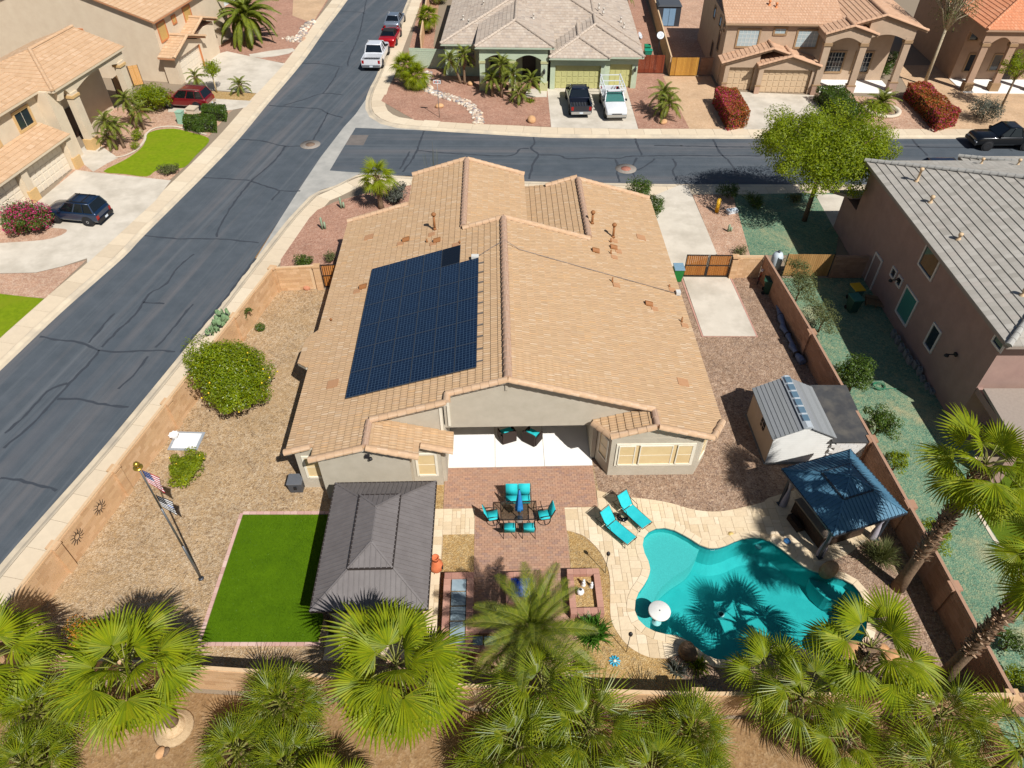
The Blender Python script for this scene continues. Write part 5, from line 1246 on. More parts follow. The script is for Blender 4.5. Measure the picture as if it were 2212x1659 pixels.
def vent(h, x, y, z, ht, r, mat):
    m = MB(); m.lathe([(r * 2.4, -.12), (r * 2.2, .03), (r, .1), (r, ht)] + [(r * 1.7, ht), (r * 1.7, ht + r * 2), (.001, ht + r * 2.4)], 9, (x, y, z)); m.build('roof_vent', mat, h)
M_vtan = plain('tan_vent', srgb(206, 176, 138), .7)
for x, y, ht in ((1.2, 14.6, .7), (1.0, 12.2, .3), (0.9, 8.4, .25), (1.5, 3.2, .25)): vent(hR, x, y, 5.95 + .33 * (x + .4), ht, .07, M_vtan)
for x, y in ((6.2, 17.0), (8.2, 16.6), (8.9, 16.3)): vent(hR, x, y, 5.95 + .33 * (18.2 - y), .3, .06, M_vtan)

# ---------------- green single storey house across the side street
M_ctile = pieces_mat('taupe_roof_tile', [srgb(166, 150, 134), srgb(180, 164, 148), srgb(174, 158, 142), srgb(186, 172, 156), srgb(158, 144, 132)], 0.85, 5, .2, .08)
M_gwall = surf('pale_green_stucco', srgb(168, 180, 154), srgb(182, 192, 166), 1.2, .92, .35, 50)
M_gdoor = surf('olive_door', srgb(176, 172, 116), srgb(190, 186, 128), 1.0, .6, 0.0)
M_gtrim = plain('olive_trim', srgb(182, 180, 132), .8)
hC = House('green_house', 'pale green single storey house with taupe roof on the far corner', (-6.65, 69.6), -1.5)
rf = Roof(hC, M_ctile, 0.34, 0.40, 0, 300, plain('green_fascia', srgb(176, 186, 164), .8), camloc(hC))
hip(rf, -0.4, 19.0, 2.9, 24, 3.1, 0.33)
hip(rf, 3.2, 10.6, -0.7, 16, 4.05, 0.33)
hip(rf, 10.2, 19.02, -0.15, 14, 3.1, 0.33)
hip(rf, 10.1, 15.8, -0.6, 9, 3.1, 0.33)
rf.finish()
w = MB(); w.box(0, 3.2, 0, 3.6, 23, 3.0).box(3.61, 3.25, 0, 10.2, 22, 3.6)
wall_gar(w, 10.3, 15.5, [(10.75, 15.1, 2.25)], 0.0, .35, 3.0); wall_gar(w, 15.51, 18.6, [(15.95, 18.1, 2.25)], 0.45, .8, 3.0)
w.box(18.3, .81, 0, 18.6, 22, 3.0).box(10.31, .36, 2.26, 15.5, 3.2, 3.0)
arch_wall(w, [(4.1, 6.4, 2.85), (7.0, 9.4, 2.85)], 3.6, 10.0, 3.95, -.35, .0, .42)
w.box(3.6, .001, 2.9, 3.9, 3.2, 3.9).box(9.7, .001, 2.9, 10.0, 3.2, 3.9)
w.build('walls', M_gwall, hC)
for xa, xb in ((3.6, 4.1), (6.4, 7.0), (9.4, 10.0)):
    m = MB(); m.box(xa, -.35, 0, xb, 0.0, 2.85); cl_ = m.build('porch_column', M_gwall, hC)
    m = MB(); m.box(xa - .05, -.4, 2.5, xb + .05, .05, 2.72).box(xa - .08, -.43, 0, xb + .08, .08, .75); m.build('column_band', M_gtrim, cl_)
garage_door(hC, 10.78, 15.07, .29, 2.22, M_gdoor, M_gtrim, 8); garage_door(hC, 15.98, 18.07, .74, 2.22, M_gdoor, M_gtrim, 4)
window(hC, (1.2, 3.2), (3.0, 3.2), 0.9, 2.5, 2, mats=(M_gtrim, M_glass)); window(hC, (4.3, 3.25), (6.2, 3.25), 0.9, 2.6, 2, mats=(M_gtrim, M_glass))
m = MB(); m.box(7.6, 3.15, 0, 8.9, 3.24, 2.5); m.build('front_door', plain('door_dark', srgb(30, 24, 22), .5), hC)
for x, y in ((9.7, -.36), (18.35, .44)):
    m = MB(); m.box(x - .05, y - .16, 1.75, x + .05, y - .002, 1.85).lathe([(.03, 0), (.1, .1), (.12, .35), (.05, .5), (.001, .56)], 8, (x, y - .2, 1.6)); m.build('wall_lantern', plain('lantern_dark', srgb(52, 54, 54), .5), hC)
M_vw = plain('pale_vent', srgb(196, 188, 176), .7)
for x, y, z in ((1.5, 8, 3.8), (2.2, 6, 4.0), (3.4, 11, 4.3), (15.6, 8, 4.6), (17.4, 7.8, 3.8), (17.6, 6.4, 3.7), (15.2, 9, 4.7), (8.6, 5.2, 4.8)): vent(hC, x, y, z, .3, .06, M_vw)

# ---------------- two storey tan house with the arched porch
M_dtile = pieces_mat('pink_tan_roof_tile', [srgb(180, 142, 114), srgb(192, 154, 124), srgb(186, 148, 119), srgb(198, 162, 134)], .85, 5, .2, .08)
M_dwall = surf('tan_stucco', srgb(172, 148, 124), srgb(184, 160, 136), 1.2, .92, .35, 50)
M_dtrim = plain('brown_trim', srgb(156, 126, 92), .8); M_ddoor = surf('tan_door', srgb(190, 164, 132), srgb(200, 174, 142), 1, .6, 0)
M_stone = pieces_mat('ledge_stone', [srgb(150, 118, 98), srgb(186, 158, 138), srgb(128, 100, 86), srgb(200, 176, 156), srgb(166, 128, 104)], .9)
hD = House('tan_house', 'two storey tan house with double garage and tall arched porch', (20.05, 69.5), -2.2)
rf = Roof(hD, M_dtile, 0.28, 0.38, 1, 60, plain('tan_fascia', srgb(168, 138, 108), .8), camloc(hD))
rf.plane([(-.3, .95), (10.5, .95), (10.5, 9), (-.3, 9)], (0, .95, 5.6), (0, 1), .33)
hip(rf, 9.4, 17.6, -.35, 11, 5.55, .30, 'gable'); hip(rf, 8.2, 12.9, -1.35, 1.0, 5.45, .30, 'gable')
hip(rf, -.4, 8.6, -.75, 1.34, 2.6, .30, 'gable'); hip(rf, 2.9, 8.7, -1.3, 1.3, 2.6, .30, 'gable')
rf.finish()
w = MB(); w.box(0, 1.35, 0, 9.6, 14, 5.55); w.box(9.61, 2.6, 0, 16.2, 14, 5.8)
wall_gar(w, .1, 3.15, [(.5, 2.85, 2.2)], -.5, -.1, [(.1, 2.7), (3.15, 3.7)]); wall_gar(w, 3.16, 8.5, [(3.6, 8.1, 2.2)], -1.02, -.65, [(3.16, 2.55), (5.8, 3.38), (8.5, 2.55)])
w.box(.1, -.09, 0, .3, 1.34, 2.6).box(8.2, -.64, 0, 8.5, 1.34, 2.5).box(3.16, -.64, 0, 3.4, -.1, 2.5)
arch_wall(w, [(9.1, 11.6, 4.75)], 8.4, 12.4, [(8.4, 5.45), (10.5, 6.1), (12.4, 5.5)], -1.2, -.8, .42)
arch_wall(w, [(12.5, 15.9, 4.75)], 12.41, 16.7, [(12.41, 6.4), (13.5, 6.65), (16.7, 5.7)], -.2, .2, .42)
w.box(16.3, .21, 4.7, 16.7, 2.6, 5.6).box(12.1, -.79, 4.9, 12.4, 2.59, 5.6).box(8.4, -.79, 4.8, 8.7, 1.34, 5.5)
w.build('walls', M_dwall, hD)
for x, y in ((8.75, -1.0), (12.0, -1.0), (16.3, 0.0)):
    m = MB(); m.box(x - .3, y - .22, .85, x + .3, y + .22, 4.95); c_ = m.build('porch_column', M_dwall, hD)
    MB().box(x - .38, y - .3, 4.45, x + .38, y + .3, 4.7).box(x - .4, y - .32, .86, x + .4, y + .32, .96).build('column_band', M_dtrim, c_)
    MB().box(x - .38, y - .3, 0, x + .38, y + .3, .85).build('stone_base', M_stone, c_)
for x, y in ((.28, -.52), (3.32, -1.05)): MB().box(x - .24, y - .12, 0, x + .2, y - .002, .7).build('stone_base', M_stone, hD); MB().box(x - .28, y - .15, .701, x + .24, y - .003, .8).build('stone_cap', M_dtrim, hD)
garage_door(hD, .52, 2.83, -.2, 2.18, M_ddoor, M_dtrim, 4); garage_door(hD, 3.62, 8.08, -.72, 2.18, M_ddoor, M_dtrim, 8)
mt = (M_dtrim, M_gcurt, plain('white_bar', srgb(226, 224, 216), .6))
for xa, xb, za, zb_, br in ((1.0, 3.2, 3.35, 5.1, (5, 4)), (4.3, 5.6, 4.5, 5.25, (2, 1)), (6.5, 8.7, 3.35, 5.1, (5, 4))): window(hD, (xa, 1.35), (xb, 1.35), za, zb_, 1, .16, .07, mt, bars=br)
for xa, xb in ((10.4, 12.2), (13.0, 14.8)): window(hD, (xa, 2.6), (xb, 2.6), .7, 2.8, 1, .16, .07, (M_dtrim, M_glass, mt[2]), bars=(5, 4))
for ya, yb, za, zb_ in ((4.2, 3.2, 2.3, 4.2), (6.5, 5.5, .9, 2.4), (5.0, 4.0, 4.2, 5.2), (8.2, 7.2, 4.0, 5.2), (3.0, 2.2, 4.4, 5.2)): window(hD, (0, ya), (0, yb), za, zb_, 1, .1, .05, (M_dtrim, M_glass))
MB().box(8.0, -.6, .01, 16.4, 2.58, .06).build('porch_slab', M_white, hD)
for x, y in ((4.0, 3.5), (4.6, 3.2)): vent(hD, x, y, 5.6 + .33 * (y - .95), .3, .07, plain('orange_vent', srgb(214, 130, 74), .7))

# ---------------- red roofed house at the far right
M_etile = pieces_mat('terracotta_roof_tile', [srgb(188, 122, 88), srgb(202, 136, 100), srgb(196, 130, 94), srgb(208, 148, 114)], .85, 5, .2, .08)
M_ewall = surf('rose_stucco', srgb(162, 134, 112), srgb(176, 146, 122), 1.2, .92, .35, 50)
hE = House('terracotta_house', 'two storey house with terracotta roof at the top right corner', (43.2, 68.7), -2)
rf = Roof(hE, M_etile, .3, .40, 1, 60, plain('rose_fascia', srgb(170, 138, 112), .8), camloc(hE))
hip(rf, -.2, 13, -.1, 16, 5.6, .33); rf.finish()
w = MB(); w.box(.1, 3.2, 0, 12, 15, 5.5); arch_wall(w, [(.9, 2.7, 4.4)], .1, 9, 5.55, .2, .6, .5); w.box(.1, .61, 4.5, .4, 3.2, 5.5); w.build('walls', M_ewall, hE)
for x in (.5, 3.0, 6.6):
    m = MB(); m.box(x - .3, .2, .7, x + .3, .6, 4.5); c_ = m.build('porch_column', M_ewall, hE); MB().box(x - .38, .12, 4.1, x + .38, .68, 4.35).build('column_band', M_dtrim, c_); MB().box(x - .42, .05, 0, x + .42, .75, .8).build('column_base', M_dtrim, c_)
window(hE, (1.0, 3.2), (2.6, 3.2), .7, 2.5, 2, .14, .06, (M_dtrim, M_glass)); window(hE, (3.4, 3.2), (4.6, 3.2), .8, 2.5, 1, .14, .06, (M_dtrim, M_glass)); window(hE, (.3, 3.2), (1.3, 3.2), 3.6, 5.0, 1, .12, .06, (M_dtrim, M_glass))
MB().box(4.8, 3.12, 0, 5.9, 3.19, 2.4).build('front_door', plain('door_brown', srgb(58, 40, 32), .5), hE)
MB().box(.1, -.3, .01, 9, 3.18, .06).build('porch_slab', M_white, hE)

# ---------------- left side of the main street
M_atile = pieces_mat('sand_roof_tile', [srgb(184, 150, 116), srgb(196, 162, 128), srgb(191, 157, 122), srgb(202, 170, 138)], .85, 5, .2, .07)
M_awall = surf('cream_stucco', srgb(202, 184, 158), srgb(212, 196, 170), 1.2, .92, .3, 50)
M_atrim = plain('sand_trim', srgb(206, 170, 116), .8); M_adoor = surf('cream_door', srgb(214, 200, 178), srgb(222, 210, 190), 1, .6, 0)
hA = House('cream_house', 'cream two storey house at the left edge with tall porch columns', (-35.76, 48.28), 80.7)
rf = Roof(hA, M_atile, .3, .40, 0, 120, plain('cream_fascia', srgb(214, 196, 168), .8), camloc(hA))
rf.plane([(-8, 1.55), (7.0, 1.55), (7.0, 6.5), (-8, 6.5)], (0, 1.55, 5.55), (0, 1), .33); rf.plane([(-8, 11.4), (-8, 6.5), (7.0, 6.5), (7.0, 11.4)], (0, 11.4, 5.55), (0, -1), .33)
rf.plane([(6.4, .35), (16.3, .35), (16.3, 4.6), (10.65, 4.6)], (8, .35, 5.55), (0, 1), .33); rf.plane([(10.65, 4.6), (16.3, 4.6), (16.3, 9), (6.4, 9)], (8, 9, 5.55), (0, -1), .33)
rf.plane([(6.4, .35), (10.65, 4.6), (6.4, 9)], (6.4, 3, 5.55), (1, 0), .33)
rf.cap_run((6.4, .35, 5.58), (10.65, 4.6, 6.98), .15, .42, 'hip_tile'); rf.cap_run((10.65, 4.6, 6.98), (16.3, 4.6, 6.98), .15, .42, 'ridge_tile'); rf.cap_run((-8, 6.5, 7.2), (7.0, 6.5, 7.2), .15, .42, 'ridge_tile')
rf.plane([(-4, -.35), (5.45, -.35), (5.45, 1.95), (-4, 1.95)], (0, -.35, 2.65), (0, 1), .33); rf.finish()
w = MB(); wall_gar(w, -4, 5.6, [(.1, 4.75, 2.2), (-3.5, -.6, 2.2)], 0, .4, 2.6); w.box(-8, 1.98, 0, 6.2, 11, 5.5).box(6.21, .9, 0, 7.3, 11, 5.5).box(7.31, 3.4, 0, 16, 8.8, 5.5)
arch_wall(w, [(7.4, 8.2, 4.6), (8.9, 14.9, 4.6)], 6.9, 16.0, 5.5, .55, .9, .5); w.box(15.6, .91, 4.7, 16, 3.39, 5.5); w.build('walls', M_awall, hA)
for x, y in ((8.55, .72), (15.3, .72)):
    m = MB(); m.box(x - .38, y - .3, .9, x + .38, y + .3, 4.7); c_ = m.build('porch_column', M_awall, hA); MB().box(x - .46, y - .38, 4.3, x + .46, y + .38, 4.5).build('column_band', M_atrim, c_); MB().box(x - .48, y - .4, 0, x + .48, y + .4, .9).build('column_base', M_atrim, c_)
for x in (5.2, -.2): MB().box(x - .4, -.25, 0, x + .42, -.002, .9).build('pilaster_base', M_atrim, hA); MB().box(x - .3, -.16, .901, x + .32, -.003, 2.5).build('pilaster', M_awall, hA)
garage_door(hA, .12, 4.73, .34, 2.18, M_adoor, M_awall, 8, tw=.02); garage_door(hA, -3.48, -.62, .34, 2.18, M_adoor, M_awall, 4, tw=.02)
for xa, xb in ((3.3, 5.2), (-.6, 1.3)): window(hA, (xa, 1.98), (xb, 1.98), 3.45, 5.0, 1, .18, .09, (M_atrim, M_glass), bars=(2, 1))
window(hA, (8.2, 3.4), (9.2, 3.4), 2.2, 4.4, 1, .14, .06, (M_atrim, M_glass)); MB().box(9.8, 3.32, 0, 11.0, 3.39, 2.4).build('front_door', plain('door_brown', srgb(58, 40, 32), .5), hA)
hB = House('beige_house', 'large beige two storey house with orange window trim, upper left', (-33.57, 71.06), 80.6)
M_btrim = plain('orange_trim', srgb(196, 124, 76), .8); M_bwall = surf('beige_stucco', srgb(204, 184, 158), srgb(214, 196, 170), 1.0, .92, .3, 50)
rf = Roof(hB, M_atile, .3, .40, 0, 120, plain('orange_fascia', srgb(190, 132, 92), .8), camloc(hB))
rf.plane([(-.35, -.45), (14, -.45), (14, 9.6), (-.35, 9.6)], (0, -.45, 5.65), (0, 1), .33); rf.plane([(-.35, 19.65), (-.35, 9.6), (14, 9.6), (14, 19.65)], (0, 19.65, 5.65), (0, -1), .33)
hip(rf, -.9, 5.4, -1.75, -.02, 2.65, .33, 'gable'); hip(rf, 3.6, 9.0, -1.35, -.02, 3.2, .33, 'gable'); rf.finish()
w = MB()
n0 = len(w.v); prof = [(0.0, 0.0), (19.2, 0.0), (19.2, 5.6), (9.6, 8.8), (0.0, 5.6)]
for t in tess(prof): w.poly([(0.0, prof[i][0], prof[i][1]) for i in t][::-1])
w.box(.01, 0, 0, 13.6, 19.2, 5.5); wall_gar(w, -.35, 5.0, [(.35, 4.6, 2.2)], -1.35, -1.0, [(-.35, 2.5), (2.25, 3.4), (5.0, 2.5)]); w.box(-.35, -.99, 0, -.1, -.01, 2.5).box(5.01, -1.0, 0, 8.6, -.01, 3.1); w.build('walls', M_bwall, hB)
garage_door(hB, .37, 4.58, -1.06, 2.18, M_adoor, M_btrim, 8)
window(hB, (0, 9.1), (0, 7.4), 3.0, 4.6, 2, .13, .06, (M_btrim, M_wgl))
for xa, xb, za, zb_ in ((.5, 2.0, 3.5, 5.2), (3.2, 4.0, 4.3, 5.1), (5.4, 6.9, 3.5, 5.2)): window(hB, (xa, 0), (xb, 0), za, zb_, 1, .13, .06, (M_btrim, M_wgl))
hF = House('pale_house', 'pale house behind the big feather palm at the top left', (-36.5, 90.0), 78)
rf = Roof(hF, M_ctile, .34, .42, 0, 0, plain('pale_fascia', srgb(200, 206, 204), .8), camloc(hF)); hip(rf, -.5, 12, -.5, 13, 3.0, .33); rf.finish()
w = MB(); wall_gar(w, 0, 11.5, [(.6, 5.4, 2.2)], 0, .35, 2.95); w.box(0, .36, 0, .3, 12, 2.95).box(11.2, .36, 0, 11.5, 12, 2.95); w.build('walls', surf('pale_blue_stucco', srgb(200, 212, 210), srgb(212, 222, 220), 1, .9, .3, 50), hF)
garage_door(hF, .62, 5.38, .3, 2.18, M_adoor, M_adoor, 8)
# yard sheets of the neighbours
sheet('red_gravel_front', [(-12.29, 66.59), (-8.72, 62.32), (-3.4, 61.54), (3.41, 60.9), (3.54, 69.88), (-3.33, 76.51), (-8.56, 81.14), (-9.12, 97.93), (-11.46, 97.93), (-11.11, 79.71)], .002, M_gred)['label'] = 'red gravel front garden of the green house'
sheet('red_gravel_side', [(11.53, 73.5), (15.3, 73.5), (15.49, 69.88)] + [(15.56, 60.52)] + [(11.09, 60.52), (11.1, 70.08)], .003, M_gred)['label'] = 'red gravel beside the green house drive'
sheet('side_yard_dirt', [(12.98, 112.4), (17.35, 112.4), (15.77, 73.5), (12.15, 73.5)], .001, M_gred)['label'] = 'shaded gravel side yard of the green house'
sheet('side_yard_dirt', [(18.42, 120.97), (32.35, 120.97), (20.55, 73.09), (15.78, 73.09)], .001, M_gpink)['label'] = 'shaded side yard of the two storey tan house'
sheet('tan_gravel_drive', [(15.1, 72.67), (19.93, 72.67), (19.82, 69.88), (20.33, 60.49), (15.58, 60.49)], .005, M_sand)['label'] = 'tan gravel drive left of the red hedge'
sheet('driveway', [(3.41, 69.57), (11.09, 70.04), (11.07, 60.42), (3.45, 60.8)], .008, M_drive)['label'] = 'concrete drive with two pickups in front of the green house'
sheet('driveway', [(21.09, 68.81), (28.75, 67.91), (28.5, 60.42), (20.34, 60.42)], .008, M_drive)['label'] = 'concrete drive of the two storey tan house'
sheet('red_gravel_front', [(30.84, 67.99), (37.81, 66.88), (37.11, 60.49), (28.52, 60.49)], .006, M_gpink)['label'] = 'pinkish gravel between the two hedges'
sheet('tan_gravel_front', [(39.45, 75.63), (59.02, 75.63), (50.2, 60.45), (37.11, 60.49), (37.81, 66.88)], .004, M_sand)['label'] = 'tan gravel in front of the terracotta roofed house'
sheet('porch_path', [(0.87, 67.43), (3.3, 67.43), (3.38, 69.5), (1.42, 69.5)], .01, M_drive)['label'] = 'short concrete path to the porch of the green house'
sheet('gravel_front', [(-37.61, 40.39), (-39.61, 43.91), (-35.42, 47.82), (-35.09, 55.41), (-37.11, 64.75), (-29.57, 67.61), (-24.59, 68.36), (-25.75, 64.06), (-26.15, 58.91), (-26.4, 53.24), (-26.83, 51.23)] + [(-33.78, 39.07)], .002, M_gpink)['label'] = 'gravel garden of the cream house'
sheet('driveway', [(-40.56, 45.59), (-37.98, 47.14), (-35.53, 48.05), (-34.89, 52.92), (-33.34, 52.51), (-26.69, 51.18), (-26.77, 48.05), (-28.33, 39.75)] + [(-28.6, 40.38), (-29.84, 39.43), (-31.25, 38.72), (-33.55, 38.63), (-37.58, 38.54)], .008, M_drive)['label'] = 'broad concrete drive of the cream house'
sheet('gravel_island', smooth_curve([(-38.96, 44.74), (-32.81, 44.22), (-31.52, 43.87), (-31.91, 42.99), (-33.4, 42.5), (-37.62, 42.3)], 3), .012, M_gpink)['label'] = 'gravel under the bougainvillea mound'
sheet('gravel_front', [(-37.53, 38.45), (-33.53, 38.59), (-31.23, 38.68), (-29.83, 39.39), (-28.56, 40.16), (-29.32, 35.93), (-32.35, 36.31), (-36.39, 36.5)], .004, M_gpink)['label'] = 'tan gravel below the cream house drive'
sheet('lawn', [(-37.38, 36.5), (-32.39, 36.39), (-29.34, 35.88), (-30.14, 32.07), (-31.21, 26.21)], .012, M_lawn)['label'] = 'strip of lawn at the left edge'
LAWN = smooth_curve([(-32.59, 52.64), (-31.68, 54.58), (-31.16, 56.4), (-31.22, 57.86), (-31.66, 59.15), (-31.17, 60.2), (-29.65, 60.52), (-28.06, 59.83), (-26.35, 58.91), (-25.8, 57.86), (-26.1, 55.41), (-26.39, 53.29), (-27.6, 53.11), (-28.46, 52.71), (-28.84, 51.79), (-30.74, 52.2)], 3)
sheet('lawn', LAWN, .016, M_lawn)['label'] = 'bright green kidney shaped lawn of the cream house'
lm = MB(); strip(lm, smooth_curve([(-32.58, 55.08), (-31.96, 55.3), (-31.36, 56.4), (-31.36, 58.15), (-31.68, 59.37), (-31.32, 60.61), (-29.79, 60.93), (-28.18, 60.2), (-26.39, 59.27)], 3, False), .22, .05); lm.build('lawn_edging', M_conc, kind='structure')['label'] = 'pale concrete edging around the kidney shaped lawn'
sheet('porch_path', [(-36.24, 55.41), (-35.94, 58.3), (-34.01, 56.55), (-32.35, 55), (-32.85, 54.04), (-33.37, 52.58)], .01, M_drive)['label'] = 'concrete path to the porch of the cream house'
sheet('driveway', [(-32.13, 78.31), (-30.56, 79.71), (-23.55, 76.07), (-24.37, 68.36), (-29.95, 69.31), (-32.41, 71.26)], .008, M_drive)['label'] = 'concrete drive of the beige house'
sheet('driveway', [(-31.43, 64.06), (-32.27, 66.88), (-29.48, 67.32), (-24.43, 66.59), (-24.61, 65.1), (-25.84, 64.41), (-28.87, 64.06)], .010, M_drive)['label'] = 'narrow concrete drive under the red wagon'
sheet('gravel_island', [(-30.02, 69.04), (-24.5, 68.28), (-24.64, 66.59), (-29.45, 67.25)], .012, M_ggold)['label'] = 'gravel island between the two drives of the beige house'
sheet('gravel_front', [(-32.73, 79.71), (-29.96, 78.77), (-23.6, 76.29), (-23.09, 87.28), (-23.17, 108.47), (-34.77, 112.4), (-36.47, 91.78)], .004, M_gred)['label'] = 'red gravel under the big feather palm'
sheet('sand_front', [(-26.24, 91.78), (-23.25, 88.93), (-23.29, 99.91), (-23.01, 120.97), (-32.29, 120.97)], .006, M_sand)['label'] = 'pale sandy garden at the top of the street'
sheet('gravel_path', smooth_curve([(-27.97, 78.77), (-23.76, 80.66), (-23.73, 79.01), (-26.39, 77.77)], 2), .012, M_drive)['label'] = 'pale path under the big feather palm'

# ================================================================== VEHICLES
M_tyre = plain('tyre', srgb(26, 26, 28), .85); M_rim = plain('rim', srgb(176, 178, 182), .3, .8); M_cglass = plain('car_glass', srgb(14, 20, 26), .08, 0, .8)
M_chrome = plain('chrome', srgb(200, 202, 204), .2, .9); M_tail = plain('tail_light', srgb(150, 16, 14), .25); M_head = plain('head_light', srgb(214, 218, 222), .15); M_blackp = plain('black_plastic', srgb(24, 25, 28), .6); M_plate = plain('number_plate', srgb(206, 214, 220), .5)
def paint(name, c, metallic=.3):
    return plain('paint_' + name, c, .3, metallic, .5, .9)
def vehicle(name, label, cat, loc, yaw, L, Wd, H, col_, st, cab, wheels, wr=.36, bed=None, z0=0.0, zb=.3, roof_mat=None, lower=None, rims=None, extra=None, glassm=None):
    """front along +x, origin on the ground at mid length.
    st: (x, top z, half width) stations; cab: (x windscreen base, x rear glass base, x roof front, x roof rear, belt z, roof z, half width belt, half width roof)"""
    t = thing(name, label, cat, (loc[0], loc[1], z0), R_(yaw)); pm_ = col_
    b = MB(); rings = []
    for x, zt, hw in st:
        rings.append([(x, -hw * .86, zb), (x, -hw, zb + .14), (x, -hw, zt - .16), (x, -hw * .97, zt - .05), (x, -hw * .84, zt), (x, 0, zt + .015), (x, hw * .84, zt), (x, hw * .97, zt - .05), (x, hw, zt - .16), (x, hw, zb + .14), (x, hw * .86, zb)])
    b.loft(rings, True, True, True); body = b.build('body', pm_, t)
    m_ = body.modifiers.new('bevel', 'BEVEL'); m_.width = .03; m_.segments = 2; m_.limit_method = 'ANGLE'; m_.angle_limit = R_(40)
    if cab:
        a0, a1, r0, r1, zt, zr, hb, hr = cab
        B = [(a0, -hb, zt), (a0, hb, zt), (a1, hb, zt), (a1, -hb, zt)]; T = [(r0, -hr, zr), (r0, hr, zr), (r1, hr, zr), (r1, -hr, zr)]
        g = MB()
        for i in range(4): j = (i + 1) % 4; g.poly([B[i], B[j], T[j], T[i]][::-1])
        g.build('windows', glassm or M_cglass, t)
        rm = MB(); e = .03
        rm.loft([[(r0 + e, -hr - .01, zr - .005), (r0 + e, hr + .01, zr - .005), (r1 - e, hr + .01, zr - .005), (r1 - e, -hr - .01, zr - .005)], [(r0 + .02, -hr * .97, zr + .035), (r0 + .02, hr * .97, zr + .035), (r1 - .02, hr * .97, zr + .035), (r1 - .02, -hr * .97, zr + .035)], [(r0 - .2, -hr * .8, zr + .055), (r0 - .2, hr * .8, zr + .055), (r1 + .15, hr * .8, zr + .055), (r1 + .15, -hr * .8, zr + .055)]], True, True)
        rm.build('roof', roof_mat or pm_, t)
        for i in range(4):
            p = MB(); p.beam(Vector(B[i]) * 1.0, Vector(T[i]), .08, .07); p.build('pillar', roof_mat or pm_, t)
        mid = [(a0 + a1) / 2 + .1] if abs(a0 - a1) < 2.3 else [a0 - (a0 - a1) * .42, a0 - (a0 - a1) * .72]
        for xm in mid:
            f = (a0 - xm) / (a0 - a1); xr = r0 + (r1 - r0) * f
            for s in (-1, 1): MB().beam((xm, s * (hb + .004), zt), (xr, s * (hr + .004), zr), .03, .09).build('pillar', roof_mat or pm_, t)
        for s in (-1, 1): MB().box(a0 - .25, s * (hb + .08) - .08 if s > 0 else s * (hb + .08) - .12, zt + .02, a0 - .08, s * (hb + .08) + .12 if s > 0 else s * (hb + .08) + .08, zt + .17).build('mirror', M_blackp if not lower else pm_, t)
    wp = max(w_[2] for w_ in st)
    for xw in wheels:
        for s in (-1, 1):
            y = s * (wp - .11); Mx = Matrix.Rotation(R_(90), 3, 'X')
            ar = MB(); ar.lathe([(.001, -.115), (wr + .08, -.115), (wr + .08, .115), (.001, .115)], 18, (xw, s * (wp - .105), wr + .02), False, Mx); ar.build('wheel_arch', M_blackp, t)
            ty = MB(); ty.lathe([(wr * .62, -.11), (wr * .94, -.125), (wr, -.09), (wr, .09), (wr * .94, .125), (wr * .62, .11)], 20, (xw, s * (wp - .09), wr), True, Mx); wo_ = ty.build('wheel', M_tyre, t)
            rmb = MB(); rmb.lathe([(.001, -.1), (wr * .2, -.112), (wr * .6, -.104), (wr * .64, -.07), (wr * .64, .07), (wr * .6, .104), (wr * .2, .112), (.001, .1)], 16, (xw, s * (wp - .09), wr), False, Mx); rmb.build('rim', rims or M_rim, wo_)
    xf, xr_ = st[-1][0], st[0][0]; zf, zrr = st[-1][1], st[0][1]
    if st[0][0] > st[-1][0]: xf, xr_, zf, zrr = xr_, xf, zrr, zf
    for s in (-1, 1):
        MB().box(xf - .14, s * (wp - .32) - .2, zf - .3, xf + .012, s * (wp - .32) + .2, zf - .1).build('headlight', M_head, t)
        MB().box(xr_ - .012, s * (wp - .18) - .11, zrr - .42, xr_ + .1, s * (wp - .18) + .11, zrr - .1).build('tail_light', M_tail, t)
    bm = lower or M_chrome
    MB().box(xf - .05, -wp * .9, zb + .02, xf + .09, wp * .9, zb + .26).build('front_bumper', bm, t); MB().box(xr_ - .1, -wp * .92, zb + .02, xr_ + .05, wp * .92, zb + .26).build('rear_bumper', bm, t)
    MB().box(xf - .04, -wp * .45, zf - .3, xf + .015, wp * .45, zf - .1).build('grille', M_blackp, t)
    MB().box(xr_ - .115, -.16, zb + .07, xr_ - .102, .16, zb + .22).build('plate', M_plate, t)
    if bed:
        x0, x1, zr_, zf_ = bed        # rear, front of box, rail height, floor height
        hw = wp - .02; m = MB()
        m.box(x0, -hw, zb + .1, x1, -hw + .09, zr_).box(x0, hw - .09, zb + .1, x1, hw, zr_).box(x1 - .06, -hw + .09, zf_, x1, hw - .09, zr_ - .01); m.build('bed_sides', pm_, t)
        MB().box(x0 - .005, -hw + .095, zb + .2, x0 + .07, hw - .095, zr_ - .005).build('tailgate', pm_, t)
        fl_ = MB(); fl_.box(x0 + .07, -hw + .09, zf_ - .06, x1 - .06, hw - .09, zf_); bd = fl_.build('bed_floor', M_blackp if not extra or extra != 'work' else plain('bed_grey', srgb(120, 120, 122), .7), t)
        for i in range(7):
            yy = -hw + .2 + i * (2 * hw - .4) / 6; MB().box(x0 + .1, yy - .04, zf_ + .001, x1 - .08, yy + .04, zf_ + .025).build('bed_rib', plain('bed_rib', srgb(64, 66, 72), .6), bd)
    return t
def suv_st(L, hood, belt, hw, rear=None):
    h = L / 2; r = rear or belt
    return [(-h, r - .12, hw * .9), (-h + .12, r, hw * .97), (-h + .8, belt, hw), (0, belt, hw), (h - 1.45, belt - .02, hw), (h - 1.3, hood + .05, hw * .99), (h - .45, hood, hw * .96), (h - .12, hood - .1, hw * .9), (h, hood - .22, hw * .8)]
c = (-31.27, 45.48)
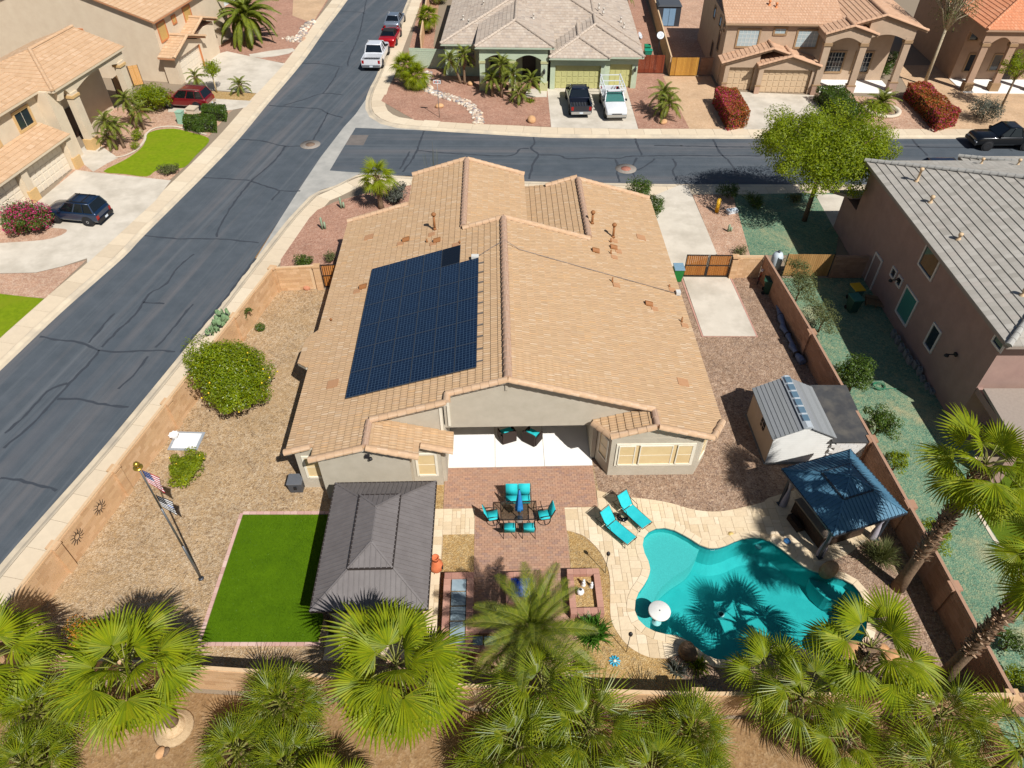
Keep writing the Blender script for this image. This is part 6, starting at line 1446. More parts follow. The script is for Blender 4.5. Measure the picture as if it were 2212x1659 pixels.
v = vehicle('compact_suv', 'dark blue compact sport utility parked on the cream house drive', 'car', c, 171, 4.25, 1.8, 1.69, paint('blue', srgb(20, 44, 72)), suv_st(4.25, .98, 1.06, .9), (.78, -1.98, .1, -1.72, 1.04, 1.62, .84, .66), (1.28, -1.28), .35, lower=M_blackp)
MB().box(-1.6, -.56, 1.69, .0, -.52, 1.74).box(-1.6, .52, 1.69, .0, .56, 1.74).box(-1.2, -.55, 1.745, -1.14, .55, 1.77).box(-.4, -.55, 1.745, -.34, .55, 1.77).build('roof_rack', M_blackp, v)
c = (-30.04, 65.43)
v = vehicle('red_wagon', 'dark red sport utility with tan lower trim behind the bushes', 'car', c, 172, 4.75, 1.8, 1.72, paint('red', srgb(120, 16, 26)), suv_st(4.75, 1.0, 1.08, .9), (.8, -2.25, .1, -1.95, 1.06, 1.66, .84, .66), (1.4, -1.4), .36, lower=plain('tan_trim', srgb(176, 158, 136), .6))
MB().box(-1.9, -.56, 1.73, .0, -.52, 1.78).box(-1.9, .52, 1.73, .0, .56, 1.78).build('roof_rack', M_chrome, v)
TK = lambda L, hw, hood, cabr: [(cabr, hood + .06, hw), (cabr + .1, hood + .08, hw), (L / 2 - 1.75, hood + .06, hw), (L / 2 - 1.55, hood + .02, hw), (L / 2 - .5, hood, hw * .98), (L / 2 - .12, hood - .1, hw * .93), (L / 2, hood - .26, hw * .84)]
def pickup(name, label, loc, yaw, L, hw, hood, roofz, cabr, colr, z0, wr=.4, low=None, extra=None, dbl=True, rims=None, roofm=None, glassm=None):
    xa = L / 2 - 1.62
    v = vehicle(name, label, 'pickup truck', loc, yaw, L, hw * 2, roofz, colr, TK(L, hw, hood, cabr), (xa, cabr + .08, xa - .75, cabr + .3, hood + .06, roofz, hw * .92, hw * .74), (L / 2 - 1.0, -L / 2 + 1.15), wr, (-L / 2, cabr, hood + .04, .78), z0, .42, lower=low, extra=extra, rims=rims, roof_mat=roofm, glassm=glassm)
    for o in list(v.children):
        if o.name.startswith('tail_light'): o.location.x += -L / 2 - cabr - .0
        if o.name.startswith('rear_bumper') or o.name.startswith('plate'): o.location.x += -L / 2 - cabr
    MB().box(-L / 2 + .1, -hw * .7, .36, cabr + .2, hw * .7, .6).build('chassis', M_blackp, v)
    return v
pickup('pickup_truck', 'white crew cab pickup parked at the kerb behind the red convertible', (-14.13, 77.05), 88, 5.85, 1.0, 1.15, 1.9, -1.1, paint('white', srgb(214, 216, 220), 0.0), -.1)
pickup('pickup_truck', 'dark blue pickup parked nose in on the green house drive', (6.08, 65.36), 92, 5.6, .97, 1.12, 1.82, -1.0, paint('navy', srgb(18, 26, 44)), .01)
v = pickup('work_truck', 'white work pickup with ladder rack facing the street', (9.2, 64.65), -88, 5.5, .97, 1.1, 1.78, .1, paint('plain_white', srgb(222, 222, 222), 0.0), .01, extra='work', glassm=plain('green_glass', srgb(62, 110, 104), .1, 0, .7))
rk = MB()
for x in (-2.6, -1.2, .0):
    for s in (-1, 1): rk.box(x - .03, s * .9 - .03, 1.1, x + .03, s * .9 + .03, 2.15)
    rk.box(x - .03, -.9, 2.1, x + .03, .9, 2.16)
for s in (-1, 1): rk.box(-2.66, s * .9 - .035, 2.16, .9, s * .9 + .035, 2.22).box(-2.66, s * .9 - .03, 1.62, 0, s * .9 + .03, 1.68)
rk.box(.86, -.9, 2.09, .92, .9, 2.16)
for s in (-1, 1): rk.box(.86, s * .85 - .03, 1.8, .92, s * .85 + .03, 2.1)
rk.build('ladder_rack', plain('rack_white', srgb(216, 220, 222), .5), v)
pickup('pickup_truck', 'black crew cab pickup at the right end of the side street', (41.33, 57.4), 180, 5.4, .95, 1.12, 1.82, -1.0, paint('black', srgb(10, 12, 16)), -.1, wr=.4, low=M_blackp, rims=plain('dark_rim', srgb(70, 72, 76), .4, .7))
v = vehicle('convertible_car', 'bright red convertible with black soft top between two parked cars', 'car', (-13.42, 83.16), 87, 4.75, 1.86, 1.36, paint('bright_red', srgb(176, 14, 26)), [(-2.37, .84, .8), (-2.2, 1.0, .9), (-1.3, 1.02, .95), (0, .98, .94), (.9, .98, .94), (1.5, .95, .93), (2.1, .84, .88), (2.37, .68, .74)], (.75, -1.6, .0, -1.0, .97, 1.34, .8, .58), (1.4, -1.4), .34, None, -.1, .25, roof_mat=plain('soft_top', srgb(22, 22, 24), .9), lower=paint('bright_red', srgb(176, 14, 26)))
v = vehicle('sedan', 'silver sedan parked at the kerb ahead of the red convertible', 'car', (-13.52, 88.27), 87, 4.8, 1.82, 1.45, paint('silver', srgb(150, 160, 172), .6), [(-2.4, .9, .78), (-2.25, 1.02, .88), (-1.5, 1.04, .91), (0, .98, .91), (1.0, .96, .91), (1.5, .92, .9), (2.15, .8, .85), (2.4, .64, .72)], (1.0, -1.75, .2, -1.1, .96, 1.44, .8, .6), (1.42, -1.4), .33, None, -.1, .24, lower=paint('silver', srgb(150, 160, 172), .6))
v = vehicle('dark_suv', 'dark car of which only the roof shows behind the grey roof', 'car', (32.22, 51.04), 180, 4.7, 1.85, 1.75, paint('slate', srgb(24, 38, 60)), suv_st(4.7, 1.0, 1.08, .92), (.8, -2.2, .1, -1.9, 1.06, 1.7, .86, .7), (1.4, -1.4), .37, None, -.1, lower=M_blackp)

# ================================================================== GARDEN STRUCTURES AND FURNITURE
def hx(p): return W(*p)
# -------- gazebos: two tier hipped metal roofs on posts
def gazebo(name, label, c, yaw, wx, wy, ez, rise, lant, lrise, mats, rib=0.14, posts=None, curtain=None, ridge_len=0.0):
    """wx, wy eave sizes; lant = (wx, wy) of the raised top; all local"""
    mr, ms = mats; t = thing(name, label, 'gazebo', (c[0], c[1], 0), yaw)
    def tier(nm, hx_, hy, z0, tx, ty, z1, ribs):
        E_ = [(-hx_, -hy, z0), (hx_, -hy, z0), (hx_, hy, z0), (-hx_, hy, z0)]; T_ = [(-tx, -ty, z1), (tx, -ty, z1), (tx, ty, z1), (-tx, ty, z1)]
        m = MB()
        for i in range(4):
            j = (i + 1) % 4; m.poly([E_[i], E_[j], T_[j], T_[i]]); m.poly([(p[0], p[1], p[2] - .03) for p in (E_[i], T_[i], T_[j], E_[j])])
        if tx * ty > 0: m.poly(T_)
        sh_ = m.build(nm, mr, t)
        for i in range(4):
            j = (i + 1) % 4; a, b, d_, e = Vector(E_[i]), Vector(E_[j]), Vector(T_[i]), Vector(T_[j]); L = (b - a).length; n = int(L / rib); ed = (b - a).normalized()
            s0 = (d_ - a).dot(ed); s1 = (e - a).dot(ed); perp = (d_ - a) - ed * s0; rb = MB()
            for k in range(1, n):
                s = L * k / n; f = 1.0
                if s < s0: f = s / s0
                elif s > s1: f = (L - s) / (L - s1)
                if f < .04: continue
                rb.beam(a + ed * s + Vector((0, 0, .012)), a + ed * s + perp * f + Vector((0, 0, .012)), .034, .04)
            rb.build('roof_ribs', mr, sh_)
            hp = MB(); hp.beam(a + Vector((0, 0, .02)), d_ + Vector((0, 0, .02)), .07, .04); hp.build('hip_cap', mr, sh_)
        ed_ = MB()
        for i in range(4): ed_.beam(Vector(E_[i]) - Vector((0, 0, .03)), Vector(E_[(i + 1) % 4]) - Vector((0, 0, .03)), .06, .09)
        ed_.build('eave_trim', ms, sh_)
        return sh_
    lx, ly = lant; k = rise / (wx / 2 - lx / 2 * .92)
    tier('lower_roof', wx / 2, wy / 2, ez, lx / 2 * .92, ly / 2 * .92, ez + rise, True)
    tier('upper_roof', lx / 2, ly / 2, ez + rise + .05, .02, max(.02, ridge_len / 2), ez + rise + .05 + lrise, True)
    px, py = wx / 2 - .35, wy / 2 - .35
    for sx in (-1, 1):
        for sy in (-1, 1):
            p = MB(); p.box(sx * px - .06, sy * py - .06, 0.02, sx * px + .06, sy * py + .06, ez - .02); po_ = p.build('post', ms, t)
            MB().box(sx * px - .12, sy * py - .12, 0.0, sx * px + .12, sy * py + .12, .06).build('post_foot', ms, po_)
            if curtain:
                cu = MB(); cu.sm = True; seg = 14; rings = []
                for z, r in ((.05, .17), (.5, .15), (1.0, .09), (1.15, .06), (1.3, .08), (1.8, .15), (ez - .08, .2)):
                    rings.append([(sx * (px - .1) + r * math.cos(6.283 * q / seg) * (1 + .25 * (q % 2)), sy * (py - .1) + r * math.sin(6.283 * q / seg) * (1 + .25 * (q % 2)) * .8, z) for q in range(seg)])
                cu.loft(rings, True, False); cu.build('curtain', curtain, t)
    bm_ = MB()
    for s in (-1, 1): bm_.box(-px, s * py - .04, ez - .16, px, s * py + .04, ez - .03).box(s * px - .04, -py, ez - .161, s * px + .04, py, ez - .031)
    bm_.build('frame_beams', ms, t); return t
M_brn = surf('brown_metal', srgb(104, 98, 96), srgb(116, 110, 108), 2, .5, .05, 30, metallic=.0); M_brnd = plain('dark_brown_metal', srgb(62, 54, 50), .5, .3)
M_blu = surf('blue_metal', srgb(70, 108, 130), srgb(82, 122, 144), 2, .45, .05, 30, metallic=.0); M_blud = plain('slate_metal', srgb(64, 70, 78), .45, .4)
M_curt = plain('curtain_lilac', srgb(168, 160, 168), .9); M_curtd = plain('curtain_dark', srgb(92, 84, 80), .9)
gb = gazebo('brown_gazebo', 'large brown metal gazebo with two tier hipped roof', W(-5.08, 16.58), HA, 4.42, 6.1, 2.32, .78, (1.7, 3.5), .4, (M_brn, M_brnd), .2, curtain=M_curtd, ridge_len=1.7)
gb['category'] = 'gazebo'
BY = math.atan2(21.39 - 20.25, 15.43 - 12.02)
gazebo('blue_gazebo', 'blue grey metal gazebo over the hot tub by the right wall', (14.36, 19.08), BY, 3.65, 3.72, 2.3, .62, (1.5, 1.5), .34, (M_blu, M_blud), .18, curtain=M_curt)
# hot tub under the blue gazebo
M_spa = pieces_mat('spa_board', [srgb(52, 38, 30), srgb(62, 46, 36), srgb(44, 32, 26)], .6); M_spac = plain('spa_cover', srgb(120, 106, 92), .7)
sp = thing('hot_tub', 'dark wood clad hot tub with tan cover under the blue gazebo', 'hot tub', (14.25, 18.95, 0), BY)
MB().box(-1.1, -1.02, .03, 1.1, 1.02, .86).build('shell', plain('spa_core', srgb(34, 26, 22), .7), sp)
for i in range(7):
    z = .06 + i * .115
    for s in (-1, 1):
        MB().box(-1.13, s * 1.035 - .012, z, 1.13, s * 1.035 + .012, z + .105).build('side_board', M_spa, sp); MB().box(s * 1.115 - .012, -1.02, z, s * 1.115 + .012, 1.02, z + .105).build('side_board', M_spa, sp)
for x0, x1 in ((-1.16, -.01), (.01, 1.16)): MB().box(x0, -1.08, .87, x1, 1.08, .97).build('cover', M_spac, sp, bevel=.02)
st_ = thing('spa_steps', 'small dark step beside the hot tub', 'steps', (*(12.92, 18.9), 0), BY); MB().box(-.25, -.4, .04, .25, .4, .2).box(-.25, -.4, .2, .0, .4, .38).build('treads', M_spa, st_)
# -------- garden shed
shx = thing('garden_shed', 'beige garden shed with grey shingle roof and white siding', 'shed', (13.78, 24.2, 0), R_(2))
M_shroof = pieces_mat('shed_shingle', [srgb(122, 124, 124), srgb(134, 136, 136), srgb(128, 130, 132)], .8); M_shw = surf('shed_white', srgb(204, 202, 196), srgb(214, 212, 206), 2, .7, .05, 20); M_sht = surf('shed_tan', srgb(180, 158, 134), srgb(190, 168, 144), 2, .8, .1, 20)
HX, HY, HW_, HR_ = 1.42, 1.62, 1.9, 2.62
b = MB(); b.box(-HX, -HY + .02, .05, HX, HY, HW_); b.build('walls', M_sht, shx)
for i in range(17):
    z = .08 + i * .145; zt = min(z + .14, HR_)
    hw = HX if z < HW_ else HX * (HR_ - z) / (HR_ - HW_); hw2 = HX if zt < HW_ else HX * (HR_ - zt) / (HR_ - HW_)
    if hw > .05: m = MB(); m.poly([(-hw, -HY - .03, z), (hw, -HY - .03, z), (hw2, -HY - .004, zt), (-hw2, -HY - .004, zt)]); m.poly([(-hw, -HY + .01, z), (hw, -HY + .01, z), (hw, -HY - .03, z), (-hw, -HY - .03, z)]); m.build('siding_board', M_shw, shx)
g = MB(); g.poly([(-HX, -HY, HW_), (HX, -HY, HW_), (0, -HY, HR_)]); g.poly([(HX, HY, HW_), (-HX, HY, HW_), (0, HY, HR_)]); g.build('gables', M_shw, shx)
k_ = (HR_ - HW_) / HX
for s in (-1, 1):
    for i in range(7):
        f0, f1 = i / 7 * .84, (i + 1) / 7 * .84; xo, xi = s * (HX + .12) * (1 - f0), s * (HX + .12) * (1 - f1) - s * .02; zo, zi = HW_ - k_ * .12 + (HR_ - HW_ + k_ * .12) * f0, HW_ - k_ * .12 + (HR_ - HW_ + k_ * .12) * f1
        m = MB(); q4 = [(xo, -HY - .12, zo + .05), (xo, HY + .12, zo + .05), (xi, HY + .12, zi + .03), (xi, -HY - .12, zi + .03)]
        m.poly(q4 if s < 0 else q4[::-1]); m.poly([q4[0], (xo, -HY - .12, zo), (xo, HY + .12, zo), q4[1]]); m.poly([q4[0], q4[3], (xi, -HY - .12, zi), (xo, -HY - .12, zo)]); m.poly([(xo, -HY - .12, zo), (xi, -HY - .12, zi), (xi, HY + .12, zi), (xo, HY + .12, zo)]); m.build('roof_panel', M_shroof, shx)
sky_ = MB(); sky_.loft([[(-.24, y, HR_ - .02), (-.1, y, HR_ + .1), (.1, y, HR_ + .1), (.24, y, HR_ - .02)] for y in (-HY - .14, HY + .14)], True, True, False); sk2 = sky_.build('ridge_vent', plain('ridge_pale', srgb(178, 184, 188), .4), shx)
for i in range(6): y = -HY + .25 + i * .52; MB().box(-.15, y, HR_ + .101, .15, y + .4, HR_ + .112).build('skylight', plain('skylight', srgb(92, 116, 132), .15), sk2)
wn_ = MB(); wn_.box(-HX - .03, -.5, 1.1, -HX - .002, -.02, 1.6); wo2 = wn_.build('window', plain('shed_window', srgb(30, 34, 36), .2), shx); MB().box(-HX - .045, -.28, 1.1, -HX - .031, -.24, 1.6).box(-HX - .044, -.5, 1.33, -HX - .0315, -.02, 1.37).build('glazing_bars', M_sht, wo2)
MB().box(-HX - .08, -HY - .1, 0, HX + .08, HY + .05, .05).build('base', plain('shed_base', srgb(120, 118, 112), .8), shx)
# lean-to of white block beside it
ln = thing('block_lean_to', 'white block store with flat dark roof beside the shed', 'store', (16.15, 24.1, 0), 0)
M_wblk = pieces_mat('white_block', [srgb(206, 204, 200), srgb(216, 214, 210), srgb(210, 206, 200)], .85)
for j in range(8):
    for i in range(4):
        x0 = -.86 + i * .41 + (.2 if j % 2 else 0); x1 = min(x0 + .4, .86)
        if x1 - x0 > .05: MB().box(x0, -1.62, j * .2 + .003, x1, -1.48, j * .2 + .197).build('block', M_wblk, ln)
MB().box(-.88, -1.475, 0, .86, -1.46, 1.6).box(.72, -1.45, 0, .86, 1.9, 1.62).build('core_wall', M_wblk, ln)
rfm = MB(); rfm.prism([(-.95, -1.7), (.95, -1.7), (.95, 2.1), (-.95, 2.1)], lambda x, y: 1.68 + .03 * y, lambda x, y: 1.74 + .03 * y); rfm.build('flat_roof', surf('roll_roofing', srgb(58, 58, 60), srgb(72, 72, 72), 1.5, .9, .3, 60, c3=srgb(90, 86, 80), big=1.2), ln)

# -------- flagpole with two flags
fp = thing('flagpole', 'tall grey flagpole with gold ball in the left gravel', 'flagpole', (-13.27, 16.15, 0))
p = MB(); p.tube([(0, 0, 0), (0, 0, 2.5)], [.055, .05], 10); p.tube([(0, 0, 2.5), (0, 0, 5.0)], [.045, .04], 10); p.tube([(0, 0, 5.0), (0, 0, 7.45)], [.036, .03], 10); p.build('pole', plain('pole_grey', srgb(130, 132, 134), .35, .7), fp)
MB().lathe([(.001, -.11), (.08, -.08), (.115, 0), (.08, .08), (.001, .11)], 14, (0, 0, 7.58)).build('finial', plain('gold', srgb(196, 160, 66), .3, .8), fp)
MB().lathe([(.03, 0), (.17, .0), (.17, .03), (.03, .03)], 16, (0, 0, 7.4)).build('swivel_ring', plain('gold', srgb(196, 160, 66), .3, .8), fp)
MB().lathe([(.12, 0), (.12, .04), (.06, .08)], 12).build('base_collar', M_blud, fp)
M_fr = plain('flag_red', srgb(178, 34, 52), .85); M_fw = plain('flag_white', srgb(226, 224, 222), .85); M_fb = plain('flag_blue', srgb(44, 58, 108), .85); M_fk = plain('flag_black', srgb(24, 24, 28), .85); M_fbl = plain('flag_blue_line', srgb(28, 84, 172), .85)
def flag(name, label, z, cols, star_mat, canton, line=None):
    """hanging flag: stripes as cloth strips on a rippled drape"""
    t = thing(name, label, 'flag', (-13.27, 16.15, z), R_(62)); w, h = 1.35, .92
    def S(u, v): # u along the fly, v down from the top
        x = .06 + u * w * (.36 - .08 * v); zz = -v * h * .8 - u * w * (.72 + .1 * v); y = .12 * math.sin(u * 7 + v * 2) * (u + .15) + .05 * math.sin(u * 15)
        return (x, y, zz)
    n = 13
    for i in range(n):
        m = MB(); m.sm = True
        for k in range(14): u0, u1 = k / 14, (k + 1) / 14; m.poly([S(u0, (i + 1) / n), S(u1, (i + 1) / n), S(u1, i / n), S(u0, i / n)])
        m.build('stripe', (line if (line and i == 6) else cols[i % 2]), t)
    O = lambda p, d: (p[0], p[1] + d, p[2])
    for d in (-.008, .008):
        m = MB(); m.sm = True
        for k in range(6):
            for j in range(4): u0, u1, v0, v1 = .4 * k / 6, .4 * (k + 1) / 6, .54 * j / 4, .54 * (j + 1) / 4; m.poly([O(S(u0, v1), d), O(S(u1, v1), d), O(S(u1, v0), d), O(S(u0, v0), d)])
        m.build('canton', canton, t); s_ = MB()
        for r in range(9):
            for k in range(6 if r % 2 == 0 else 5):
                u = (.033 + (k + (.5 if r % 2 else 0)) * .066); v = .03 + r * .06; e = .014
                pts = []
                for a in range(10): rr = e if a % 2 == 0 else e * .42; pts.append(O(S(u + rr * math.cos(a * .628), v + rr * 1.4 * math.sin(a * .628)), d * 1.6))
                s_.poly(pts)
        s_.build('stars', star_mat, t)
    return t
flag('flag', 'red white and blue striped flag with stars at the pole top', 7.2, (M_fr, M_fw), M_fw, M_fb)
flag('flag', 'black and white striped flag with a blue line, lower on the pole', 5.75, (M_fk, M_fw), M_fw, M_fk, M_fbl)

# -------- dining set
M_teal = surf('teal_sling', srgb(30, 172, 178), srgb(46, 186, 190), 3, .75, .1, 60); M_fr_ = plain('bronze_frame', srgb(52, 42, 38), .45, .4); M_sling = plain('brown_mesh', srgb(74, 62, 56), .85)
def smoked():
    m, nt, N, Lk, b = _new('smoked_glass'); N.remove(b)
    tr = N.new('ShaderNodeBsdfTransparent'); tr.inputs[0].default_value = (.8, .82, .8, 1); gl = N.new('ShaderNodeBsdfGlossy'); gl.inputs['Roughness'].default_value = .08
    fr = N.new('ShaderNodeFresnel'); fr.inputs[0].default_value = 1.5; tc = N.new('ShaderNodeTexCoord').outputs['Object']; bn = N.new('ShaderNodeBump'); bn.inputs['Strength'].default_value = .05; Lk.new(noise(N, Lk, tc, 80, 2), bn.inputs['Height']); Lk.new(bn.outputs[0], gl.inputs['Normal'])
    mx = N.new('ShaderNodeMixShader'); Lk.new(fr.outputs[0], mx.inputs[0]); Lk.new(tr.outputs[0], mx.inputs[1]); Lk.new(gl.outputs[0], mx.inputs[2]); Lk.new(mx.outputs[0], N['Material Output'].inputs[0]); return m
M_smk = smoked()
tb = thing('patio_table', 'rectangular smoked glass patio table on the brick patio', 'table', (*W(.74, 19.15), .03), HA)
MB().box(-.78, -.48, .7, .78, .48, .712).build('glass_top', M_smk, tb)
m = MB(); m.box(-.82, -.52, .685, -.781, .52, .72).box(.781, -.52, .685, .82, .52, .72).box(-.78, -.52, .6851, .78, -.481, .7199).box(-.78, .481, .6851, .78, .52, .7199); m.build('rim', M_fr_, tb)
for sx in (-1, 1):
    for sy in (-1, 1): m = MB(); m.tube([(sx * .75, sy * .45, .69), (sx * .68, sy * .4, .35), (sx * .75, sy * .46, 0)], .022, 6); m.build('leg', M_fr_, tb)
um = thing('closed_umbrella', 'closed blue patio umbrella standing through the table', 'umbrella', (*W(.76, 19.15), .03), HA)
MB().tube([(0, 0, 0), (0, 0, 2.25)], .022, 8).build('pole', M_fr_, um); m = MB(); m.sm = True; rings = []
for z, r in ((.78, .2), (.95, .19), (1.4, .14), (1.9, .08), (2.2, .03)): rings.append([(r * (1 if q % 2 else .62) * math.cos(6.283 * q / 16), r * (1 if q % 2 else .62) * math.sin(6.283 * q / 16), z) for q in range(16)])
m.loft(rings, True, True); m.build('canopy', surf('umbrella_blue', srgb(34, 110, 176), srgb(58, 138, 200), 6, .8, .1, 40), um); MB().lathe([(.2, 0), (.21, .03), (.04, .05)], 14).build('base', plain('umbrella_base', srgb(120, 108, 98), .7), um)
def chair(name, label, c, yaw, wide=.5, swivel=False, cat='chair'):
    t = thing(name, label, cat, (*W(*c), .03), HA + yaw, 'teal chairs around the patio table'); hw = wide / 2     # faces +y
    n_ = 2 if wide > .8 else 1
    for i in range(n_):
        x0 = -hw + i * wide / n_ + .015; x1 = -hw + (i + 1) * wide / n_ - .015
        m = MB(); m.loft([[(x0, .25, .42), (x1, .25, .42), (x1, .25, .45), (x0, .25, .45)], [(x0, 0, .38), (x1, 0, .38), (x1, 0, .41), (x0, 0, .41)], [(x0, -.24, .4), (x1, -.24, .4), (x1, -.22, .43), (x0, -.22, .43)]], True, True); m.build('seat', M_teal, t)
        m = MB(); m.loft([[(x0, -.23, .42), (x1, -.23, .42), (x1, -.26, .42), (x0, -.26, .42)], [(x0, -.3, .7), (x1, -.3, .7), (x1, -.33, .7), (x0, -.33, .7)], [(x0, -.42, 1.02), (x1, -.42, 1.02), (x1, -.45, 1.02), (x0, -.45, 1.02)]], True, True); m.build('backrest', M_teal, t)
    for s in (-1, 1):
        x = s * (hw + .02); m = MB(); m.tube([(x, .24, .42), (x, -.23, .42), (x, -.33, .72), (x, -.44, 1.03)], .016, 6); m.build('side_frame', M_fr_, t)
        m = MB(); m.tube([(x, -.3, .64), (x, .05, .64), (x, .22, .6), (x, .24, .43)], .017, 6); m.build('armrest', M_fr_, t)
    if swivel:
        m = MB(); m.tube([(0, 0, .1), (0, 0, .4)], .035, 8); m.build('column', M_fr_, t); m = MB(); m.tube([(.3 * math.cos(a * .3927), .3 * math.sin(a * .3927), .03) for a in range(17)], .016, 6, False); m.tube([(-.3, 0, .03), (0, 0, .1), (.3, 0, .03)], .014, 6); m.tube([(0, -.3, .03), (0, 0, .1), (0, .3, .03)], .014, 6); m.build('swivel_base', M_fr_, t)
    else:
        for s in (-1, 1):
            for y in (.22, -.26): m = MB(); m.tube([(s * (hw + .02), y, .42), (s * (hw + .03), y * 1.12, 0)], .016, 6); m.build('leg', M_fr_, t)
    return t
chair('patio_chair', 'teal chair on the near side of the patio table, left one', (.32, 18.42), 0); chair('patio_chair', 'teal chair on the near side of the patio table, right one', (1.17, 18.4), 0)
chair('swivel_chair', 'teal swivel chair at the left end of the patio table', (-.42, 19.12), R_(-78), .52, True); chair('swivel_chair', 'teal swivel chair at the right end of the patio table', (1.9, 19.1), R_(100), .52, True)
chair('patio_loveseat', 'teal two seat patio bench at the far side of the table', (.74, 19.98), R_(180), 1.15, cat='bench')
# -------- sun loungers
def lounger(label, foot, head, zo=.036):
    d = Vector(head) - Vector(foot); a = math.atan2(d.y, d.x); t = thing('sun_lounger', label, 'sun lounger', (foot[0], foot[1], zo), a, 'teal sun loungers by the pool')
    m = MB(); m.loft([[(.0, -.29, .34), (.0, .29, .34), (.0, .29, .365), (.0, -.29, .365)], [(.6, -.29, .31), (.6, .29, .31), (.6, .29, .335), (.6, -.29, .335)], [(1.2, -.29, .33), (1.2, .29, .33), (1.2, .29, .355), (1.2, -.29, .355)]], True, True, False); m.build('seat_sling', M_teal, t)
    m = MB(); m.loft([[(1.25, -.29, .34), (1.25, .29, .34), (1.24, .29, .37), (1.24, -.29, .37)], [(1.72, -.29, .92), (1.72, .29, .92), (1.69, .29, .94), (1.69, -.29, .94)]], True, True, False); m.build('back_sling', M_teal, t)
    for s in (-1, 1):
        y = s * .31; m = MB(); m.tube([(-.03, y, .33), (.6, y, .31), (1.9, y, .33)], .017, 6); m.build('side_rail', M_fr_, t); m = MB(); m.tube([(1.22, y, .34), (1.74, y, .95)], .016, 6); m.build('back_frame', M_fr_, t)
        for x in (.12, 1.75): m = MB(); m.tube([(x, y, .32), (x - .06, y * 1.05, 0)], .016, 6); m.build('leg', M_fr_, t)
        m = MB(); m.tube([(.95, y * 1.08, .33), (1.0, y * 1.1, .56), (1.45, y * 1.1, .58)], .015, 6); m.build('armrest', M_fr_, t)
    m = MB(); m.tube([(1.74, -.31, .95), (1.74, .31, .95)], .016, 6); m.tube([(-.03, -.31, .33), (-.03, .31, .33)], .016, 6); m.tube([(1.6, -.31, .78), (1.85, -.28, .34)], .012, 6); m.tube([(1.6, .31, .78), (1.85, .28, .34)], .012, 6); m.build('cross_bar', M_fr_, t)
    return t
lounger('teal sun lounger nearer the dining table', (5.27, 17.8), (4.02, 19.2)); lounger('teal sun lounger nearer the bay window', (6.05, 18.62), (4.82, 20.22))
stb = thing('side_table', 'small round glass side table between the loungers', 'table', (*(4.98, 18.99), .036)); MB().lathe([(.001, .44), (.25, .44), (.25, .452), (.001, .452)], 20).build('glass_top', M_smk, stb)
m = MB(); m.tube([(.26 * math.cos(a * .3927), .26 * math.sin(a * .3927), .446) for a in range(17)], .012, 5, False); m.build('rim', M_fr_, stb)
for a in range(3): m = MB(); m.tube([(.22 * math.cos(a * 2.09), .22 * math.sin(a * 2.09), .44), (-.05 * math.cos(a * 2.09), -.05 * math.sin(a * 2.09), .22), (.22 * math.cos(a * 2.09), .22 * math.sin(a * 2.09), 0)], .011, 5); m.build('leg', M_fr_, stb)
def wicker(label, c, yaw):
    t = thing('wicker_chair', label, 'chair', (*W(*c), .05), HA + yaw, 'dark wicker chairs under the patio roof'); M = pieces_mat('wicker', [srgb(46, 36, 32), srgb(58, 46, 40)], .8, 40, .6)
    MB().box(-.35, -.35, .05, .35, .3, .34).build('base', M, t, bevel=.03); MB().box(-.37, -.42, .05, .37, -.34, .82).build('backrest', M, t, bevel=.02)
    for s in (-1, 1): MB().box(s * .37 - .04, -.335, .05, s * .37 + .04, .3, .58).build('armrest', M, t, bevel=.02)
    MB().box(-.3, -.32, .345, .3, .28, .45).build('cushion', M_teal, t, bevel=.03); MB().cbox((0, -.25, .6), (.5, .12, .34), M=Matrix.Rotation(R_(-14), 3, 'X')).build('back_cushion', M_teal, t, bevel=.03)
wicker('dark wicker armchair under the patio roof, left one', (.3, 24.15), R_(20)); wicker('dark wicker armchair under the patio roof, right one', (1.6, 24.0), R_(-35))

# -------- raised brick planters and the tiled fountain
M_pbr = pieces_mat('planter_brick', [srgb(166, 120, 104), srgb(182, 138, 120), srgb(174, 130, 112), srgb(158, 114, 100)], .9)
def brick_ring(root, x0, y0, x1, y1, h, t_, sides='nsew', course=.12, bl=.3):
    sg = {'s': ((x0, y0), (x1, y0)), 'n': ((x0, y1 - t_), (x1, y1 - t_)), 'w': ((x0, y0 + t_), (x0, y1 - t_)), 'e': ((x1 - t_, y0 + t_), (x1 - t_, y1 - t_))}
    for s in sides:
        a, b_ = sg[s]; hor = s in 'ns'; L = (b_[0] - a[0]) if hor else (b_[1] - a[1]); n = max(1, int(round(L / bl)))
        for j in range(int(round(h / course))):
            m = MB()
            for i in range(n):
                u0, u1 = L * i / n + .003, L * (i + 1) / n - .003; z0_, z1_ = j * course + .002, (j + 1) * course - .002; e = .012 if (j + 1) * course > h - .01 else 0
                if hor: m.box(a[0] + u0, a[1] - e, z0_, a[0] + u1, a[1] + t_ + e, z1_)
                else: m.box(a[0] - e, a[1] + u0, z0_, a[0] + t_ + e, a[1] + u1, z1_)
            if (j + 1) * course > h - .01:
                for i in range(n):
                    mm = MB(); q0 = i * 8; mm.v = m.v[q0:q0 + 8]; mm.f = [[k - q0 for k in f] for f in m.f[i * 6:i * 6 + 6]]; mm.m = [0] * 6; mm.smf = [False] * 6; mm.build('cap_brick', M_pbr, root)
            else: m.build('brick_course', M_pbr, root)
def planter(name, label, c, cat='planter'): return thing(name, label, cat, (*W(*c), .03), HA)
fo = planter('tiled_fountain', 'square brick fountain basin lined with deep blue tiles', (.76, 15.45), 'fountain'); brick_ring(fo, -.66, -.7, .66, .7, .48, .2)
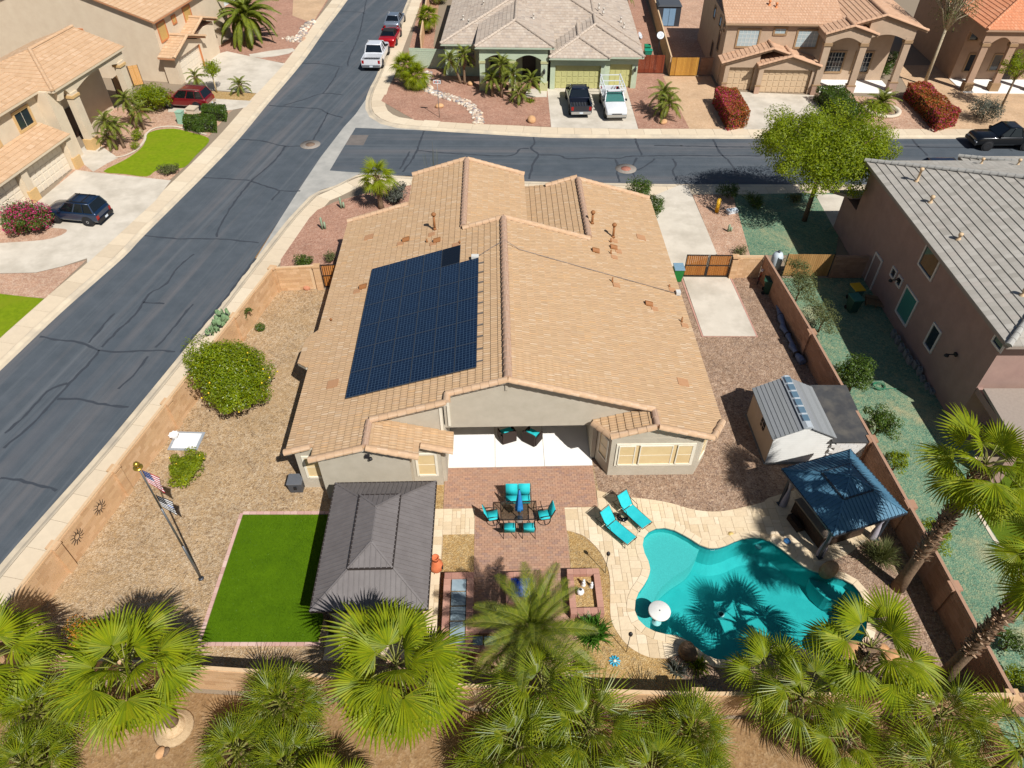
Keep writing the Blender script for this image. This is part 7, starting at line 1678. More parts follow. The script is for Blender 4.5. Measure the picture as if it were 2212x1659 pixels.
M_btile = pieces_mat('blue_tile', [srgb(10, 40, 140), srgb(20, 70, 190), srgb(14, 52, 160), srgb(40, 100, 210)], .15, 20, 0, .1, .7)
for i in range(7):
    for j in range(8): MB().box(-.45 + i * .13, -.49 + j * .123, .28, -.45 + i * .13 + .122, -.49 + j * .123 + .115, .34).build('basin_tile', M_btile, fo)
MB().box(-.455, -.495, .02, .455, .495, .278).build('basin_bed', plain('tile_grout', srgb(16, 30, 70), .6), fo)
pr = planter('brick_planter', 'right hand brick planter with small white ornaments', (3.38, 15.2)); brick_ring(pr, -.68, -1.0, .68, 1.04, .42, .24); MB().box(-.43, -.75, .02, .43, .79, .26).build('planter_fill', M_ggold, pr)
lp = planter('brick_planter', 'left hand L shaped brick planter with grey panels', (-1.85, 14.6)); brick_ring(lp, -.62, -1.9, .6, 1.58, .46, .26); brick_ring(lp, .61, -1.9, 1.85, -.9, .46, .24, 'nse')
M_pan = surf('grey_panel', srgb(120, 138, 146), srgb(150, 164, 170), 2, .25, 0, 30)
for j in range(4): y = -1.2 + j * .66; MB().box(-.3, y, .36, .3, y + .6, .4).build('panel', M_pan, lp)
for i in range(3): x = -.3 + i * .68; MB().box(x, -1.62, .36, x + .62, -1.24, .4).build('panel', M_pan, lp)
MB().box(-.355, -1.635, .02, .335, 1.315, .3).box(.62, -1.65, .02, 1.6, -1.15, .3).build('planter_fill', M_ggold, lp)
def ornament(label, c, z, s, col_=None):
    t = thing('garden_ornament', label, 'ornament', (*W(*c), z)); m = MB(); m.lathe([(.001, 0), (.11 * s, .0), (.12 * s, .06 * s), (.05 * s, .16 * s), (.09 * s, .24 * s), (.06 * s, .32 * s), (.001, .34 * s)], 12); m.build('body', col_ or M_fw, t); m = MB(); m.lathe([(.001, .35 * s), (.06 * s, .38 * s), (.05 * s, .45 * s), (.001, .47 * s)], 10); m.build('head', col_ or M_fw, t)
ornament('small white ornament in the right planter, far one', (3.35, 15.6), .29, .9); ornament('white ornament pair in the right planter by the wall', (3.68, 15.5), .29, .8)
sb_ = thing('white_lantern', 'round ribbed white lantern in the right planter', 'ornament', (*W(3.18, 15.2), .29)); m = MB(); m.loft([[(.17 * math.sin(math.pi * (i + .3) / 7) * (1 if q % 2 else .88) * math.cos(6.283 * q / 20), .17 * math.sin(math.pi * (i + .3) / 7) * (1 if q % 2 else .88) * math.sin(6.283 * q / 20), .17 - .17 * math.cos(math.pi * (i + .3) / 7)) for q in range(20)] for i in range(7)], True, True); m.build('globe', M_fw, sb_); MB().lathe([(.05, .3), (.06, .34), (.001, .36)], 10).build('cap', M_fr_, sb_)
ch_ = thing('clay_chiminea', 'round terracotta chiminea beside the brown gazebo', 'chiminea', (*W(-2.85, 16.6), .03)); M_clay = surf('terracotta', srgb(186, 96, 58), srgb(208, 120, 78), 4, .8, .2, 30)
MB().lathe([(.12, .05), (.24, .15), (.3, .35), (.27, .55), (.15, .72), (.12, .78)], 20).build('belly', M_clay, ch_); MB().lathe([(.121, .781), (.14, .95), (.17, 1.02), (.14, 1.03), (.1, .9)], 18).build('neck', M_clay, ch_)
MB().lathe([(.001, -.03), (.1, -.03), (.1, .02), (.001, .02)], 12, (.27, -.08, .4), True, Matrix.Rotation(R_(90), 3, 'Y')).build('mouth', plain('soot', srgb(24, 18, 16), .9), ch_)
for a in range(3): m = MB(); m.tube([(.1 * math.cos(a * 2.09), .1 * math.sin(a * 2.09), .1), (.22 * math.cos(a * 2.09), .22 * math.sin(a * 2.09), 0)], .015, 5); m.build('leg', M_iron, ch_)
def torch(label, p):
    t = thing('tiki_torch', label, 'torch', (p[0], p[1], .01), 0, 'slim garden torches around the pool bed'); MB().tube([(0, 0, 0), (0, 0, 1.35)], .014, 6).build('pole', M_iron, t); MB().lathe([(.015, 1.3), (.075, 1.42), (.085, 1.5), (.05, 1.58), (.001, 1.6)], 12).build('bowl', M_iron, t)
torch('slim black garden torch beside the right brick planter', (4, 16.42)); torch('slim black garden torch at the lower curve of the deck', (4.5, 12.89)); torch('slim black garden torch below the pool beside the wall', (8.83, 11.99))
# -------- pool things
pt = thing('pool_table', 'round white table standing on the shallow pool shelf', 'table', (5.95, 14.35, -.34)); MB().lathe([(.05, .86), (.43, .86), (.45, .88), (.45, .92), (.43, .94), (.03, .945)], 28).build('table_top', surf('white_resin', srgb(206, 204, 198), srgb(218, 216, 210), 3, .7, .15, 60), pt); MB().lathe([(.2, 0), (.2, .03), (.06, .06), (.06, .858)], 16).build('pedestal', M_fw, pt); MB().lathe([(.001, .946), (.03, .946), (.03, .952), (.001, .952)], 10).build('umbrella_hole', M_iron, pt)
def boulder(name, label, p, r, mat, seed, z=0.0, cat='boulder', group=None):
    rnd = random.Random(seed); bm = bmesh.new(); bmesh.ops.create_icosphere(bm, subdivisions=3, radius=1)
    k = [(Vector((rnd.gauss(0, 1), rnd.gauss(0, 1), rnd.gauss(0, 1))).normalized(), rnd.uniform(-.18, .22)) for _ in range(9)]
    for v in bm.verts:
        n = v.co.normalized(); f = 1 + sum(a * max(0, n.dot(d)) ** 3 for d, a in k); v.co = Vector((n.x * r[0] * f, n.y * r[1] * f, n.z * r[2] * f))
    me = bpy.data.meshes.new(name); bm.to_mesh(me); bm.free(); me.materials.append(mat)
    for p_ in me.polygons: p_.use_smooth = True
    o = obj(name, me, None, (p[0], p[1], z + r[2] * .55), (0, 0, rnd.uniform(0, 6))); return tag(o, label, cat, group)
M_rock = surf('banded_rock', srgb(140, 112, 82), srgb(186, 158, 122), 4, .9, .6, 16, c3=srgb(120, 94, 68), big=2.5); M_rockd = surf('dark_rock', srgb(84, 66, 52), srgb(130, 106, 82), 4, .9, .7, 14)
boulder('boulder', 'round tan boulder on the pool edge beside the blue gazebo', (13.62, 16.45), (.42, .3, .34), M_rock, 3); boulder('boulder', 'dark brown boulder on the lower pool edge', (6.9, 12.79), (.34, .4, .4), M_rockd, 4)
for i, (px_, s, lab) in enumerate((((1110, 900), .4, 'orange brown rock under the palm at the right end of the pool'), ((1290, 900), .34, 'pale rock beside the palm at the right end of the pool'), ((1350, 960), .42, 'flat orange rock behind the palm at the right end of the pool'))):
    pp = ((13.45, 12.98), (14.55, 12.98), (14.78, 12.6))[i]; boulder('boulder', lab, pp, (s, s * .8, s * .5), surf('orange_rock', srgb(168, 116, 72), srgb(206, 164, 120), 3, .9, .5, 14), 10 + i)
md = thing('pool_medallion', 'light blue round disc on the shaded pool deck', 'disc', (*(12.26, 18.01), .037)); MB().lathe([(.001, 0), (.16, 0), (.16, .012), (.001, .014)], 20).build('disc', plain('disc_blue', srgb(74, 140, 200), .5), md)
md = thing('pool_medallion', 'pale yellow round disc on the sunny pool deck', 'disc', (*(9.84, 18.38), .037)); MB().lathe([(.001, 0), (.12, 0), (.12, .012), (.001, .014)], 20).build('disc', plain('disc_yellow', srgb(226, 194, 120), .6), md)
fs = thing('flower_ornament', 'turquoise metal flower lying in the golden gravel', 'ornament', (*(4, 12.51), .02)); m = MB()
for a in range(10): t_ = a * .628; m.poly([(0, 0, .06), (.2 * math.cos(t_ - .2), .2 * math.sin(t_ - .2), .05), (.24 * math.cos(t_), .24 * math.sin(t_), .03), (.2 * math.cos(t_ + .2), .2 * math.sin(t_ + .2), .05)])
m.build('petals', plain('petal_blue', srgb(60, 170, 200), .5), fs); MB().lathe([(.07, .055), (.06, .09), (.001, .1)], 10).build('centre', plain('flower_white', srgb(220, 214, 190), .6), fs)
# -------- odds and ends in the yards
bx_ = thing('storage_box', 'grey plastic cube box beside the left corner of the house', 'box', (*(-10.19, 20.99), .0), HA); MB().loft([[(-.3, -.28, .0), (.3, -.28, .0), (.3, .28, .0), (-.3, .28, .0)], [(-.34, -.31, .62), (.34, -.31, .62), (.34, .31, .62), (-.34, .31, .62)]], True, True, False).build('body', plain('box_grey', srgb(72, 74, 78), .6), bx_, bevel=.03); MB().box(-.36, -.33, .622, .36, .33, .7).build('lid', plain('lid_grey', srgb(96, 98, 102), .6), bx_, bevel=.02); MB().box(-.05, -.35, .3, .08, -.31, .5).build('latch', M_blackp, bx_)
ul = thing('inspection_cover', 'white square utility lid in the left gravel', 'lid', (*(-16.47, 23.96), .006), R_(-2)); MB().box(-.75, -.62, 0, .75, .62, .035).build('frame', plain('lid_rim', srgb(150, 156, 162), .6), ul); MB().box(-.6, -.5, .036, .62, .5, .055).build('plate', plain('lid_white', srgb(232, 232, 230), .6), ul)
wo_ = thing('white_planter', 'small white scalloped ornament by the left wall', 'ornament', (*(-17.08, 24.12), .0)); m = MB(); m.loft([[(r * (1 if q % 2 else .8) * math.cos(6.283 * q / 16), r * (1 if q % 2 else .8) * math.sin(6.283 * q / 16), z) for q in range(16)] for r, z in ((.12, 0), (.16, .15), (.24, .32), (.27, .36))], True, True); m.build('bowl', M_fw, wo_)
def sunburst(label, p, z, seed):
    d = Vector(WALL_L[1]) - Vector(WALL_L[0]); a = math.atan2(d.y, d.x); t = thing('wall_ornament', label, 'wall ornament', (p[0], p[1], z), a); rnd = random.Random(seed)
    m = MB(); m.tube([(.14 * math.cos(k * .3927), .02, .14 * math.sin(k * .3927)) for k in range(17)], .012, 5, False); m.build('ring', M_iron, t)
    for k in range(12): b_ = k * .5236; m = MB(); m.tube([(.14 * math.cos(b_), .02, .14 * math.sin(b_)), (.25 * math.cos(b_ + .15), .04, .25 * math.sin(b_ + .15)), (.38 * math.cos(b_), .02, .38 * math.sin(b_))], [.012, .014, .006], 5); m.build('ray', M_iron, t)
def on_wall(y, off=.1):
    f = (y - WALL_L[0][1]) / (WALL_L[1][1] - WALL_L[0][1]); return (WALL_L[0][0] + f * (WALL_L[1][0] - WALL_L[0][0]) + off, y)
sunburst('black metal sun ornament on the left wall, nearer the flagpole', on_wall(19.1), 1.05, 1); sunburst('black metal sun ornament on the left wall, nearest the camera', on_wall(17.55), 1.05, 2)
# bins, tarp roll, pallets, blocks
def bin_(label, p, yaw, lidc, bodyc, zz=0.0):
    t = thing('wheelie_bin', label, 'bin', (p[0], p[1], zz), yaw); bc = plain('bin_%d_%d_%d' % bodyc, srgb(*bodyc), .6)
    MB().loft([[(-.24, -.25, .06), (.24, -.25, .06), (.24, .25, .06), (-.24, .25, .06)], [(-.3, -.36, 1.0), (.3, -.36, 1.0), (.3, .36, 1.0), (-.3, .36, 1.0)]], True, True, False).build('body', bc, t); MB().box(-.33, -.4, 1.002, .33, .42, 1.07).build('lid', plain('lid_%d_%d_%d' % lidc, srgb(*lidc), .6), t, bevel=.02)
    for s in (-1, 1): MB().lathe([(.001, -.03), (.12, -.03), (.12, .03), (.001, .03)], 12, (s * .24, .28, .12), False, Matrix.Rotation(R_(90), 3, 'Y')).build('wheel', M_tyre, t)
bin_('green bin with grey lid beside the tan roof at the side gate', (10.66, 37.86), 0, (120, 150, 168), (24, 120, 52)); bin_('green bin with yellow lid in the shaded side yard', (21.29, 35.69), R_(8), (206, 160, 20), (52, 92, 84)); bin_('dark green bin in the shaded side yard', (20.84, 34.66), R_(8), (50, 110, 96), (34, 70, 60)); bin_('dark green bin at the top end of the right wall', (16.18, 36.48), R_(70), (28, 70, 52), (22, 60, 44))
bin_('bright green bin in the side yard of the green house', (14.24, 78.4), 0, (20, 130, 90), (16, 120, 80)); bin_('teal lidded bin beside the block wall of the green house', (14.15, 77.09), R_(90), (14, 140, 110), (12, 116, 92))
M_tarp = surf('blue_tarp', srgb(84, 96, 120), srgb(112, 126, 150), 6, .6, .4, 10); tp = thing('tarp_roll', 'long blue grey rolled tarp lying along the right wall', 'tarp', (16.1, 31.0, 0)); rnd = random.Random(5); pth = [(a[0] - 16.1 + rnd.uniform(-.06, .06), a[1] - 31.0, .17) for a in resample([(16.34, 34.95), (16.16, 33.43), (16.17, 32.12), (16.22, 30.73), (16.4, 29.54)], .35)]
m = MB(); m.tube(pth, [.16 + rnd.uniform(-.05, .06) for _ in pth], 9); m.build('roll', M_tarp, tp)
for k in (3, 8, 13):
    if k < len(pth): MB().lathe([(.21, -.04), (.22, 0), (.21, .04)], 10, pth[k], True, Matrix.Rotation(R_(80), 3, 'X')).build('strap', M_blackp, tp)
pl_ = thing('wood_pallet', 'wooden pallet leaning by the shaded house wall', 'pallet', (*(22.57, 35.35), .1), R_(-20)); M_wd = pieces_mat('pallet_wood', [srgb(120, 94, 68), srgb(142, 114, 84), srgb(104, 82, 60)], .9)
for i in range(7): MB().box(-.6, -.5 + i * .155, .12, .6, -.5 + i * .155 + .1, .14).build('slat', M_wd, pl_)
for x in (-.56, 0, .56): MB().box(x - .04, -.5, .0, x + .04, .53, .119).build('stringer', M_wd, pl_)
CB = None
for i, (a_, lab) in enumerate(zip([(22.46, 32.24), (22.47, 31.67), (22.42, 30.98), (22.48, 30.44), (22.44, 29.91), (22.63, 29.52), (22.64, 29), (22.64, 28.5), (22.64, 27.88), (22.74, 27.52)], ('first', 'second', 'third', 'fourth', 'fifth', 'sixth', 'seventh', 'eighth', 'ninth', 'tenth'))):
    for j in range(2 if i < 7 else 1):
        t = thing('cinder_block', 'grey cinder block by the shaded house wall, %s from far end%s' % (lab, ', upper one' if j else ''), 'cinder block', (a_[0], a_[1], j * .2), R_(80 + (i * 37) % 17 - 8), 'cinder blocks stacked along the house wall'); M_cb = surf('cinder', srgb(126, 126, 124), srgb(150, 150, 146), 5, .95, .6, 30)
        m = MB(); m.box(-.2, -.1, 0, .2, -.065, .195).box(-.2, .065, 0, .2, .1, .195).box(-.2, -.064, 0, -.165, .064, .195).box(.165, -.064, 0, .2, .064, .195).box(-.02, -.064, 0, .02, .064, .195); m.build('body', M_cb, t)
hs = thing('garden_hose', 'coiled green garden hose on the green gravel', 'hose', (*(20, 27.86), .02)); m = MB(); m.tube([((.32 + .02 * math.sin(a)) * math.cos(a * .4), (.26 + .02 * math.cos(a)) * math.sin(a * .4), .02 + .004 * a) for a in range(44)] + [(.9, -.1, .02), (1.4, -.25, .02)], .018, 6); m.build('coil', plain('hose_green', srgb(40, 120, 84), .5), hs)
jk = thing('red_bicycle', 'red and white bicycle leaning in the shade at the right wall', 'bicycle', (*(16, 37.8), 0), R_(60))
for x in (-.45, .45): m = MB(); m.tube([(x + .3 * math.cos(k * .3927), 0, .32 + .3 * math.sin(k * .3927)) for k in range(17)], .022, 5, False); m.build('wheel', M_tyre, jk)
M_bk = plain('bike_red', srgb(170, 40, 40), .4); m = MB()
for a, b_ in (((-.45, 0, .32), (-.1, 0, .78)), ((-.1, 0, .78), (.3, 0, .8)), ((.3, 0, .8), (.45, 0, .32)), ((-.45, 0, .32), (0, 0, .3)), ((0, 0, .3), (.28, 0, .72)), ((0, 0, .3), (-.12, 0, .85))): m.tube([a, b_], .018, 6)
m.build('frame', M_bk, jk); MB().box(-.24, -.07, .86, .0, .07, .92).build('saddle', M_fw, jk); m = MB(); m.tube([(.28, -.28, 1.0), (.3, 0, .98), (.28, .28, 1.0)], .016, 6); m.tube([(.3, 0, .8), (.29, 0, .98)], .016, 6); m.build('handlebar', M_blackp, jk)
wt_ = thing('propane_tank', 'white round tank behind the top end of the right wall', 'tank', (*(17.3, 39.12), 0)); MB().lathe([(.2, .0), (.34, .12), (.36, .5), (.36, 1.0), (.26, 1.25), (.001, 1.32)], 16).build('body', plain('tank_white', srgb(190, 200, 206), .5), wt_); MB().lathe([(.08, 1.3), (.08, 1.42), (.001, 1.44)], 10).build('cap', M_blud, wt_)
bo = thing('yellow_bollard', 'yellow bollard in the reddish gravel strip', 'bollard', (*(15.01, 46.36), 0)); MB().tube([(0, 0, 0), (0, 0, 1.05)], .14, 14).build('post', plain('bollard_yellow', srgb(216, 166, 34), .5), bo); MB().lathe([(.141, 1.051), (.1, 1.1), (.001, 1.12)], 14).build('cap', plain('bollard_yellow', srgb(216, 166, 34), .5), bo)

# ================================================================== STREET DETAILS AND SMALL PLANTS
def seal(road, pts, w=.15, z=-.094):
    m = MB(); rnd = random.Random(len(pts) * 7 + int(pts[0][0] * 10)); fine = resample(smooth_curve(pts, 4, False), .35)
    fine = [(p[0] + rnd.uniform(-.04, .04), p[1] + rnd.uniform(-.04, .04)) for p in fine]
    if len(fine) < 2: return
    strip(m, fine, [w * rnd.uniform(.6, 1.3) for _ in fine], z); m.build('crack_seal', M_tar, road)
for pts in ([(-23.41, 58.61), (-21.48, 58.37), (-19.24, 57.34), (-17.56, 57.48)], [(-19.18, 57.34), (-19.48, 54.51), (-20.43, 51.37), (-20.88, 47.77), (-20.96, 44.91), (-20.74, 43.05)], [(-25.87, 43.36), (-23.54, 42.95), (-20.71, 42.95), (-18.78, 42.65), (-17.29, 42.36)], [(-24.42, 51.82), (-22.46, 51.62), (-20.42, 51.32)], [(-20.4, 51.24), (-17.85, 49.77), (-16.16, 49.69)], [(-17.84, 49.69), (-18.19, 48.23)], [(-22.64, 65.76), (-20.08, 65.34), (-17.85, 64.99), (-16.97, 64.13), (-15.17, 62.95)], [(-21.33, 65.76), (-19.74, 67.13), (-18.11, 68.61), (-16.06, 68.16)], [(-16.89, 64.13), (-16.93, 60.99), (-17.11, 58.52)], [(-18.11, 68.61), (-17.77, 72.53), (-17.82, 75.48)], [(-21.8, 76.48), (-19.57, 76.26), (-17.27, 75.26)], [(-21.45, 82.92), (-18.62, 83.17)], [(-21.62, 41.05), (-22.18, 39.57), (-22.37, 37.47), (-22.93, 36.8), (-23.1, 35.66), (-23.14, 34.26), (-23.63, 32.62), (-23.91, 31.07)], [(-27.98, 32.33), (-26.76, 31.98), (-25.29, 31.77), (-23.91, 31.07), (-22.59, 30.94), (-20.84, 31.07), (-19.27, 30.96)], [(-23.91, 31.07), (-24.05, 29.74), (-24.36, 28.46), (-24.68, 26.77), (-24.99, 25.18), (-25.47, 23.89), (-25.62, 23.27)], [(-24.56, 28.33), (-25.3, 27.72), (-25.59, 26.07), (-26.16, 24.31)], [(-24.56, 27.12), (-23.23, 27.06), (-21.99, 26.71), (-20.4, 26.48)], [(-24.79, 21.69), (-23.74, 21.54), (-22.53, 21.21), (-21.43, 20.84)], [(-20.76, 31.35), (-20.51, 32.19), (-20.27, 33.35), (-20.06, 34.72), (-19.89, 35.66)], [(-24.83, 31.77), (-24.68, 32.91), (-24.64, 33.5), (-24.34, 34.87)], [(-21.56, 27.9), (-21.15, 28.84), (-20.87, 30.67)], [(-23.1, 35.66), (-21.68, 35.5)], [(-17.35, 40.49), (-17.87, 37.14), (-18.53, 33.8), (-19.21, 30.8)], [(-20.93, 93.78), (-18.41, 93.42), (-17.74, 92.71)], [(-18.38, 98.29), (-17.84, 92.12), (-17.28, 84.95), (-17.21, 78.15), (-16.93, 75.48)]): seal(main_road, pts)
for pts in ([(1.87, 59.06), (1.91, 57.92), (1.62, 56.9), (2.18, 55.76), (1.69, 53.97), (1.34, 51.62)], [(-7.9, 56.53), (-5.26, 56.04), (-1.62, 55.62), (0.05, 55.67), (0.77, 56.9), (1.62, 56.9)], [(2.18, 55.76), (4.05, 55.62), (4.53, 55.06), (6.98, 55.2), (8.89, 55.06), (9.7, 55.48), (14.26, 55.62)], [(8.49, 54.92), (8.58, 53.44), (8.37, 52.65), (8.45, 51.07)], [(10.31, 55.2), (9.71, 53.44), (9.71, 52.39), (9.74, 51.62)], [(11.77, 55.06), (10.75, 53.7), (9.77, 52.91)], [(13.24, 55.06), (13.31, 53.97), (12.89, 52.91), (12.94, 50.99)], [(10.64, 58.82), (10.65, 57.34), (10.8, 55.48)], [(12.05, 57.48), (14.57, 57.39)], [(17.32, 58.67), (17.33, 56.18), (17.8, 54.51), (17.96, 51.88)], [(14.22, 57.39), (16.83, 57.28), (19.71, 57.19), (21.32, 57.34)], [(13.92, 55.62), (17.26, 55.56), (19.33, 55.62), (20.85, 55.48)], [(34.39, 58.73), (34.37, 57.04), (34.43, 55.34)], [(33.17, 57.34), (37.78, 57.04), (43.33, 57.34)], [(41.81, 57.78), (41.87, 56.33)], [(-7.72, 60.36), (-8.07, 55.62), (-8.77, 52.65)], [(-8.53, 56.33), (-9.05, 52.91)]): seal(cross_road, pts, .17)
def manhole(label, p, rust):
    t = thing('manhole_cover', label, 'manhole cover', (p[0], p[1], -.096)); MB().lathe([(.001, 0), (.85, 0), (.85, .012), (.001, .014)], 28).build('collar', surf('collar_concrete', srgb(128, 120, 112), srgb(150, 140, 130), 4, .9, .3, 30), t); MB().lathe([(.001, .015), (.4, .015), (.4, .026), (.001, .028)], 24).build('lid', rust, t)
    for a in range(6): MB().cbox((.22 * math.cos(a * 1.047), .22 * math.sin(a * 1.047), .03), (.2, .03, .01), a * 1.047).build('rib', rust, t)
manhole('rusty manhole cover in the main street near the corner', (-17.13, 57.63), surf('rust_dark', srgb(110, 92, 78), srgb(134, 112, 94), 6, .8, .3, 30)); manhole('reddish manhole cover in the side street', (9.17, 53.3), surf('rust_red', srgb(150, 96, 80), srgb(170, 116, 98), 6, .8, .3, 30))
pt_ = sheet('asphalt_patch', [(-13.99, 59.49), (-12.44, 59.49), (-12.61, 57.48), (-14.14, 57.57)], -.095, surf('patch', srgb(100, 94, 90), srgb(116, 108, 102), 2, .9, .4, 60)); pt_['label'] = 'square brownish asphalt patch at the street corner'
ss = thing('yard_sign', 'thin post with a small white sign on the green house corner', 'sign', (*(-6.54, 62.88), 0), R_(-4)); MB().tube([(0, 0, 0), (0, 0, 3.3)], .03, 8).build('post', plain('galvanised', srgb(150, 148, 146), .4, .6), ss); MB().box(-.32, -.015, 3.0, .32, .015, 3.3).build('sign_plate', M_fw, ss)
for i, c_ in enumerate((srgb(196, 84, 50), srgb(60, 60, 66), srgb(196, 84, 50), srgb(90, 86, 84))): MB().box(-.27 + i * .14, -.022, 3.07, -.17 + i * .14, -.016, 3.23).build('sign_mark', plain('sign_mark_%d' % i, c_, .6), ss)
# palms of the streets
def pyg(label, p, h, n=20, sc=1.0, seed=0, top=None, fr=PYG, el=(75, -40), boots=.4, nm='feather_palm'): return palm(nm, label, p[0], p[1], h, fr, n, .13, el, sc, seed + 200, 'small palms in the front gardens', boots=boots, top=top)
pyg('slender palm left of the pair by the green house window', (-5.06, 70.86), 2.3, 22, .95, 1, (-5.96, 70.66)); pyg('slender palm right of the pair by the green house window', (-4.64, 70.66), 2.7, 22, .9, 2)
pyg('tallest palm of the clump before the green porch', (-0.97, 67.43), 2.9, 24, 1.0, 3); pyg('palm leaning left in the clump before the green porch', (-1.86, 67.61), 1.7, 22, .95, 4); pyg('palm in the middle of the clump before the green porch', (0.06, 67.25), 2.2, 22, 1.0, 5); pyg('palm leaning right in the clump before the green porch', (0.86, 65.98), 1.9, 22, .9, 6, (1.74, 66.52)); pyg('lowest palm of the clump before the green porch', (0.64, 65.8), 1.1, 18, .8, 7)
pyg('taller palm of the pair beside the white work truck', (13.51, 63.55), 1.9, 22, 1.1, 8); pyg('lower palm of the pair beside the white work truck', (13.79, 62.39), 1.4, 22, 1.05, 9)
for i, (p, h, lab) in enumerate((((-10.29, 70.47), 1.9, 'fan palm at the left corner of the green house garden, rear one'), ((-9.13, 69.5), 1.3, 'fan palm at the left corner of the green house garden, front one'), ((-9.34, 85.42), 1.9, 'fan palm behind the block wall of the green house'), ((-9, 96.33), 1.6, 'fan palm at the top edge beside the taupe roof'))): palm('fan_palm', lab, p[0], p[1], h, FAN_MID, 30, .16, (86, -45), .78, 300 + i, 'fan palms of the green house')
pyg('small palm behind the green house by the block wall', (13.76, 93.56), 1.6, 16, .9, 10)
palm('canary_palm', 'huge feather palm at the top left with arching golden fronds', *(-28.74, 82.61), 2.6, CAN, 46, .42, (72, -38), .95, 320, boots=.6)
for i, (p, h, n, lab) in enumerate((((-32.9, 60.45), 2.6, 20, 'grey trunked palm before the cream porch, tallest'), ((-32.22, 60.45), 1.6, 16, 'leaning palm before the cream porch beside the tallest'), ((-33.1, 56.55), 2.4, 20, 'leafy palm by the column base of the cream house'), ((-32.57, 56.83), 1.9, 18, 'palm leaning right by the column base of the cream house'), ((-33.55, 56.69), 1.0, 14, 'low palm at the column base of the cream house'), ((-25.86, 68.36), .8, 18, 'tiny palm on the gravel island'), ((-30.51, 69.88), 1.0, 16, 'small palm beside the red wagon'))): pyg(lab, p, h, n, .85, 20 + i)
pyg('round sago palm inside a ring of stones', (33.79, 64.75), .5, 34, 1.15, 40, el=(80, -30)); rg = thing('stone_ring', 'low ring of tan stones around the sago palm', 'edging', (*(33.88, 64.23), 0)); MB().lathe([(1.25, 0), (1.25, .22), (1.6, .22), (1.6, 0)], 28).build('ring', M_conc, rg)
# shrubs of the streets
shrub('bougainvillea_mound', 'big rounded magenta bougainvillea at the left edge', *(-34.25, 43.91), (2.1, 1.5, 1.15), L_dk, 6500, .15, 40, .95, .6, .06, 41, flowers=(L_mag, 2600, .15))
shrub('large_bush', 'large bright green bush beside the red wagon', *(-32.93, 64.38), (2.3, 2.0, 1.35), L_lem, 7000, .17, 40, 1.25, .65, .06, 42)
hedge('clipped_hedge', 'low clipped hedge above the kidney shaped lawn', [(-28.99, 61.69), (-26.23, 61.69), (-25.61, 59.63), (-28.47, 59.94)], .85, L_dk, 4200, .13, 11); shrub('round_bush', 'small round bush before the low clipped hedge', *(-27.26, 59.85), (.75, .7, .5), L_dk, 1500, .12, 14, .5, .32, .04, 43); hedge('clipped_hedge', 'clipped square bush by the narrow drive of the beige house', [(-28.06, 64.03), (-25.84, 63.69), (-25.45, 61.86), (-27.67, 62.35)], .85, L_dk, 3200, .13, 12)
shrub('low_bush', 'low olive bush at the lower tip of the kidney shaped lawn', *(-27.22, 52.19), (1.1, .6, .45), L_ol, 1500, .12, 14, .45, .3, .04, 44); shrub('young_tree', 'lime green young tree with pale stems by the beige house', *(-28.3, 68.55), (1.0, 1.0, 1.0), L_br, 1800, .15, 16, 2.2, .45, .07, 45, 'tree', bark=plain('pale_stem', srgb(196, 176, 136), .9))
shrub('low_bush', 'small yellow green bush by the cream house lawn', *(-31.96, 58.17), (.6, .6, .5), L_br, 800, .12, 10, .5, .28, .04, 46); shrub('low_bush', 'tiny bush at the bend of the lawn edging', *(-31.54, 56.56), (.5, .4, .3), L_br, 500, .1, 8, .35, .22, .04, 47)
shrub('round_bush', 'round bright bush above the left side gate', *(-13.78, 39.32), (.75, .65, .5), L_dk, 1500, .11, 14, .45, .3, .04, 48); shrub('low_bush', 'grey green bush beside the eave by the left side gate', *(-12.1, 39.95), (.5, .5, .4), L_ol, 700, .1, 10, .4, .24, .04, 49)
shrub('silver_shrub', 'silvery grey shrub beside the corner fan palm', *(-8.55, 47.81), (1.0, 1.0, .75), L_gr, 2200, .15, 20, .7, .38, .05, 50)
shrub('low_bush', 'dry golden bush by the side drive gate', *(15.4, 40.84), (.6, .5, .35), L_ol, 600, .1, 8, .3, .25, .04, 51); shrub('low_bush', 'dry round bush in the shade of the street tree', *(21.07, 47.81), (.7, .6, .4), L_ol, 600, .12, 8, .35, .3, .04, 52)
shrub('dark_bush', 'green bush between the two storey houses', *(36.81, 72.41), (1.2, 1.0, .9), L_dk, 1200, .15, 12, .8, .45, .05, 53)
# -------- cacti
M_cac = surf('cactus_green', srgb(96, 124, 84), srgb(128, 152, 112), 6, .8, .3, 40); M_cacg = surf('cactus_grey', srgb(120, 140, 112), srgb(150, 166, 140), 6, .8, .3, 40)
def pricklypear(label, p, n, spread, seed):
    rnd = random.Random(seed); t = thing('prickly_pear', label, 'cactus', (p[0], p[1], 0)); pad = MB(); pad.lathe([(.001, -.03), (.1, -.028), (.125, 0), (.1, .028), (.001, .03)], 12); me = pad.mesh('pad', M_cac)
    for i in range(n):
        z = rnd.uniform(.1, .75); o = obj('pad', me, t, (rnd.uniform(-spread[0], spread[0]), rnd.uniform(-spread[1], spread[1]), z), (R_(90) + rnd.uniform(-.5, .5), rnd.uniform(-.4, .4), rnd.uniform(0, 6.28))); s = rnd.uniform(.8, 1.4); o.scale = (s, s * 1.35, 1)
pp = (-17.39, 33.08); pricklypear('prickly pear growing outside the left wall', (pp[0] - .1, pp[1]), 46, (.35, 1.1), 1)
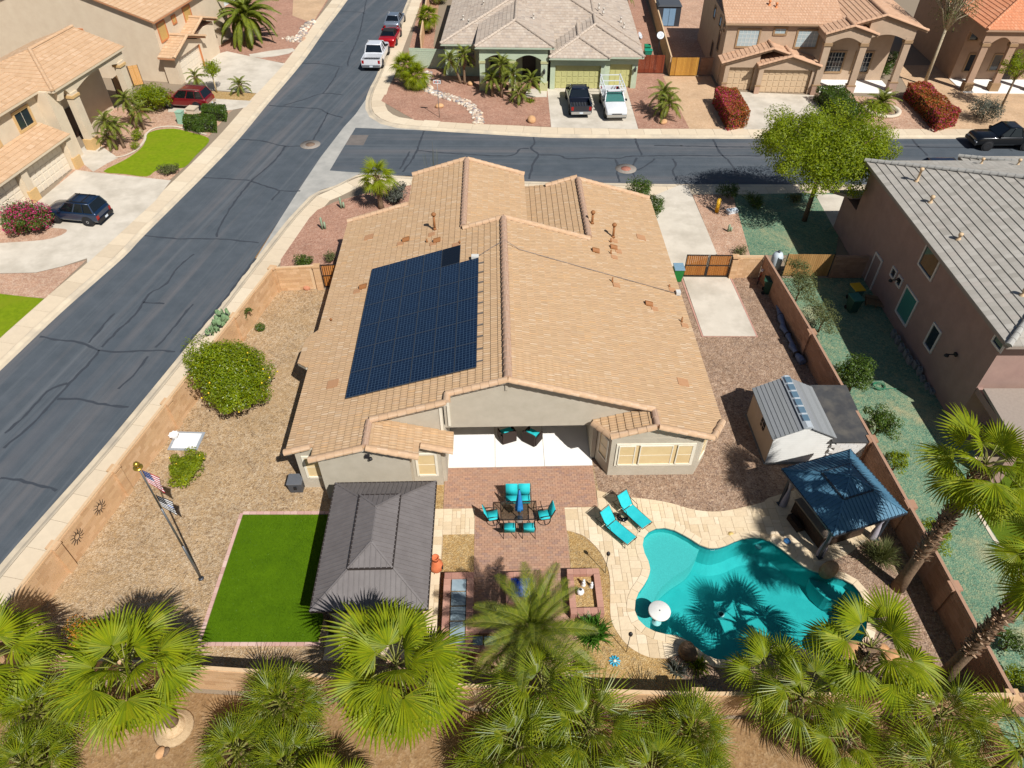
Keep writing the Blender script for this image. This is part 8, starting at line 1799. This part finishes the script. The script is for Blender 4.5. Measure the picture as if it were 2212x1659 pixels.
for lab, p, hts in (('small cactus with two stems in the red gravel corner', (-13.44, 44.01), (1.0, .6)), ('small upright cactus near the corner palm', (-12.61, 46.91), (.9, .5)), ('short bare cactus stem in the reddish gravel strip', (15.28, 43.7), (.6, .35))):
    t = thing('columnar_cactus', lab, 'cactus', (p[0], p[1], 0))
    for i, h in enumerate(hts): m = MB(); m.loft([[(i * .18 + r * (1 if q % 2 else .75) * math.cos(6.283 * q / 12), .05 * i + r * (1 if q % 2 else .75) * math.sin(6.283 * q / 12), z) for q in range(12)] for r, z in ((.07, 0), (.085, h * .5), (.08, h * .9), (.02, h))], True, True); m.build('stem', M_cacg, t)
oc = thing('ocotillo', 'thin bare ocotillo stems behind the left gable of the tan roof', 'ocotillo', (*W(-4.6, 47.0), 0)); rnd = random.Random(4)
for i in range(9): a = rnd.uniform(0, 6.28); m = MB(); m.tube([(0, 0, 0), (.3 * math.cos(a), .3 * math.sin(a), 2.0), (.55 * math.cos(a), .55 * math.sin(a), 4.4 + rnd.uniform(-.4, .6))], [.03, .02, .01], 5); m.build('stem', L_gr, oc)
# -------- grasses and clumps
def tuft(name, label, p, n, L, w, mat, el=(80, 15), seed=0, z=0.0, sp=.1):
    rnd = random.Random(seed); t = thing(name, label, 'plant', (p[0], p[1], z)); m = MB()
    for i in range(n):
        a = rnd.uniform(0, 6.28); e = R_(el[0] + (el[1] - el[0]) * rnd.random()); l = L * rnd.uniform(.7, 1.1); b_ = Vector((rnd.uniform(-sp, sp), rnd.uniform(-sp, sp), 0)); d = Vector((math.cos(a) * math.cos(e), math.sin(a) * math.cos(e), math.sin(e))); s = Vector((-math.sin(a), math.cos(a), 0)) * w
        p1 = b_ + d * l * .6; p2 = b_ + d * l - Vector((0, 0, .22 * l * math.cos(e))); m.poly([b_ - s, b_ + s, p1 + s * .8, p1 - s * .8]); m.poly([p1 - s * .8, p1 + s * .8, p2])
    m.build('blades', mat, t, kind='stuff')
    MB().lathe([(sp + .02, 0), (sp, .08), (.001, .12)], 8).build('crown_base', M_bark, t); return t
tuft('ornamental_grass', 'spiky olive grass clump right of the blue gazebo', (16.08, 17.15), 420, 1.15, .012, L_ol, (85, 12), 1, sp=.18)
tuft('green_clump', 'bright green strappy clump beside the right brick planter', (3.21, 13.63), 380, .95, .03, leaf('strap_leaf', [(.03, .10, .012, 1), (.06, .16, .015, 1), (.09, .2, .02, 1)], .3, .4, .4), (85, 25), 2, sp=.3)
tuft('small_yucca', 'small spiky plant below the pool beside the dark boulder', (7.18, 12.29), 90, .6, .02, G2, (80, 10), 3); tuft('agave', 'greyish spiky plant by the wall below the pool', (6.33, 12.11), 80, .6, .025, L_gr, (80, 15), 4); tuft('small_yucca', 'spiky dark plant in the gravel below the date palm', (2.74, 12.36), 70, .7, .022, G2, (80, 15), 5)
tuft('grass_tuft', 'tiny bright grass tuft beside the green house drive', (1.74, 66.45), 120, .4, .03, L_br, (70, 5), 6, sp=.25)
vn = thing('climbing_vine', 'thin climbing vine on a wire arch at the left wall', 'vine', (*(-15.31, 32.79), 0)); m = MB(); m.tube([(-.5 + .0 * k, 0, .0) if k == 0 else (-.5 + .06 * k, .05, 1.5 * math.sin(min(1, k / 9) * 1.57)) for k in range(14)], .012, 5); m.build('wire', M_iron, vn); m = MB(); rnd = random.Random(9)
for k in range(14): leaves(m, rnd, (-.5 + .05 * k, .0, .15 + 1.4 * math.sin(min(1, k / 9) * 1.57)), (.1, .1, .14), 26, .09)
leaves(m, rnd, (.35, 0, .25), (.3, .3, .25), 420, .1); m.build('leaves', L_dk, vn, kind='stuff')
# -------- rocks
def stones(name, label, line, wd, n, mats, seed, r=(.06, .16)):
    rnd = random.Random(seed); m = MB(); pts = resample(smooth_curve(line, 5, False), .2)
    for i in range(n):
        p = rnd.choice(pts); x = p[0] + rnd.uniform(-wd, wd); y = p[1] + rnd.uniform(-wd, wd); s = rnd.uniform(*r); a0 = rnd.uniform(0, 6); k = 6
        rings = [[(x + s * f * rnd.uniform(.8, 1.15) * math.cos(a0 + 6.283 * q / k), y + s * f * rnd.uniform(.8, 1.15) * math.sin(a0 + 6.283 * q / k), z * s) for q in range(k)] for f, z in ((1.0, 0.0), (.95, .45), (.45, .8))]
        m.loft(rings, True, True, False)
    o = m.build(name, mats, kind='stuff'); tag(o, label, 'stones')
M_riv = pieces_mat('river_stone', [srgb(150, 128, 112), srgb(206, 188, 164), srgb(110, 104, 106), srgb(226, 214, 196), srgb(176, 140, 114), srgb(128, 132, 140)], .85)
stones('river_stones', 'winding bed of mixed river stones in the green house garden', [(-8.42, 73.5), (-8.56, 70.66), (-7.71, 68.74), (-6.29, 67.61), (-4.76, 66.52), (-3.82, 65.1), (-3.19, 63.38), (-2.92, 61.73)], .42, 900, M_riv, 3, (.07, .2)); stones('river_stones', 'band of pale stones along the street under the big feather palm', [(-25.23, 84.12), (-23.62, 83.11), (-23.81, 87.28), (-23.36, 89.48)], .5, 160, M_riv, 4, (.1, .25))
M_brk = surf('tan_boulder', srgb(176, 130, 88), srgb(204, 164, 122), 3, .9, .4, 14)
boulder('boulder', 'orange tan boulder near the green house drive', (1.75, 62.06), (.5, .38, .3), M_brk, 20); boulder('boulder', 'small tan boulder behind the thin sign post', (-6.7, 65.1), (.42, .3, .22), M_brk, 21); boulder('boulder', 'small tan boulder beside the pair of slender palms', (-4.08, 70.47), (.35, .28, .22), M_brk, 22); boulder('boulder', 'pale rock under the pair of palms beside the work truck', (13.48, 61.73), (.42, .3, .2), M_brk, 23)
boulder('boulder', 'small pale stone on the dirt clearing at the bottom', (-12.5, 9.16), (.2, .16, .13), M_brk, 24); boulder('boulder', 'dark small stone on the dirt clearing at the bottom', (-12.33, 9.21), (.15, .12, .1), M_rockd, 25); boulder('boulder', 'reddish block at the foot of the wall by the left gate', (-13.11, 36.92), (.25, .2, .2), surf('red_rock', srgb(170, 112, 84), srgb(192, 136, 106), 3, .9, .4, 14), 26)
sp_ = thing('palm_stump', 'pale cut palm stump at the foot of the large fan palm', 'stump', (*(-12.33, 10.03), 0)); MB().lathe([(.5, 0), (.44, .16), (.36, .3), (.3, .38), (.001, .34)], 18).build('stump', surf('stump_fibre', srgb(176, 146, 108), srgb(206, 180, 144), 9, .95, .9, 30), sp_); MB().lathe([(.72, .0), (.66, .05), (.52, .1), (.49, .16)], 20).build('root_mat', surf('root_mat', srgb(164, 138, 104), srgb(188, 162, 128), 9, .95, .9, 30), sp_)
# -------- fences and small buildings of the neighbours
M_blk3 = pieces_mat('far_block', [srgb(196, 158, 118), srgb(206, 168, 128), srgb(188, 150, 112)], .92)
block_wall('block_wall', 'tan block wall along the street beside the green house', [(-9.69, 79.71), (-10.8, 109.24)], 1.7, (M_blk3, M_core), keep=60); block_wall('block_wall', 'pale green low wall left of the green house', [(-10.4, 75.2), (-6.62, 74.77)], 1.9, (plain('green_block', srgb(176, 188, 164), .9), plain('green_mortar', srgb(166, 178, 154), .9)), keep=30); block_wall('block_wall', 'tan block wall between the green house and the two storey tan house', [(15.78, 73.09), (17.54, 103.34)], 1.8, (M_blk3, M_core), keep=80); block_wall('block_wall', 'short brown block wall beside the slatted gate of the tan house', [(18.69, 72.88), (19.89, 72.88)], 1.8, (M_block2, M_core2), keep=20)
def wood_gate(label, a, b, h, mat, leaves_=2):
    d = Vector(b) - Vector(a); L = d.length; t = thing('wood_gate', label, 'gate', (a[0], a[1], 0), math.atan2(d.y, d.x)); n = int(L / .13)
    for i in range(n): MB().box(L * i / n + .006, -.02, .08, L * (i + 1) / n - .006, .01, h).build('board', mat, t)
    MB().box(0, .012, .3, L, .05, .38).box(0, .012, h - .3, L, .05, h - .22).box(-.04, -.03, 0, -.001, .05, h + .05).box(L + .001, -.03, 0, L + .04, .05, h + .05).box(L / 2 - .03, .011, .08, L / 2 + .03, .06, h).build('gate_frame', M_iron, t)
wood_gate('dark red wooden double gate beside the green house', (12.33, 73.42), (15.19, 73.34), 1.8, pieces_mat('redwood', [srgb(110, 50, 30), srgb(128, 62, 38), srgb(98, 44, 28)], .8)); wood_gate('yellow brown wooden gate left of the two storey tan house', (15.76, 72.67), (18.45, 72.67), 1.8, pieces_mat('gold_wood', [srgb(170, 122, 50), srgb(188, 138, 62), srgb(150, 104, 42)], .8)); wood_gate('shaded wooden gate behind the top end of the right wall', (17.6, 38.3), (20.5, 38.25), 1.7, pieces_mat('worn_wood', [srgb(150, 112, 66), srgb(170, 130, 80)], .85)); wood_gate('brown slatted gate between the cream and beige houses', (-36.96, 66.88), (-36.79, 69.88), 1.9, pieces_mat('brown_slats', [srgb(128, 98, 66), srgb(146, 114, 80)], .85)); wood_gate('plain orange fence panel beside the brown slatted gate', (-36.79, 70.08), (-36.03, 70.47), 1.9, plain('orange_fence', srgb(208, 156, 92), .85))
sd_ = thing('dark_shed', 'dark plastic shed with pale double doors at the top', 'shed', (*(17.95, 87.82), 0), R_(-2)); MB().box(-1.3, .0, 0, 1.3, 2.2, 2.1).build('walls', plain('shed_dark', srgb(52, 54, 60), .7), sd_); MB().loft([[(-1.4, -.1, 2.1), (1.4, -.1, 2.1), (1.4, 2.3, 2.1), (-1.4, 2.3, 2.1)], [(-1.2, -.05, 2.3), (1.2, -.05, 2.3), (1.2, 2.25, 2.3), (-1.2, 2.25, 2.3)]], True, True, False).build('roof', plain('shed_roof_dark', srgb(70, 74, 80), .7), sd_)
for s in (-1, 1): dd = MB().box(.02 if s > 0 else -.7, -.04, .1, .7 if s > 0 else -.02, -.002, 1.9).build('door', plain('shed_door', srgb(120, 150, 176), .6), sd_)
def dish(label, p, z, yaw):
    t = thing('satellite_dish', label, 'satellite dish', (p[0], p[1], 0), yaw); MB().tube([(0, 0, 0), (0, 0, z)], .03, 6).build('mast', M_blud, t); M_ = Matrix.Rotation(R_(55), 3, 'X'); MB().lathe([(.001, 0), (.2, .02), (.36, .08), (.38, .09), (.36, .1), (.2, .045), (.001, .025)], 18, (0, -.05, z), True, M_).build('reflector', plain('dish_grey', srgb(196, 200, 204), .5), t); m = MB(); m.tube([(0, -.1, z - .1), (0, -.5, z + .1)], .014, 5); m.build('feed_arm', M_blud, t)
dish('white satellite dish on the block wall by the yellow brown gate', (15.31, 77.86), 2.2, 0); dish('pale satellite dish lying in the green house side yard', (14.12, 83.62), .35, R_(60))
ub = thing('utility_cabinet', 'pale green utility cabinet beside the low hedge', 'cabinet', (*(-29.3, 61.73), 0), R_(-10)); MB().loft([[(-.3, -.3, 0), (.3, -.3, 0), (.3, .3, 0), (-.3, .3, 0)], [(-.27, -.27, 1.0), (.27, -.27, 1.0), (.27, .27, 1.0), (-.27, .27, 1.0)]], True, True, False).build('body', plain('cabinet_green', srgb(150, 184, 160), .6), ub); MB().box(-.3, -.3, 1.001, .3, .3, 1.08).build('lid', plain('cabinet_green', srgb(150, 184, 160), .6), ub)
tp_ = thing('tan_pedestal', 'low tan block pedestal by the narrow drive', 'pedestal', (*(-28.92, 63.55), 0), R_(80)); MB().box(-.4, -.4, 0, .4, .4, .55).build('base', M_conc, tp_); MB().box(-.45, -.45, .551, .45, .45, .65).build('cap', M_kerb, tp_)
ld = thing('white_case', 'white cooler box in the reddish gravel strip', 'box', (*(16.11, 46.3), 0), R_(15)); MB().box(-.4, -.2, 0, .4, .2, .2).build('case', plain('case_white', srgb(206, 214, 220), .6), ld); MB().box(-.42, -.22, .201, .42, .22, .26).build('lid', plain('case_white', srgb(206, 214, 220), .6), ld)
for lab, p, c_ in (('red patio chair in the cream house porch, left one', (-38.49, 60.45), srgb(150, 30, 36)), ('red patio chair in the cream house porch, right one', (-38.16, 61.41), srgb(150, 30, 36))):
    t = thing('porch_chair', lab, 'chair', (p[0], p[1], .02), R_(60)); mm = plain('chair_red', c_, .6); MB().box(-.28, -.28, .38, .28, .28, .44).build('seat', mm, t); MB().box(-.28, .2, .441, .28, .28, .95).build('backrest', mm, t)
    for sx in (-1, 1):
        for sy in (-1, 1): MB().box(sx * .25 - .025, sy * .25 - .025, 0, sx * .25 + .025, sy * .25 + .025, .379).build('leg', mm, t)
